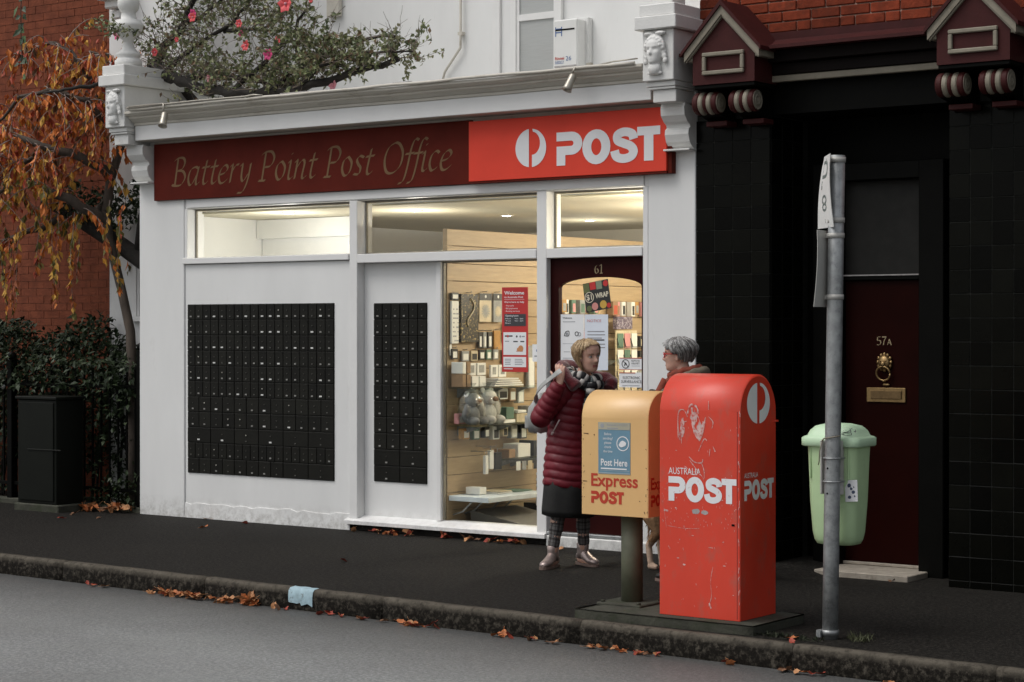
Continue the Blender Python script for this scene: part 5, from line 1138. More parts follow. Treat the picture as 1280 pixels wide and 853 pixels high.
for P, r in limbs[:-1]:
    q = [V((a, b, c)) for a, b, c in P]; sm_ = []
    for i in range(len(q)-1):
        for t in (0, .34, .67): sm_.append(q[i].lerp(q[i+1], t)+rv()*.018)
    sm_.append(q[-1]); tr.tube(sm_, [r*(1-.7*i/len(sm_)) for i in range(len(sm_))], 7); allp.append(sm_)
tw = MB(); lf = MB(); singles = []
def leaf_on(p, d, k=None):
    z = p.z; u = random.random()
    if k is None: k = (0 if u < .33 else 1 if u < .58 else 2 if u < .74 else 3 if u < .9 else 5) if z > 3.2 else (0 if u < .26 else 3 if u < .60 else 2 if u < .70 else 4 if u < .90 else 1)
    L = random.uniform(.06, .115); dd = (Vector((0, 0, -1))+rv()*.42+d*.2)
    singles.append((p.copy(), dd.normalized(), rv(), L, L*random.uniform(.42, .62), k))
    if k is not None and random.random() < .45 and len(singles) < 9000: singles.append((p+rv()*.015, (dd+rv()*.5).normalized(), rv(), L*.9, L*random.uniform(.4, .6), k))
def twig(p0, d0, L, sag, rr=.0052, dens=.036, start=.12):
    pts = droop(p0, d0, L, max(5, int(L/.09)), sag); tw.tube(pts, [rr*(1-.6*i/len(pts)) for i in range(len(pts))], 4, caps=False)
    s_ = start
    while s_ < L:
        f = s_/L*(len(pts)-1); i = min(int(f), len(pts)-2); p = pts[i].lerp(pts[i+1], f-i); leaf_on(p, (pts[i+1]-pts[i]).normalized()); s_ += dens*random.uniform(.5, 1.6)
for li, P in enumerate(allp):
    n = (20, 38, 46, 38, 16, 20, 24, 20)[li]
    for i in range(n):
        p = P[random.randrange(2, len(P))]; d = rv(); d.z = abs(d.z)*.5-.1; d.y = d.y*.8-.15
        twig(p, d, random.uniform(.25, .75) if li not in (0, 4) else random.uniform(.3, .95), random.uniform(.14, .32))
# a few long strands hanging low, as over the hedge
for (x, z, L) in ((-6.62, 2.75, .85), (-6.35, 2.72, .75), (-6.05, 2.9, .95), (-5.95, 2.95, .75), (-6.85, 2.8, .95), (-6.2, 2.75, .5), (-5.62, 2.85, 1.0), (-5.75, 2.6, .4), (-5.2, 2.95, .6), (-5.05, 2.95, .45), (-5.12, 2.85, .75)):
    twig((x, .1+random.uniform(-.1, .15), z), (random.uniform(-.3, .3), -.2, -.6), L, .5, dens=.042, start=.05)
for i in range(900):    # crown filling between the limbs
    x = random.uniform(-7.5, -5.15); z = random.uniform(3.3, 4.55 if x > -6.6 else 4.1); y = random.uniform(-.10, .75)
    if x > -5.35 and z > 4.2: continue
    leaf_on(V((x, y, z)), rv())
obj('trunk', tr, BARK, AT); obj('twigs', tw, mat('twig_grey', (.27, .21, .185), .8, .2, 20), AT, kind='stuff')
singles.sort(key=lambda s: s[0].y)
lib = {}
for i, (p, d, up, L, w, k) in enumerate(singles):
    if i < 280 and p.x > -7.3:
        if k not in lib:
            m_ = MB(); leaf_quad(m_, V((0, 0, 0)), V((0, 0, -1)), V((0, -1, 0)), .075, .039, 0); lib[k] = m_.mesh('leaf', LEAFC[k])
        o = put('leaf', lib[k], p, AT); o.rotation_mode = 'QUATERNION'; o.rotation_quaternion = d.to_track_quat('-Z', 'Y'); o.scale = (L/.075,)*3
    else: leaf_quad(lf, p, d, up, L, w, k)
obj('foliage', lf, LEAFC, AT, kind='stuff', fix=False)

# dark evergreen behind, with its heavy dark limb
random.seed(5)
GLF = [mat('leaf_dark', (.022, .036, .014), .45, .35, 20, spec=.2), mat('leaf_deep', (.012, .020, .008), .5, .35, 20, spec=.15), mat('leaf_grey_green', (.052, .070, .036), .42, .3, 20, spec=.3)]
EV = thing('evergreen_tree', 'dark evergreen tree with a heavy leaning limb between the house and shop', 'tree', (-4.86, .5, 0))
m = MB(); m.tube([(-4.86, .50, -.05), (-4.86, .50, 1.2), (-4.90, .48, 1.95), (-5.05, .46, 2.33), (-5.4, .45, 2.52), (-5.8, .42, 2.72), (-6.2, .40, 2.9), (-6.5, .4, 3.0)], [.10, .10, .095, .09, .085, .08, .06, .04], 10)
m.tube([(-5.2, .46, 2.45), (-5.15, .46, 2.8), (-5.05, .46, 3.1)], [.05, .04, .03], 8); obj('trunk', m, BARKD, EV)
lf = MB()
for cx, cy, cz, r, n in ((-5.50, .45, 2.88, .22, 220), (-5.12, .48, 2.95, .20, 170), (-5.05, .48, 3.12, .16, 110), (-5.75, .42, 2.95, .22, 190), (-6.1, .42, 3.0, .22, 140)):
    for i in range(n):
        p = V((cx, cy, cz))+rv()*r*random.random()**.4; leaf_quad(lf, p, rv()+V((0, -.3, -.3)), rv(), random.uniform(.05, .085), random.uniform(.028, .042), random.choice((0, 0, 1, 2)))
obj('foliage', lf, GLF, EV, kind='stuff', fix=False)

# hedge behind and through the fence
HG = thing('hedge', 'dark glossy evergreen hedge pushing through the black iron fence', 'hedge', (-6.4, .6, 0))
st_ = MB(); lf = MB(); big = []
for i in range(26):
    x = -4.95-i*.14; st_.tube(droop((x, .55+random.uniform(-.12, .2), 0), (random.uniform(-.2, .2), 0, 1), random.uniform(1.1, 1.6), 7, -.02, .08), [.014]*8, 5)
for i in range(12500):
    x = random.uniform(-8.6, -4.86); top = 1.72+.10*sin(x*5.1)+.06*sin(x*11.7)-(0.12 if x > -5.5 else 0); z = top*random.random()**.55
    y = -.02+random.random()**1.1*.66
    if z < .9 and -5.35 < x and random.random() < .86: continue
    if z < .35 and random.random() < .5: continue
    if z > 1.45: y = max(y, .2+random.uniform(0, .4))
    if x < -5.35 and z < 1.1 and y < .12: y = .12+random.random()*.3
    p = V((x, y, z)); d = V((random.gauss(0, .6), -.5+random.gauss(0, .5), random.gauss(-.15, .6))); L = random.uniform(.05, .095)
    k = random.choices((0, 1, 2), (6, 4, 1.6 if y < .4 else .4))[0]
    if y < .10 and z > .7 and len(big) < 150: big.append((p, d.normalized(), L, k))
    else: leaf_quad(lf, p, d, V((0, -.4, 1))+rv()*.5, L, L*.52, k, .15)
obj('stems', st_, BARKD, HG, kind='stuff'); obj('foliage', lf, GLF, HG, kind='stuff', fix=False); lib = {}
for p, d, L, k in big:
    if k not in lib: m_ = MB(); leaf_quad(m_, V((0, 0, 0)), V((0, 0, -1)), V((0, -1, 0)), .075, .042, 0, .15); lib[k] = m_.mesh('leaf', GLF[k])
    o = put('leaf', lib[k], p, HG); o.rotation_mode = 'QUATERNION'; o.rotation_quaternion = d.to_track_quat('-Z', 'Y'); o.scale = (L/.075,)*3
fwm = MB()
for p in ((-6.74, .08, 1.155), ): fwm.ell(p, (.035, .02, .03), 0, 8, 6)
obj('flower', fwm, mat('flower_white', (.6, .6, .55), .7), HG)
GCV = MB(); random.seed(9)
for i in range(700):
    x = random.uniform(-5.45, -4.78); y = random.uniform(.0, .45); z = random.random()**1.5*.34*(1 if x > -5.3 else .6); leaf_quad(GCV, V((x, y, z)), rv()+V((0, -.4, .3)), V((0, 0, 1)), random.uniform(.04, .075), random.uniform(.025, .04), random.choice((0, 0, 1, 2)))
obj('ground_cover', GCV, GLF, kind='stuff', label='low dark ground cover at the foot of the fence', fix=False)
IV = thing('ivy_strand', 'green leafy strand hanging at the top left in front of the bricks', 'climbing plant', (-6.03, -.25, 4.3))
m = MB(); pts = droop((-6.06, -.25, 5.0), (.12, 0, -1), .80, 10, .05, .10); m.tube(pts, .005, 5); obj('stem', m, BARK, IV)
IVG = [mat('ivy_green', (.075, .135, .045), .5, .2, 10), mat('ivy_dark', (.03, .06, .025), .5, .2, 10)]
for i, p in enumerate(pts[1:]):
    for s in random.sample((-1, 1), 2 if i % 3 else 1):
        m = MB(); d = V((s*random.uniform(.3, 1), -.2, random.uniform(-1.1, .1))); q = p+rv()*.03; leaf_quad(m, q, d, V((0, -1, .3))+rv()*.4, random.uniform(.06, .13), random.uniform(.05, .09), 0, .1); obj('leaf', m, IVG[random.random() < .5], IV, fix=False)

# flowering shrub on the parapet
random.seed(33)
SH = thing('flowering_shrub', 'sprawling pink-flowered shrub with dark limbs on the white parapet', 'shrub', (-4.3, .5, 3.62))
br = MB(); tw = MB(); lf = MB(); dense = []
main = [([(-4.25, .55, 3.60), (-4.50, .45, 3.95), (-4.72, .40, 4.12), (-4.86, .35, 4.24)], .060),
        ([(-4.86, .35, 4.24), (-4.78, .4, 4.40), (-4.60, .45, 4.58), (-4.5, .5, 4.8), (-4.35, .5, 5.05)], .048),
        ([(-4.84, .32, 4.22), (-4.55, .18, 4.10), (-4.25, .10, 4.02), (-3.85, .05, 3.90), (-3.55, .02, 3.84), (-3.1, .0, 3.81), (-2.75, .05, 3.83), (-2.3, .1, 3.92), (-2.0, .15, 3.97), (-1.7, .15, 4.02)], .060),
        ([(-4.25, .10, 4.02), (-3.9, .15, 4.05), (-3.5, .2, 4.0), (-3.2, .2, 3.92), (-2.9, .2, 3.9)], .032),
        ([(-3.55, .02, 3.84), (-3.3, .15, 4.1), (-3.05, .25, 4.3), (-2.9, .3, 4.55)], .028),
        ([(-4.55, .18, 4.10), (-4.3, .3, 4.35), (-3.95, .35, 4.48), (-3.7, .4, 4.7), (-3.5, .4, 4.95)], .026),
        ([(-3.1, .0, 3.81), (-2.85, .2, 4.05), (-2.5, .3, 4.2), (-2.15, .35, 4.27), (-1.85, .35, 4.24)], .024),
        ([(-4.84, .33, 4.23), (-4.95, .0, 4.06), (-5.05, -.30, 3.98), (-5.25, -.42, 3.96), (-5.5, -.45, 3.94)], .024),
        ([(-2.75, .05, 3.83), (-2.5, .0, 4.0), (-2.15, .05, 4.08), (-1.75, .1, 4.10), (-1.5, .1, 4.06)], .020),
        ([(-4.6, .45, 4.58), (-4.3, .5, 4.72), (-4.0, .5, 4.9)], .024), ([(-3.95, .35, 4.48), (-3.6, .35, 4.45), (-3.25, .4, 4.55)], .02)]
bp = []
for P, r in main:
    q = [V(a) for a in P]; s_ = []
    for i in range(len(q)-1):
        for t in (0, .34, .67): s_.append(q[i].lerp(q[i+1], t)+rv()*.02)
    s_.append(q[-1]); br.tube(s_, [r*(1-.62*i/len(s_))*random.uniform(.88, 1.12) for i in range(len(s_))], 8); bp.append(s_)
SLF = [mat('shrub_green', (.185, .215, .090), .55, .3, 20), mat('shrub_dull', (.25, .25, .135), .6, .3, 20), mat('shrub_dark', (.095, .120, .050), .5, .3, 20), mat('shrub_brown', (.17, .11, .06), .7, .3, 20)]
def inside(p): return -5.25 < p.x < -1.22 and 3.75 < p.z < 5.4 and p.z < 4.28+max(0, (-2.55-p.x))*1.2
for bi, P in enumerate(bp):
    if bi == 7: continue
    for i in range(int(len(P)*3.0)):
        p = random.choice(P[2:]); d = rv(); d.z = abs(d.z)*.9+.1; d.y = d.y*.7
        L = random.uniform(.25, .62); pts = droop(p, d, L, 7, -.02, .28)
        if pts[-1].x > -1.22 or not inside(pts[-1]-V((0, 0, .06))) and pts[-1].z > 4.2: continue
        tw.tube(pts, [.0052*(1-.12*j) for j in range(8)], 4, caps=False)
        for b in range(3):
            p2 = random.choice(pts[2:-1]); q2 = droop(p2, rv()+V((0, 0, .2)), random.uniform(.10, .28), 4, .0, .3); tw.tube(q2, [.0026, .0023, .002, .002, .0015], 3, caps=False)
            right = max(0, min(1, (q2[-1].x+4.2)/1.6)); n = int(3+right*16*random.random()+3*random.random())
            for _ in range(n):
                pp = random.choice(q2[1:])+rv()*.02
                if inside(pp): leaf_quad(lf, pp, rv()+V((0, -.2, -.2)), rv(), random.uniform(.034, .062), random.uniform(.022, .038), random.choices((0, 1, 2, 3), (4, 4, 2.5, 1.2))[0])
for k in range(7):      # sprays leaning over the urn
    q2 = droop((-4.78+.05*k, -.05, 4.40+.05*random.random()), (random.uniform(-.3, .3), -.9, random.uniform(.0, .7)), random.uniform(.30, .48), 6, .05, .25); tw.tube(q2, [.004, .0035, .003, .003, .0025, .002, .002], 4, caps=False)
    for pp in q2[2:]:
        for _ in range(5): leaf_quad(lf, pp+rv()*.03, rv()+V((0, -.3, -.2)), rv(), random.uniform(.035, .06), random.uniform(.024, .038), random.choice((0, 0, 1, 2)))
obj('branches', br, BARKD, SH); obj('twigs', tw, mat('twig_brown', (.17, .135, .11), .85, .3, 20), SH, kind='stuff'); obj('foliage', lf, SLF, SH, kind='stuff', fix=False)
FLC = [mat('flower_coral', (.70, .085, .095), .6, .15, 30), mat('flower_magenta', (.62, .05, .20), .6, .15, 30), mat('flower_pale', (.62, .25, .30), .6, .15, 30)]
def flower(x, z, y, r, k):
    m = MB(); c = V((x, y, z))
    for a in range(6):
        t = a*pi/3+random.uniform(-.2, .2); d = V((cos(t), -.35, sin(t))); s_ = V((-sin(t), 0, cos(t)))
        m.add([c, c+d*r*.6+s_*r*.42, c+d*r, c+d*r*.6-s_*r*.42, c+d*r*.62+V((0, -.006, 0))], [(0, 4, 1), (1, 4, 2), (0, 3, 4), (4, 3, 2)], 0)
    m.ell(c+V((0, -.008, 0)), (r*.2, r*.25, r*.2), 1, 7, 5); obj('flower', m, [FLC[k], FLC[2]], SH, fix=False)
for x, z, r, k in ((-2.86, 4.58, .085, 0), (-4.04, 4.60, .055, 1), (-3.97, 4.56, .05, 0), (-3.31, 4.25, .055, 0), (-3.05, 4.15, .060, 1), (-3.02, 4.29, .04, 0), (-3.48, 4.47, .045, 0), (-3.47, 4.38, .035, 1), (-2.38, 3.84, .05, 2), (-5.02, 4.50, .055, 1), (-2.62, 4.60, .03, 0), (-3.75, 3.99, .04, 2), (-4.45, 4.28, .045, 0), (-4.20, 4.38, .03, 0)): flower(x, z, random.uniform(-.05, .1), r, k)
for i in range(9):     # fallen petals and leaves lying on the cornice edge
    x = -2.95+random.uniform(0, 1.1); m = MB(); leaf_quad(m, V((x, -.30+random.uniform(-.02, .08), 3.728)), V((1, random.uniform(-1, 1), .05)), V((0, 0, 1)), .05, .03, 0); obj('fallen_petal', m, FLC[2], SH, fix=False)

# ============================================================ FALLEN LEAVES, WEEDS
random.seed(44)
FLM = [mat('dead_leaf_tan', (.42, .20, .085), .7, .3, 30), mat('dead_leaf_orange', (.40, .125, .035), .7, .3, 30), mat('dead_leaf_red', (.27, .04, .02), .65, .3, 30), mat('dead_leaf_brown', (.16, .075, .035), .75, .3, 30)]
dl = []
for k in range(4):
    for v in range(3):
        m = MB(); N_ = 11; P = []
        for i in range(N_):
            a = 2*pi*i/N_; r = .5*(.62+.38*abs(cos(a*2.5+v)))*(1.25 if i == 0 else 1); P.append(V((r*cos(a)*1.15, r*sin(a)*.75, .10*sin(a*2+v*1.7)+.16*abs(sin(a))*(1 if v else .5)+.05*random.random())))
        m.add([V((0, 0, .0))]+P, [(0, 1+i, 1+(i+1) % N_) for i in range(N_)]); m.tube([(.5, 0, .05), (.75, .04, .06), (.95, .02, .09)], .018, 4); dl.append(m.mesh('fallen_leaf', FLM[k]))
def drop_leaf(x, y, z, s, label, group, k=None, tilt=.35):
    k = random.randrange(4) if k is None else k
    o = put('fallen_leaf', dl[k*3+random.randrange(3)], (x, y, z+.006), None, label, 'leaf', group); o.scale = (s, s, s); o.rotation_euler = (random.gauss(0, tilt), random.gauss(0, tilt), random.uniform(0, 6.28))
gy = lambda x: ky(x)-.03
for i in range(64):
    x = -1.24+.84*random.random()**.8; t = random.random(); drop_leaf(x, gy(x)-.012-.07*random.random(), RH+.030*random.random(), random.uniform(.04, .075), 'dry orange leaf in the long gutter heap left of the blue kerb patch', 'leaves in the long gutter heap', random.choices((0, 1, 2, 3), (5, 4, .6, 1.4))[0])
for i in range(14): x = -.33+.13*random.random(); drop_leaf(x, gy(x)-.01-.05*random.random(), RH+.06*random.random(), random.uniform(.055, .09), 'orange leaf in the peaked little pile against the kerb left of the blue patch', 'leaves in the peaked pile', random.choice((0, 0, 1)), .7)
for x, n, sp_, lab in ((-1.80, 5, .07, 'tan leaf in the gutter at the far left of the kerb'), (.02, 3, .05, 'leaf in the gutter below the blue kerb patch'), (.50, 5, .06, 'leaf in the small gutter cluster right of the blue patch'), (.77, 4, .05, 'orange leaf lying alone against the kerb right of the blue patch'), (1.17, 11, .10, 'leaf in the gutter cluster midway to the posting boxes'), (1.38, 4, .05, 'leaf at the right end of the middle gutter cluster'), (1.95, 4, .05, 'leaf in the gutter left of the yellow box'), (2.25, 6, .07, 'leaf in the gutter just left of the plinth'), (2.62, 5, .06, 'leaf in the gutter below the yellow box post'), (2.85, 9, .10, 'leaf in the gutter heap below the red box'), (3.05, 4, .06, 'red leaf at the gutter below the red box corner'), (3.55, 3, .04, 'leaf in the gutter right of the red box'), (3.90, 4, .05, 'leaf in the gutter below the steel pole'), (4.07, 4, .07, 'leaf in the gutter right of the steel pole'), (4.58, 3, .04, 'leaf in the gutter at the right edge of the picture')):
    for i in range(n):
        xx = x+random.gauss(0, sp_); drop_leaf(xx, gy(xx)-.015-.06*random.random(), RH+.01*random.random(), random.uniform(.04, .07), lab, 'leaves in the gutter: '+lab.split(' the ', 1)[1])
for i in range(46):
    x = -5.38+.55*random.random(); drop_leaf(x, -.16+.16*random.random()+(.05 if x > -5.1 else -.03), .05*random.random(), random.uniform(.06, .11), 'orange leaf in the heap by the fence foot beside the cabinet', 'leaves heaped by the fence', random.choices((0, 1, 3), (4, 5, 1))[0], .6)
for i in range(34):
    x = random.choice((-1.75, -1.55, -1.0, -.75, -.45, -.25))+random.gauss(0, .09); drop_leaf(x, -.02-.10*random.random(), .02*random.random(), random.uniform(.05, .09), 'leaf blown against the wall foot below the display window', 'leaves below the window', None, .5)
for x, y, lab in ((-3.77, -.07, 'single red leaf by the wall below the wide locker bank'), (-3.26, -.60, 'pale leaf on the footpath in front of the wide locker bank'), (-3.22, -.14, 'orange leaf by the wall below the right of the wide locker bank'), (-4.89, -.79, 'pale leaf lying at the left of the footpath in front of the cabinet'), (-4.62, -.58, 'tan leaf lying near the corner of the white shop'), (.23, -.22, 'red leaf by the door threshold behind the woman'), (3.82, -3.15, 'small red leaf at the foot of the steel pole'), (3.90, -3.27, 'tan leaf on the kerb below the steel pole'), (3.18, -.51, 'orange leaf by the doorstep of the black tiled house'), (-.63, -1.79, 'pale leaf in the middle of the footpath'), (-5.1, -.45, 'small tan leaf on the footpath by the leaf heap')):
    drop_leaf(x, y, .002, random.uniform(.05, .08), lab, None)
wd = MB()
for i in range(60):
    a = random.uniform(0, 6.28); p = V((4.17+random.gauss(0, .04), -2.98+random.gauss(0, .035), 0)); leaf_quad(wd, p, V((cos(a)*.6, sin(a)*.6, 1)), rv(), random.uniform(.03, .065), .010, 0)
obj('weed', wd, [mat('weed_green', (.055, .06, .025), .7)], label='small weed tuft on the footpath right of the steel pole', cat='weed', fix=False)
ms = MB()
for i in range(160):
    x = random.uniform(3.3, 4.0); p = V((x, ky(x)+.15+random.random()*.10, 0)); leaf_quad(ms, p, rv()+V((0, 0, .8)), rv(), .03, .014, 0)
obj('moss', ms, [mat('moss', (.022, .027, .012), .9)], kind='stuff', label='dark moss along the kerb back at the plinth', fix=False)
# ============================================================ PEOPLE AND DOG
def lerp_tab(tab, z):
    for (a, *va), (b, *vb) in zip(tab[:-1], tab[1:]):
        if a <= z <= b: t = (z-a)/(b-a); return [x+(y-x)*t for x, y in zip(va, vb)]
    return list(tab[0][1:] if z < tab[0][0] else tab[-1][1:])
HT_ = [(.000, .052, -.010, .022), (.012, .080, -.020, .036), (.030, .088, -.040, .047), (.050, .088, -.055, .054), (.080, .089, -.078, .062), (.105, .087, -.092, .067), (.125, .085, -.099, .070), (.145, .091, -.102, .073), (.170, .088, -.098, .073), (.195, .074, -.082, .064), (.215, .045, -.055, .044), (.226, .010, -.020, .012)]
def head_mesh(mb, M, grow=0.0, n=32, m=30, detail=True, cut=None):
    """skull with brow, nose, lips, chin; M maps (forward x, left y, up z from chin) to the world"""
    rings = []
    for i in range(m+1):
        z = .226*(i/m)**.9; f, b, w = lerp_tab(HT_, z); c = (f+b)/2; hx = (f-b)/2; rg = []
        for j in range(n):
            a = 2*pi*j/n; ca, sa = cos(a), sin(a)
            e = 2/2.35; x = c+hx*math.copysign(abs(ca)**e, ca); y = w*math.copysign(abs(sa)**e, sa)
            if detail and ca > 0:
                g = lambda y0, z0, sy, sz: math.exp(-((y-y0)/sy)**2-((z-z0)/sz)**2)
                x += .024*g(0, .086, .011, .012)+.014*g(0, .104, .008, .016)+.006*g(0, .122, .008, .012)
                x -= .012*(g(.030, .117, .014, .011)+g(-.030, .117, .014, .011)); x += .005*(g(.03, .137, .022, .008)+g(-.03, .137, .022, .008))
                x += .006*g(0, .057, .018, .005)+.006*g(0, .045, .016, .005)-.006*g(0, .051, .020, .0025)+.006*g(0, .016, .018, .012)
                x += .004*(g(.042, .085, .018, .018)+g(-.042, .085, .018, .018)); x -= .004*g(0, .068, .008, .006)
            v = Vector((x, y, z))
            if grow: d_ = Vector((x-c, y, (z-.10)*.8)); v += d_.normalized()*grow
            rg.append(M @ v)
        rings.append(rg)
    mb.rings(rings)
    if detail:
        for s in (-1, 1):
            mb.ell(M @ Vector((-.004, s*.073, .098)), (.018, .010, .031), 0, 10, 8, M.to_3x3() @ Matrix.Rotation(R(-12), 3, 'Y'))
def head_matrix(c, yaw, pitch=0, roll=0, s=1.0):
    return Matrix.Translation(c) @ Matrix.Rotation(R(yaw), 4, 'Z') @ Matrix.Rotation(R(pitch), 4, 'Y') @ Matrix.Rotation(R(roll), 4, 'X') @ Matrix.Scale(s, 4)
def hand(mb, wrist, fwd, palm, spread, curl, s=1.0, thumb_side=1, thumb_out=.6):
    """palm, four separate unequal fingers with two bends, thumb leaving the side of the palm"""
    f = Vector(fwd).normalized(); p = Vector(palm); p = (p-f*p.dot(f)).normalized(); t = f.cross(p)*thumb_side
    w = Vector(wrist)
    rings = []
    for u, hw, ht in ((-.01, .026, .020), (.02, .032, .017), (.055, .040, .015), (.085, .041, .013), (.096, .038, .011)):
        rings.append([w+f*u*s+t*hw*s*cos(a*pi/6)+p*ht*s*sin(a*pi/6) for a in range(12)])
    mb.rings(rings)
    for i, (o, L) in enumerate(((.030, .072), (.011, .080), (-.009, .075), (-.028, .058))):
        q = w+f*.090*s+t*o*s; d = (f+t*spread*(o*14)).normalized(); pts = [q-d*.012*s]; c = curl[i] if hasattr(curl, '__len__') else curl
        for k, seg in enumerate((.44, .31, .25)):
            pts.append(pts[-1]+d*L*seg*s); d = (d+p*c*(.7+.3*k)).normalized()
        mb.tube(pts, [.0098*s, .0092*s, .0085*s, .0066*s], 8)
    q = w+f*.028*s+t*.030*s; d = (f*.75+t*thumb_out+p*.25).normalized(); pts = [q-t*.006*s, q+d*.032*s]; d = (d+f*.45).normalized(); pts.append(pts[-1]+d*.028*s); pts.append(pts[-1]+(d+p*.2).normalized()*.024*s)
    mb.tube(pts, [.0135*s, .0120*s, .0105*s, .0075*s], 8)
def quilt(mb, pts, rad, pitch=.055, amp=.007, n=20, mi=0, axis=None, steps=8, caps=True):
    """padded tube: stitched rings pinch it every `pitch`"""
    P = cat_rom3(pts, 10); Rr = []
    L = [0]
    for a, b in zip(P[:-1], P[1:]): L.append(L[-1]+(b-a).length)
    tot = L[-1]; k = max(8, int(tot/pitch*steps)); out = []; rr = []
    for i in range(k+1):
        s_ = tot*i/k; j = 0
        while j < len(L)-2 and L[j+1] < s_: j += 1
        t = (s_-L[j])/max(1e-6, L[j+1]-L[j]); p = P[j].lerp(P[j+1], min(1, t)); u = (j+t)/(len(P)-1)*(len(rad)-1); a = min(int(u), len(rad)-2); q = u-a
        r0, r1 = rad[a], rad[a+1]
        r = [x+(y-x)*q for x, y in zip(r0, r1)] if hasattr(r0, '__len__') else r0+(r1-r0)*q
        e = amp*(abs(sin(pi*s_/pitch))**.55-.55)
        out.append(p); rr.append((r[0]+e, r[1]+e) if hasattr(r, '__len__') else (r+e, r+e))
    return out, rr
def cat_rom3(P, n=8):
    out = []; P = [Vector(p) for p in P]; k = len(P)
    for i in range(k-1):
        p0 = P[max(i-1, 0)]; p1 = P[i]; p2 = P[i+1]; p3 = P[min(i+2, k-1)]
        for j in range(n):
            t = j/n; out.append(.5*((2*p1)+(p2-p0)*t+(2*p0-5*p1+4*p2-p3)*t*t+(3*p1-p0-3*p2+p3)*t**3))
    out.append(P[-1]); return out
def body_obj(mb, parent, voxel, M, mats=None):
    me = remesh(mb, voxel, 3); c = recenter(me)
    me.materials.clear(); me.materials.append(SKIN); me.materials.append(mat('lip', (.36, .12, .10), .45)); me.materials.append(mat('brow_hair', (.30, .19, .12), .7))
    Mi = M.inverted()
    for p in me.polygons:
        q = Mi @ (p.center+c)
        if q.x > .075 and abs(q.y) < .021 and .042 < q.z < .060: p.material_index = 1
        elif q.x > .066 and .016 < abs(q.y) < .046 and .133 < q.z < .140: p.material_index = 2
        p.use_smooth = True
    return put('body', me, c, parent)
def eyes(parent, M, iris=(.05, .06, .07)):
    m = MB()
    for s in (-1, 1):
        m.ell(M @ Vector((.0715, s*.0305, .1165)), (.0115, .0125, .0085), 0, 12, 8, M.to_3x3()); m.ell(M @ Vector((.0795, s*.0305, .1165)), (.0042, .0062, .0062), 1, 10, 6, M.to_3x3())
    obj('eyes', m, [mat('eye_white', (.5, .46, .42), .2), mat('iris', iris, .15)], parent)
    m = MB()
    for s in (-1, 1): m.tube([M @ Vector((.0815-abs(y-.0305)*.35, s*y, .1245-abs(y-.0305)*.18)) for y in (.018, .024, .031, .037, .044)], .0016, 5)
    obj('lashes', m, mat('lash', (.05, .03, .02), .7), parent)
def hair(parent, M, mats, seed, style):
    """scalp shell plus several hundred tapering locks that follow the skull"""
    random.seed(seed); sh = MB(); n, mm = 36, 22; vs = {}; fs = []
    lst = []
    for i in range(mm+1):
        z = style['zmin']+(.226-style['zmin'])*(i/mm); f, b, w = lerp_tab(HT_, min(z, .225)); c = (f+b)/2; hx = (f-b)/2
        for j in range(n):
            a = 2*pi*j/n; g = style['grow'](z, a); x = c+(hx+g)*cos(a); y = (w+g)*sin(a); lst.append((Vector((x, y, z+.3*g*(z/.226)**3)), z, a))
    for i in range(mm):
        for j in range(n):
            q = [i*n+j, i*n+(j+1) % n, (i+1)*n+(j+1) % n, (i+1)*n+j]
            if all(style['keep'](lst[k][1], min(lst[k][2], 2*pi-lst[k][2])) for k in q): fs.append(tuple(q))
    top = len(lst); lst.append((Vector((-.005, 0, .226+style['grow'](.22, 0)*.8)), .23, 0))
    for j in range(n): fs.append((mm*n+j, mm*n+(j+1) % n, top))
    sh.add([M @ v[0] for v in lst], fs, 0, True)
    for k in range(style['locks']):
        a = random.uniform(0, 2*pi); aa = min(a, 2*pi-a); z0 = random.uniform(.15, .228); L = style['len'](aa)*random.uniform(.7, 1.1); pts = []; rr = []; zz = z0; ang = a
        for s_ in range(7):
            t = s_/6; z = zz-L*t; 
            if z < style['zmin']-.02: break
            f, b, w = lerp_tab(HT_, min(max(z, .0), .225)); c = (f+b)/2; hx = (f-b)/2; g = style['grow'](max(z, .02), ang)+random.uniform(.001, .006)+style.get('flick', 0)*t*t; ang2 = ang+style.get('sweep', 0)*t*(1 if ang < pi else -1)
            if not style['keep'](max(z, style['zmin']), min(ang2 % (2*pi), 2*pi-ang2 % (2*pi))) and z < .205: break
            pts.append(M @ Vector((c+(hx+g)*cos(ang2), (w+g)*sin(ang2), z+.3*g*(max(z, 0)/.226)**3))); rr.append(.0055*(1-.75*t))
        if len(pts) > 2: sh.tube(pts, [(r, r*.5) for r in rr], 5, random.choice((0, 0, 1, 2)), True)
    obj('hair', sh, mats, parent, fix=True)

# ------------------------------------------------------------ woman in the red quilted coat
P1 = thing('person', 'woman in a dark red quilted coat, grey check trousers and short fair hair, hand raised', 'person', (.93, -1.05, 0))
HM = head_matrix(Vector((1.055, -1.06, 1.415)), -17, 6, 5, 1.03)
bm_ = MB(); head_mesh(bm_, HM)
bm_.tube([(.975, -1.05, 1.28), (1.00, -1.05, 1.36), (1.045, -1.058, 1.46)], [.058, .052, .050], 14)                                   # neck
bm_.rings([[(x+dx*cos(2*pi*a/20), -1.05+dy*sin(2*pi*a/20), z) for a in range(20)] for z, x, dx, dy in ((.80, .90, .11, .165), (.95, .90, .10, .14), (1.10, .915, .105, .145), (1.22, .935, .105, .165), (1.32, .955, .085, .15), (1.36, .965, .055, .07))])
hipR, hipL = Vector((.89, -1.14, .86)), Vector((.90, -.97, .86))
kneeR, kneeL = Vector((.875, -1.155, .46)), Vector((.935, -.945, .46))
ankR, ankL = Vector((.835, -1.185, .09)), Vector((.925, -.915, .09))
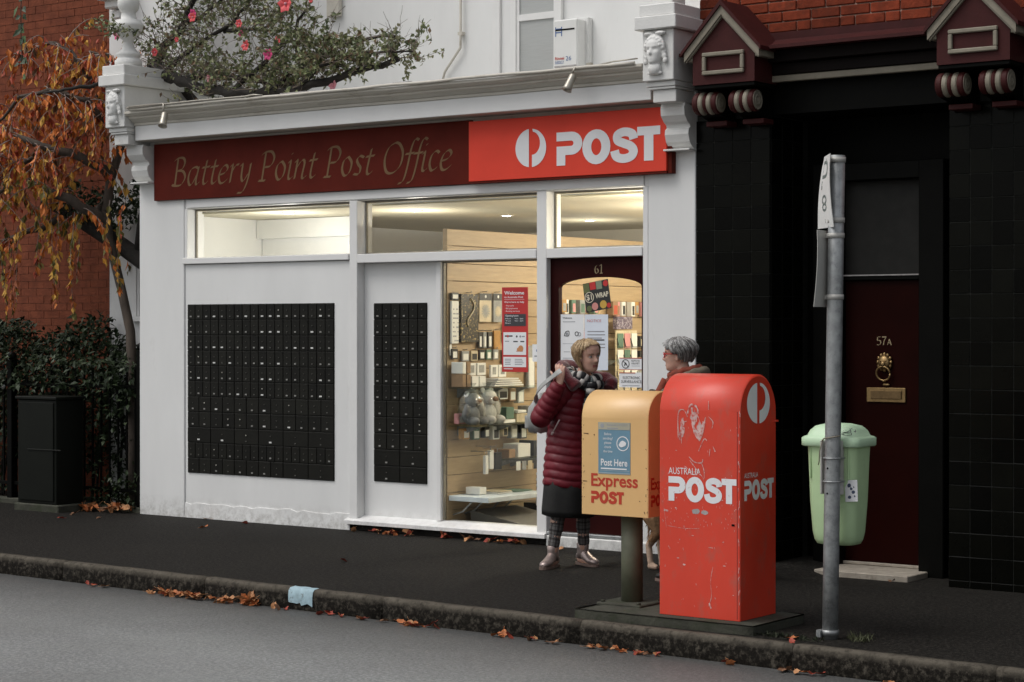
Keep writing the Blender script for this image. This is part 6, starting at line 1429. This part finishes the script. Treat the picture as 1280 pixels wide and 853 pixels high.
for h_, k_, a_ in ((hipR, kneeR, ankR), (hipL, kneeL, ankL)): bm_.tube([h_, h_.lerp(k_, .5), k_, k_.lerp(a_, .35), a_], [.085, .070, .050, .050, .034], 12)
toeR = Vector((.20, -1, 0)).normalized(); toeL = Vector((1, -.45, 0)).normalized()
for a_, t_ in ((ankR, toeR), (ankL, toeL)): bm_.tube([a_-t_*.05+Vector((0, 0, -.045)), a_+t_*.06+Vector((0, 0, -.05)), a_+t_*.15+Vector((0, 0, -.065))], [.032, .035, .022], 10)
shR, shL = Vector((.945, -1.215, 1.295)), Vector((.965, -.885, 1.295))
elR, wrR = Vector((.845, -1.325, 1.105)), Vector((1.005, -1.335, 1.345))
elL, wrL = Vector((1.10, -.80, 1.06)), Vector((1.305, -.835, .93))
for a_, b_2, c_ in ((shR, elR, wrR), (shL, elL, wrL)): bm_.tube([a_, a_.lerp(b_2, .5), b_2], [.05, .045, .038], 10); bm_.tube([b_2, b_2.lerp(c_, .4), c_], [.038, .036, .025], 10)
hand(bm_, wrR, (-.05, .10, 1), (-.35, .90, .15), .35, (.55, .75, .85, .9), .92, 1, .9)
hand(bm_, wrL, (.8, -.15, -.55), (.2, .3, -1), .1, (1.0, 1.05, 1.1, 1.1), .95, -1, .2)
body_obj(bm_, P1, .0048, HM); eyes(P1, HM)
HB = [mat('hair_fair', (.42, .29, .155), .5, .3, 60), mat('hair_gold', (.58, .44, .27), .5, .3, 60), mat('hair_ash', (.27, .175, .09), .55, .3, 60)]
def keep1(z, a): return z > .028 and not (a < .55 and z < .196) and not (a < .88 and z < .182) and not (a < 1.15 and z < .158) and not (a < 1.42 and z < .10)
hair(P1, HM, HB, 3, dict(zmin=.03, grow=lambda z, a: .010+.014*math.exp(-((z-.13)/.07)**2)*(1 if math.cos(a) < .3 else .25), keep=keep1, locks=520, len=lambda a: .20 if a > .8 else .085, sweep=.25))
COAT = mat('coat_red', (.160, .0095, .0190), .45, .2, 9, .0025, 45, spec=.45); FUR = mat('coat_fleece', (.115, .006, .011), .95, .35, 40, .006, 90, sheen=.4)
# coat torso
zt = [.585, .66, .76, .88, 1.00, 1.12, 1.22, 1.30, 1.345]
tab = [(.585, .885, .195, .235), (.66, .89, .198, .238), (.78, .893, .192, .230), (.92, .895, .178, .212), (1.02, .90, .170, .205), (1.12, .91, .172, .210), (1.22, .93, .168, .215), (1.29, .95, .135, .195), (1.335, .965, .085, .12), (1.36, .972, .07, .09)]
cm_ = MB(); rgs = []; NN = 110
for i in range(NN+1):
    z = .585+(1.36-.585)*i/NN; x, dx, dy = lerp_tab(tab, z); ph = abs(sin(pi*(z-.585)/.058))**.5
    rg = []
    for a in range(44):
        an = 2*pi*a/44; wr_ = .0025*sin(an*9+z*61)+.0022*sin(an*17-z*83); e = .012*(ph-.6)+wr_*ph-.012
        dz = -.010*cos(an*2+1)*(1 if z < 1.2 else .3)+.004*sin(an*3)
        rg.append((x+(dx*.95+e)*cos(an), -1.05+(dy*.94+e)*sin(an), z+dz))
    rgs.append(rg)
rgs.insert(0, [(p[0]*.94+.885*.06, p[1]*.94-1.05*.06, p[2]+.01) for p in rgs[0]])
cm_.rings(rgs); 
co = obj('coat', cm_, COAT, P1)
for a_, b_2, c_, nm_ in ((shR, elR, wrR, 0), (shL, elL, wrL, 1)):
    o_, r_ = quilt(None, [a_+(b_2-a_)*-.12+Vector((0, .05 if nm_ == 0 else -.05, .0)), a_.lerp(b_2, .3), b_2.lerp(a_, .25)+Vector((-.01, 0, -.005)), b_2+Vector((-.015, 0, -.02)), b_2.lerp(c_, .25), b_2.lerp(c_, .65), c_-(c_-b_2).normalized()*.005], [.088, .088, .078, .074, .068, .060, .046], .052, .009)
    m = MB().tube(o_, r_, 22); obj('sleeve', m, COAT, co)
# zip pocket, fleece-lined hood lying open round the neck
m = MB().tube([(.905, -1.276, .985), (.935, -1.282, 1.03), (.965, -1.283, 1.075)], .0055, 6); m.tube([(.893, -1.277, .965), (.905, -1.279, .985)], .009, 6); obj('pocket_zip', m, mat('zip_pale', (.55, .42, .40), .5), co)
m = MB().tube([(1.075, -1.12, .60), (1.082, -1.11, .75), (1.075, -1.09, .95), (1.085, -1.08, 1.1)], .006, 6); obj('front_zip', m, mat('zip_pale', (.55, .42, .40), .5), co)
hp = [(1.07, -1.22, 1.305), (1.00, -1.235, 1.375), (.915, -1.20, 1.435), (.865, -1.08, 1.45), (.875, -.97, 1.44), (.95, -.885, 1.40), (1.06, -.86, 1.365), (1.14, -.88, 1.335), (1.155, -.93, 1.29)]
o_ = cat_rom3(hp, 6); m = MB().tube(o_, [(.050+.012*sin(i*.37)+.006*sin(i*1.9), .040+.008*sin(i*.9)) for i in range(len(o_))], 16); obj('hood', m, FUR, co)
m = MB(); m.rings([[(.925+r*cos(2*pi*a/20)*1.0, -1.05+r*1.15*sin(2*pi*a/20), z) for a in range(20)] for r, z in ((.15, 1.30), (.14, 1.36), (.115, 1.40), (.06, 1.42))]); obj('collar', m, COAT, co)
# scarf
SC = [mat('scarf_black', (.010, .010, .012), .9, .3, 30, .003, 90), mat('scarf_white', (.45, .43, .40), .9, .2, 30, .003, 90), mat('scarf_grey', (.12, .14, .14), .9, .2, 30, .003, 90)]
m = MB(); random.seed(12)
for k, (rr, zz, off) in enumerate(((.094, 1.385, .0), (.105, 1.345, .4))):
    for j in range(26):
        pts = []
        for q in range(4):
            a = 2*pi*(j+q/3*1.12)/26+off; pts.append((1.012+rr*1.05*cos(a)+.012*sin(a*3), -1.055+rr*.95*sin(a), zz-.028*cos(a)+.010*sin(a*4+k)))
        m.tube(pts, [.036, .039, .039, .036], 10, (0, 1, 0, 2, 1, 0, 1)[(j+k*3) % 7])
for j in range(9):
    z = 1.33-.035*j; m.tube([(1.115+.006*sin(j), -1.115-.006*j, z), (1.118+.006*sin(j+1), -1.118-.006*j, z-.038)], [.034, .036], 10, (0, 1, 0, 2, 1, 0)[j % 6])
obj('scarf', m, SC, P1)
# skirt, check leggings, boots
m = MB(); rgs = []
for z, x, dx, dy in ((.375, .885, .175, .225), (.42, .887, .178, .226), (.55, .89, .172, .212), (.70, .89, .16, .20)):
    rgs.append([(x+(dx+.006*sin(a*pi/16*7))*cos(a*pi/16), -1.05+(dy+.006*sin(a*pi/16*7))*sin(a*pi/16), z-.012*cos(a*pi/16)) for a in range(32)])
rgs.insert(0, [(p[0]*.9+.0885, p[1]*.9-.105, p[2]+.02) for p in rgs[0]]); m.rings(rgs); obj('skirt', m, mat('skirt_black', (.010, .010, .009), .85, .3, 30), P1)
CHK = bpy.data.materials.new('check_trousers'); CHK.use_nodes = True
n_ = CHK.node_tree.nodes; L_ = CHK.node_tree.links; b_ = n_['Principled BSDF']; b_.inputs['Roughness'].default_value = .85; b_.inputs['Specular IOR Level'].default_value = .2
tc = n_.new('ShaderNodeTexCoord'); sp = n_.new('ShaderNodeSeparateXYZ'); L_.new(tc.outputs['UV'], sp.inputs[0]); outs = []
for ax, fr_, w_ in (('X', 6, .30), ('Y', 9, .25), ('X', 12, .18), ('Y', 18, .16)):
    mu = n_.new('ShaderNodeMath'); mu.operation = 'MULTIPLY'; mu.inputs[1].default_value = fr_; L_.new(sp.outputs[ax], mu.inputs[0]); fr2 = n_.new('ShaderNodeMath'); fr2.operation = 'FRACT'; L_.new(mu.outputs[0], fr2.inputs[0]); lt = n_.new('ShaderNodeMath'); lt.operation = 'LESS_THAN'; lt.inputs[1].default_value = w_; L_.new(fr2.outputs[0], lt.inputs[0]); outs.append(lt)
ad = outs[0]
for o2 in outs[1:]: q = n_.new('ShaderNodeMath'); L_.new(ad.outputs[0], q.inputs[0]); L_.new(o2.outputs[0], q.inputs[1]); ad = q
cr = n_.new('ShaderNodeValToRGB'); dv = n_.new('ShaderNodeMath'); dv.operation = 'DIVIDE'; dv.inputs[1].default_value = 4; L_.new(ad.outputs[0], dv.inputs[0]); L_.new(dv.outputs[0], cr.inputs[0]); L_.new(cr.outputs[0], b_.inputs['Base Color'])
cr.color_ramp.elements[0].color = (.15, .145, .14, 1); cr.color_ramp.elements[1].color = (.022, .020, .021, 1); cr.color_ramp.elements[1].position = .6
e_ = cr.color_ramp.elements.new(.28); e_.color = (.075, .066, .064, 1)
def add_uv(o, n, k):
    uv = o.data.uv_layers.new(name='UVMap')
    for p in o.data.polygons:
        for li in p.loop_indices:
            vi = o.data.loops[li].vertex_index; j = vi % n; u = j/n
            if u == 0 and any(o.data.loops[l].vertex_index % n == n-1 for l in p.loop_indices): u = 1
            uv.data[li].uv = (u, (vi//n)/k)
for k_, a_, h_ in ((kneeR, ankR, hipR), (kneeL, ankL, hipL)):
    pts = cat_rom3([h_, k_, k_.lerp(a_, .5), a_+Vector((0, 0, .03))], 8); m = MB(); rr = [.076-.024*min(1, i/8)-.016*max(0, (i-14)/10)+.003*sin(i*1.3) for i in range(len(pts))]
    m.tube(pts, rr, 18, caps=False); o = obj('leggings', m, CHK, P1); add_uv(o, 18, len(pts)-1)
BOOT = mat('boot_bronze', (.40, .32, .295), .32, .25, 14, .0012, 40, metal=.55); SOLE = mat('boot_sole', (.16, .11, .09), .7)
def boot(a_, t_, mb_m=BOOT, parent=P1, s=1.0, shaft=.155):
    t_ = t_.normalized(); r_ = Vector((-t_.y, t_.x, 0)); g = Vector((a_.x, a_.y, 0)); m = MB(); rgs = []
    # foot: sections along the foot axis
    for u, w, h, z0 in ((-.075, .012, .03, .02), (-.068, .028, .075, .016), (-.03, .034, .10, .014), (.02, .035, .105, .014), (.06, .037, .082, .014), (.10, .042, .060, .014), (.14, .040, .048, .014), (.168, .028, .036, .016), (.178, .010, .018, .02)):
        rgs.append([g+t_*u*s+r_*w*cos(q*pi/8)*s+Vector((0, 0, z0+(h/2)*(1+sin(q*pi/8)))) for q in range(16)])
    m.rings(rgs); ax = g-t_*.012
    m.rings([[ax+t_*(.052*f_)*cos(q*pi/9)*s+r_*.041*f_*sin(q*pi/9)*s+Vector((a_.x-g.x, a_.y-g.y, 0))+Vector((0, 0, z)) for q in range(18)] for z, f_ in ((.05, 1.0), (.09, .96), (.12, .98), (shaft, 1.06), (shaft+.004, .98))])
    o = obj('boot', m, mb_m, parent); m = MB(); prof = [(-.078, .022), (-.06, .034), (0, .036), (.05, .038), (.10, .045), (.145, .042), (.175, .026), (.186, .01)]
    P = [g+t_*u*s+r_*w*s for u, w in prof]+[g+t_*u*s-r_*w*s for u, w in prof[::-1]]; k = len(P)
    m.add([p+Vector((0, 0, .001)) for p in P]+[p+Vector((0, 0, .019)) for p in P], [tuple(range(k)), tuple(range(2*k-1, k-1, -1))]+[(i, (i+1) % k, (i+1) % k+k, i+k) for i in range(k)]); obj('sole', m, SOLE, o)
boot(ankR, toeR); boot(ankL, toeL)
m = MB(); q = HM @ Vector((.0, -.077, .072)); m.ell(q, (.005, .005, .007)); obj('earring', m, mat('pearl', (.7, .68, .62), .2), P1)
# backpack
BPK = mat('pack_silver', (.33, .335, .32), .45, .2, 8, .004, 18); BG = thing('backpack', 'silvery grey backpack slung on the shoulder of the woman in red', 'bag', (.60, -1.04, .95))
m = MB(); rgs = []
for z, dx, dy, x in ((.965, .04, .07, .665), (.975, .08, .12, .660), (1.02, .095, .140, .652), (1.08, .095, .140, .652), (1.15, .088, .132, .662), (1.21, .07, .11, .680), (1.25, .045, .075, .695), (1.26, .01, .02, .70)):
    rgs.append([(x+(dx+.008*sin(a*pi/14*5+z*40))*cos(a*pi/14), -1.06+(dy+.008*sin(a*pi/14*4+z*31))*sin(a*pi/14), z+.006*sin(a)) for a in range(28)])
m.rings(rgs); obj('pack_body', m, BPK, BG)
m = MB(); m.rings([[(.600+.05*cos(a*pi/10), -1.08+.10*sin(a*pi/10), z) for a in range(20)] for z in (.995, 1.01, 1.07, 1.09)]); obj('pack_pocket', m, BPK, BG)
sp_ = cat_rom3([(.68, -1.17, 1.20), (.75, -1.27, 1.255), (.84, -1.33, 1.315), (.93, -1.36, 1.365), (1.0, -1.375, 1.405), (1.03, -1.36, 1.43)], 6)
m = MB(); 
for i in range(len(sp_)-1):
    t = (sp_[i+1]-sp_[i]).normalized(); s_ = Vector((.25, -.8, .55)).cross(t).normalized(); nn_ = t.cross(s_).normalized()
    m.add([sp_[i]+s_*.020+nn_*.003, sp_[i]-s_*.020+nn_*.003, sp_[i+1]-s_*.020+nn_*.003, sp_[i+1]+s_*.020+nn_*.003, sp_[i]+s_*.020-nn_*.003, sp_[i]-s_*.020-nn_*.003, sp_[i+1]-s_*.020-nn_*.003, sp_[i+1]+s_*.020-nn_*.003], [(0, 1, 2, 3), (7, 6, 5, 4), (0, 3, 7, 4), (1, 5, 6, 2)])
obj('shoulder_strap', m, BPK, BG)
# walking stick
wk = thing('walking_stick', 'slim pale metal walking stick standing behind the yellow posting box', 'walking stick', (1.345, -.845, 0))
obj('shaft', MB().tube([(1.345, -.845, .01), (1.363, -.842, .40), (1.372, -.841, .60), (1.385, -.838, .885)], [.009, .0095, .0105, .0105], 10), mat('stick_metal', (.55, .56, .57), .3, metal=.5), wk)
obj('ferrule', MB().tube([(1.3448, -.845, 0), (1.346, -.845, .04)], [.013, .011], 10), GREYSCUFF, wk)
obj('joint_collar', MB().tube([(1.3625, -.842, .39), (1.3645, -.842, .43)], .0135, 10), PLATEBK, wk)
obj('handle', MB().tube([(1.33, -.836, .895), (1.37, -.838, .905), (1.41, -.84, .895), (1.44, -.842, .875)], [.012, .014, .013, .010], 10), BLACK, wk)

# ------------------------------------------------------------ grey-haired woman behind the red box
W2 = Vector((2.02, -1.28, 0))
P2 = thing('person', 'grey haired woman in red glasses and taupe coat, seen over the red posting box', 'person', tuple(W2))
H2 = head_matrix(Vector((1.975, -1.30, 1.432)), 203, 3, 0, 1.02)
bm_ = MB(); head_mesh(bm_, H2)
bm_.tube([(2.03, -1.28, 1.28), (2.015, -1.285, 1.37), (1.985, -1.295, 1.48)], [.06, .054, .052], 14)
bm_.rings([[(W2.x+dx*cos(2*pi*a/20), W2.y+dy*sin(2*pi*a/20), z) for a in range(20)] for z, dx, dy in ((.82, .115, .165), (.95, .105, .145), (1.12, .11, .15), (1.25, .11, .175), (1.34, .08, .15), (1.38, .05, .07))])
for s in (-1, 1):
    bm_.tube([W2+Vector((0, s*.09, .86)), W2+Vector((-.01, s*.095, .48)), W2+Vector((.01, s*.10, .09))], [.085, .055, .036], 12)
    bm_.tube([W2+Vector((.04, s*.10, .04)), W2+Vector((-.08, s*.10, .035)), W2+Vector((-.16, s*.10, .025))], [.032, .035, .022], 10)
    bm_.tube([W2+Vector((0, s*.17, 1.31)), W2+Vector((.03, s*.21, 1.05)), W2+Vector((-.16, s*.16, .90))], [.05, .04, .027], 10)
    hand(bm_, W2+Vector((-.17, s*.155, .895)), (-1, -s*.2, -.25), (0, 0, -1) if s > 0 else (0, 0, -1), .2, .5, .95, -s, .5)
body_obj(bm_, P2, .0048, H2); eyes(P2, H2, (.10, .08, .06))
HG_ = [mat('hair_grey', (.23, .225, .22), .5, .3, 60), mat('hair_silver', (.42, .415, .40), .5, .3, 60), mat('hair_slate', (.075, .068, .064), .55, .3, 60)]
def keep2(z, a): return z > .055 and not (a < .55 and z < .186) and not (a < .85 and z < .168) and not (a < 1.15 and z < .145) and not (a < 1.62 and z < .115) and not (a < 1.95 and z < .075)
hair(P2, H2, HG_, 8, dict(zmin=.055, grow=lambda z, a: .011+(.016 if math.cos(a) < .2 else .009)*math.exp(-((z-.17)/.06)**2), keep=keep2, locks=620, len=lambda a: .11 if a > .8 else .07, flick=.012, sweep=.35))
GLS = mat('spectacle_red', (.55, .03, .03), .3); m = MB(); Mq = lambda x, y, z: H2 @ Vector((x, y, z))
for s in (-1, 1):
    rr = [Mq(.098-.010*abs(cos(a*pi/9)), s*.033+.023*cos(a*pi/9), .115+.017*sin(a*pi/9)) for a in range(19)]; m.tube(rr, .0032, 6)
    m.tube([Mq(.088, s*.058, .122), Mq(.05, s*.075, .122), Mq(.01, s*.080, .120), Mq(-.006, s*.080, .108)], [.0045, .0038, .0034, .003], 6)
m.tube([Mq(.099, -.011, .119), Mq(.101, 0, .121), Mq(.099, .011, .119)], .003, 6); obj('glasses', m, GLS, P2)
m = MB()
for s in (-1, 1): m.add([Mq(.096-.009*abs(cos(a*pi/8)), s*.033+.021*cos(a*pi/8), .115+.015*sin(a*pi/8)) for a in range(16)], [tuple(range(16))])
obj('lenses', m, glass('lens', (.9, .9, .9), 1.2), P2)
TAUPE = mat('coat_taupe', (.145, .118, .085), .9, .2, 24, .003, 60); RUST = mat('scarf_rust', (.20, .040, .021), .9, .3, 24, .004, 60)
m = MB(); rgs = []
for z, dx, dy in ((.62, .20, .26), (.80, .195, .25), (1.0, .19, .24), (1.15, .185, .245), (1.26, .165, .235), (1.33, .13, .19), (1.38, .09, .12)):
    rgs.append([(W2.x+.01+(dx+.006*sin(a*pi/16*6+z*20))*cos(a*pi/16), W2.y+(dy+.006*sin(a*pi/16*5))*sin(a*pi/16), z) for a in range(32)])
m.rings(rgs); c2 = obj('coat', m, TAUPE, P2)
for s in (-1, 1):
    o_, r_ = quilt(None, [W2+Vector((.01, s*.14, 1.325)), W2+Vector((.02, s*.20, 1.2)), W2+Vector((.035, s*.215, 1.04)), W2+Vector((-.06, s*.19, .96)), W2+Vector((-.15, s*.165, .91))], [.075, .075, .068, .060, .050], .12, .004); obj('sleeve', MB().tube(o_, r_, 18), TAUPE, c2)
hp = [(1.94, -1.43, 1.27), (2.03, -1.43, 1.33), (2.10, -1.39, 1.395), (2.13, -1.30, 1.42), (2.11, -1.19, 1.41), (2.04, -1.13, 1.36), (1.94, -1.13, 1.30)]
o_ = cat_rom3(hp, 6); m = MB().tube(o_, [(.050+.008*sin(i*.7), .040+.006*sin(i*1.3)) for i in range(len(o_))], 14); obj('hood', m, TAUPE, c2)
for k, (p, q) in enumerate((((1.80, -1.36, 1.30), (1.76, -1.33, 1.16)), ((1.83, -1.42, 1.27), (1.79, -1.40, 1.12)))): obj('lapel', MB().tube([p, q, (q[0]+.02, q[1], q[2]-.2)], [.028, .036, .03], 10), (mat('lapel_dark', (.04, .035, .03), .9, .3, 30), TAUPE)[k], c2)
m = MB()
for k, (rr, zz) in enumerate(((.088, 1.425), (.104, 1.385))):
    pts = [(2.01+rr*1.1*cos(2*pi*j/28)+.006*sin(j), -1.285+rr*sin(2*pi*j/28), zz+.028*cos(2*pi*j/28)+.006*sin(j*1.7)) for j in range(29)]; m.tube(pts, [.025+.004*sin(j*1.3+k) for j in range(29)], 12, caps=False)
m.tube([(1.90, -1.36, 1.38), (1.86, -1.38, 1.28), (1.84, -1.37, 1.10)], [.026, .032, .03], 12); obj('scarf', m, RUST, P2)
for s in (-1, 1):
    obj('trouser_leg', MB().tube([W2+Vector((0, s*.09, .88)), W2+Vector((-.005, s*.095, .48)), W2+Vector((.01, s*.10, .06))], [.10, .075, .068], 16), BLACK, P2)
    boot(W2+Vector((.0, s*.10, .09)), Vector((-1, 0, 0)), GD, P2, 1.0, .12)

# ------------------------------------------------------------ tan dog standing behind the red box
DG = thing('dog', 'tan dog standing behind the red posting box, only haunch and nose showing', 'dog', (1.85, -.80, 0))
m = MB(); yy = -.80; D_ = lambda x, z, y=0: Vector((x, yy+y, z))
m.tube([D_(1.43, .47), D_(1.50, .485), D_(1.62, .49), D_(1.78, .475), D_(1.92, .455), D_(2.02, .46), D_(2.09, .48)], [(.055, .05), (.098, .085), (.098, .095), (.092, .105), (.115, .128), (.115, .125), (.075, .085)], 16)
m.tube([D_(2.03, .50), D_(2.12, .56), D_(2.20, .615)], [.085, .072, .062], 12)
m.ell(D_(2.25, .615), (.075, .060, .058)); m.tube([D_(2.28, .605), D_(2.34, .575), D_(2.405, .555)], [.046, .036, .028], 12)
m.tube([D_(1.44, .49), D_(1.37, .47), D_(1.33, .38), D_(1.34, .30)], [.026, .022, .018, .010], 8)
for s in (-1, 1):
    m.tube([D_(1.52, .45, s*.05), D_(1.50, .36, s*.075), D_(1.535, .27, s*.075), D_(1.46, .17, s*.075), D_(1.475, .05, s*.075)], [.085, .080, .046, .026, .022], 12)
    m.tube([D_(1.46, .03, s*.075), D_(1.50, .025, s*.075), D_(1.535, .018, s*.075)], [.024, .026, .018], 10)
    m.tube([D_(2.00, .44, s*.06), D_(1.985, .33, s*.07), D_(2.005, .22, s*.07), D_(2.0, .05, s*.07)], [.060, .042, .030, .023], 12)
    m.tube([D_(1.995, .025, s*.07), D_(2.03, .022, s*.07), D_(2.06, .016, s*.07)], [.025, .026, .018], 10)
    m.rings([[D_(2.235+.02*cos(a*pi/5)-.03*t, .665-.085*t+.010*sin(a*pi/5), s*(.045+.022*min(1, t*2.5))+.006*sin(a*pi/5)) for a in range(10)] for t in (0, .3, .7, 1)])
FURD = mat('dog_tan', (.30, .17, .085), .9, .3, 30, .004, 80, col2=(.20, .10, .045), f2=(.5, .75), s2=14)
me = remesh(m, .007, 4); c = recenter(me); me.materials.clear(); me.materials.append(FURD); me.materials.append(mat('dog_pale', (.52, .37, .27), .9, .2, 30, .003, 80))
for p in me.polygons:
    q = p.center+c; p.use_smooth = True
    if q.z < .20 or q.x > 2.34: p.material_index = 1
put('body', me, c, DG)
m = MB(); m.ell(D_(2.432, .563), (.016, .020, .014)); obj('nose', m, BLACK, DG)
m = MB()
for s in (-1, 1): m.ell(D_(2.297, .632, s*.045), (.009, .006, .009))
obj('eyes', m, mat('dog_eye', (.02, .012, .008), .1), DG)
obj('collar', MB().tube([D_(2.085+.068*cos(a*pi/8)*.55, .545+.068*cos(a*pi/8)*-.8, .076*sin(a*pi/8)) for a in range(17)], .012, 8, caps=False), mat('dog_collar', (.20, .03, .02), .6), DG)
fu = MB(); random.seed(2)
for i in range(420):
    t = random.random(); a = random.uniform(0, 6.28); p = D_(1.50+.02*t, .20+.30*t, 0)+Vector((.085*cos(a)*(.5+.5*t), .14*sin(a)*(.75+.25*t), 0)); leaf_quad(fu, p, Vector((-.35, 0, -1))+rv()*.3, rv(), .05, .006, 0)
obj('coat_tufts', fu, FURD, DG, kind='stuff', fix=False)

# ------------------------------------------------------------ relief heads on the pedestals
def relief(xc, zc, parent, yaw):
    M = head_matrix(Vector((0, 0, 0)), -90+yaw, 0, 0, .95); m = MB(); head_mesh(m, M)
    for a in range(15):
        t = pi*a/14; v = Vector((.035, .072*cos(t), .13+.090*sin(t))); m.ell(M @ v, (.022, .022, .020), n=8, m=6)
        if a % 2 == 0: m.ell(M @ Vector((.055, .060*cos(t), .150+.058*sin(t))), (.018, .018, .015), n=8, m=6)
    for s in (-1, 1):
        m.ell(M @ Vector((.03, s*.05, .245)), (.045, .035, .016), n=8, m=6)
        for k in range(3): m.ell(M @ Vector((.02, s*(.074+.006*k), .10-.035*k)), (.02, .018, .024), n=8, m=6)
    m.ell(M @ Vector((.03, 0, -.03)), (.05, .045, .05)); m.ell(M @ Vector((.03, 0, -.065)), (.065, .02, .016), n=10, m=6)
    for v in m.v: v.y *= .80; v.x *= 1.12
    me = remesh(m, .005, 2); me.materials.clear(); me.materials.append(STONEW); c = recenter(me)
    dp = min(v.co.y for v in me.vertices)
    for p in me.polygons: p.use_smooth = True
    put('relief_head', me, (xc, -.327, zc-.07), parent)
relief(1.178, 3.685, PB, -8); relief(-4.672, 3.67, PA, -14)
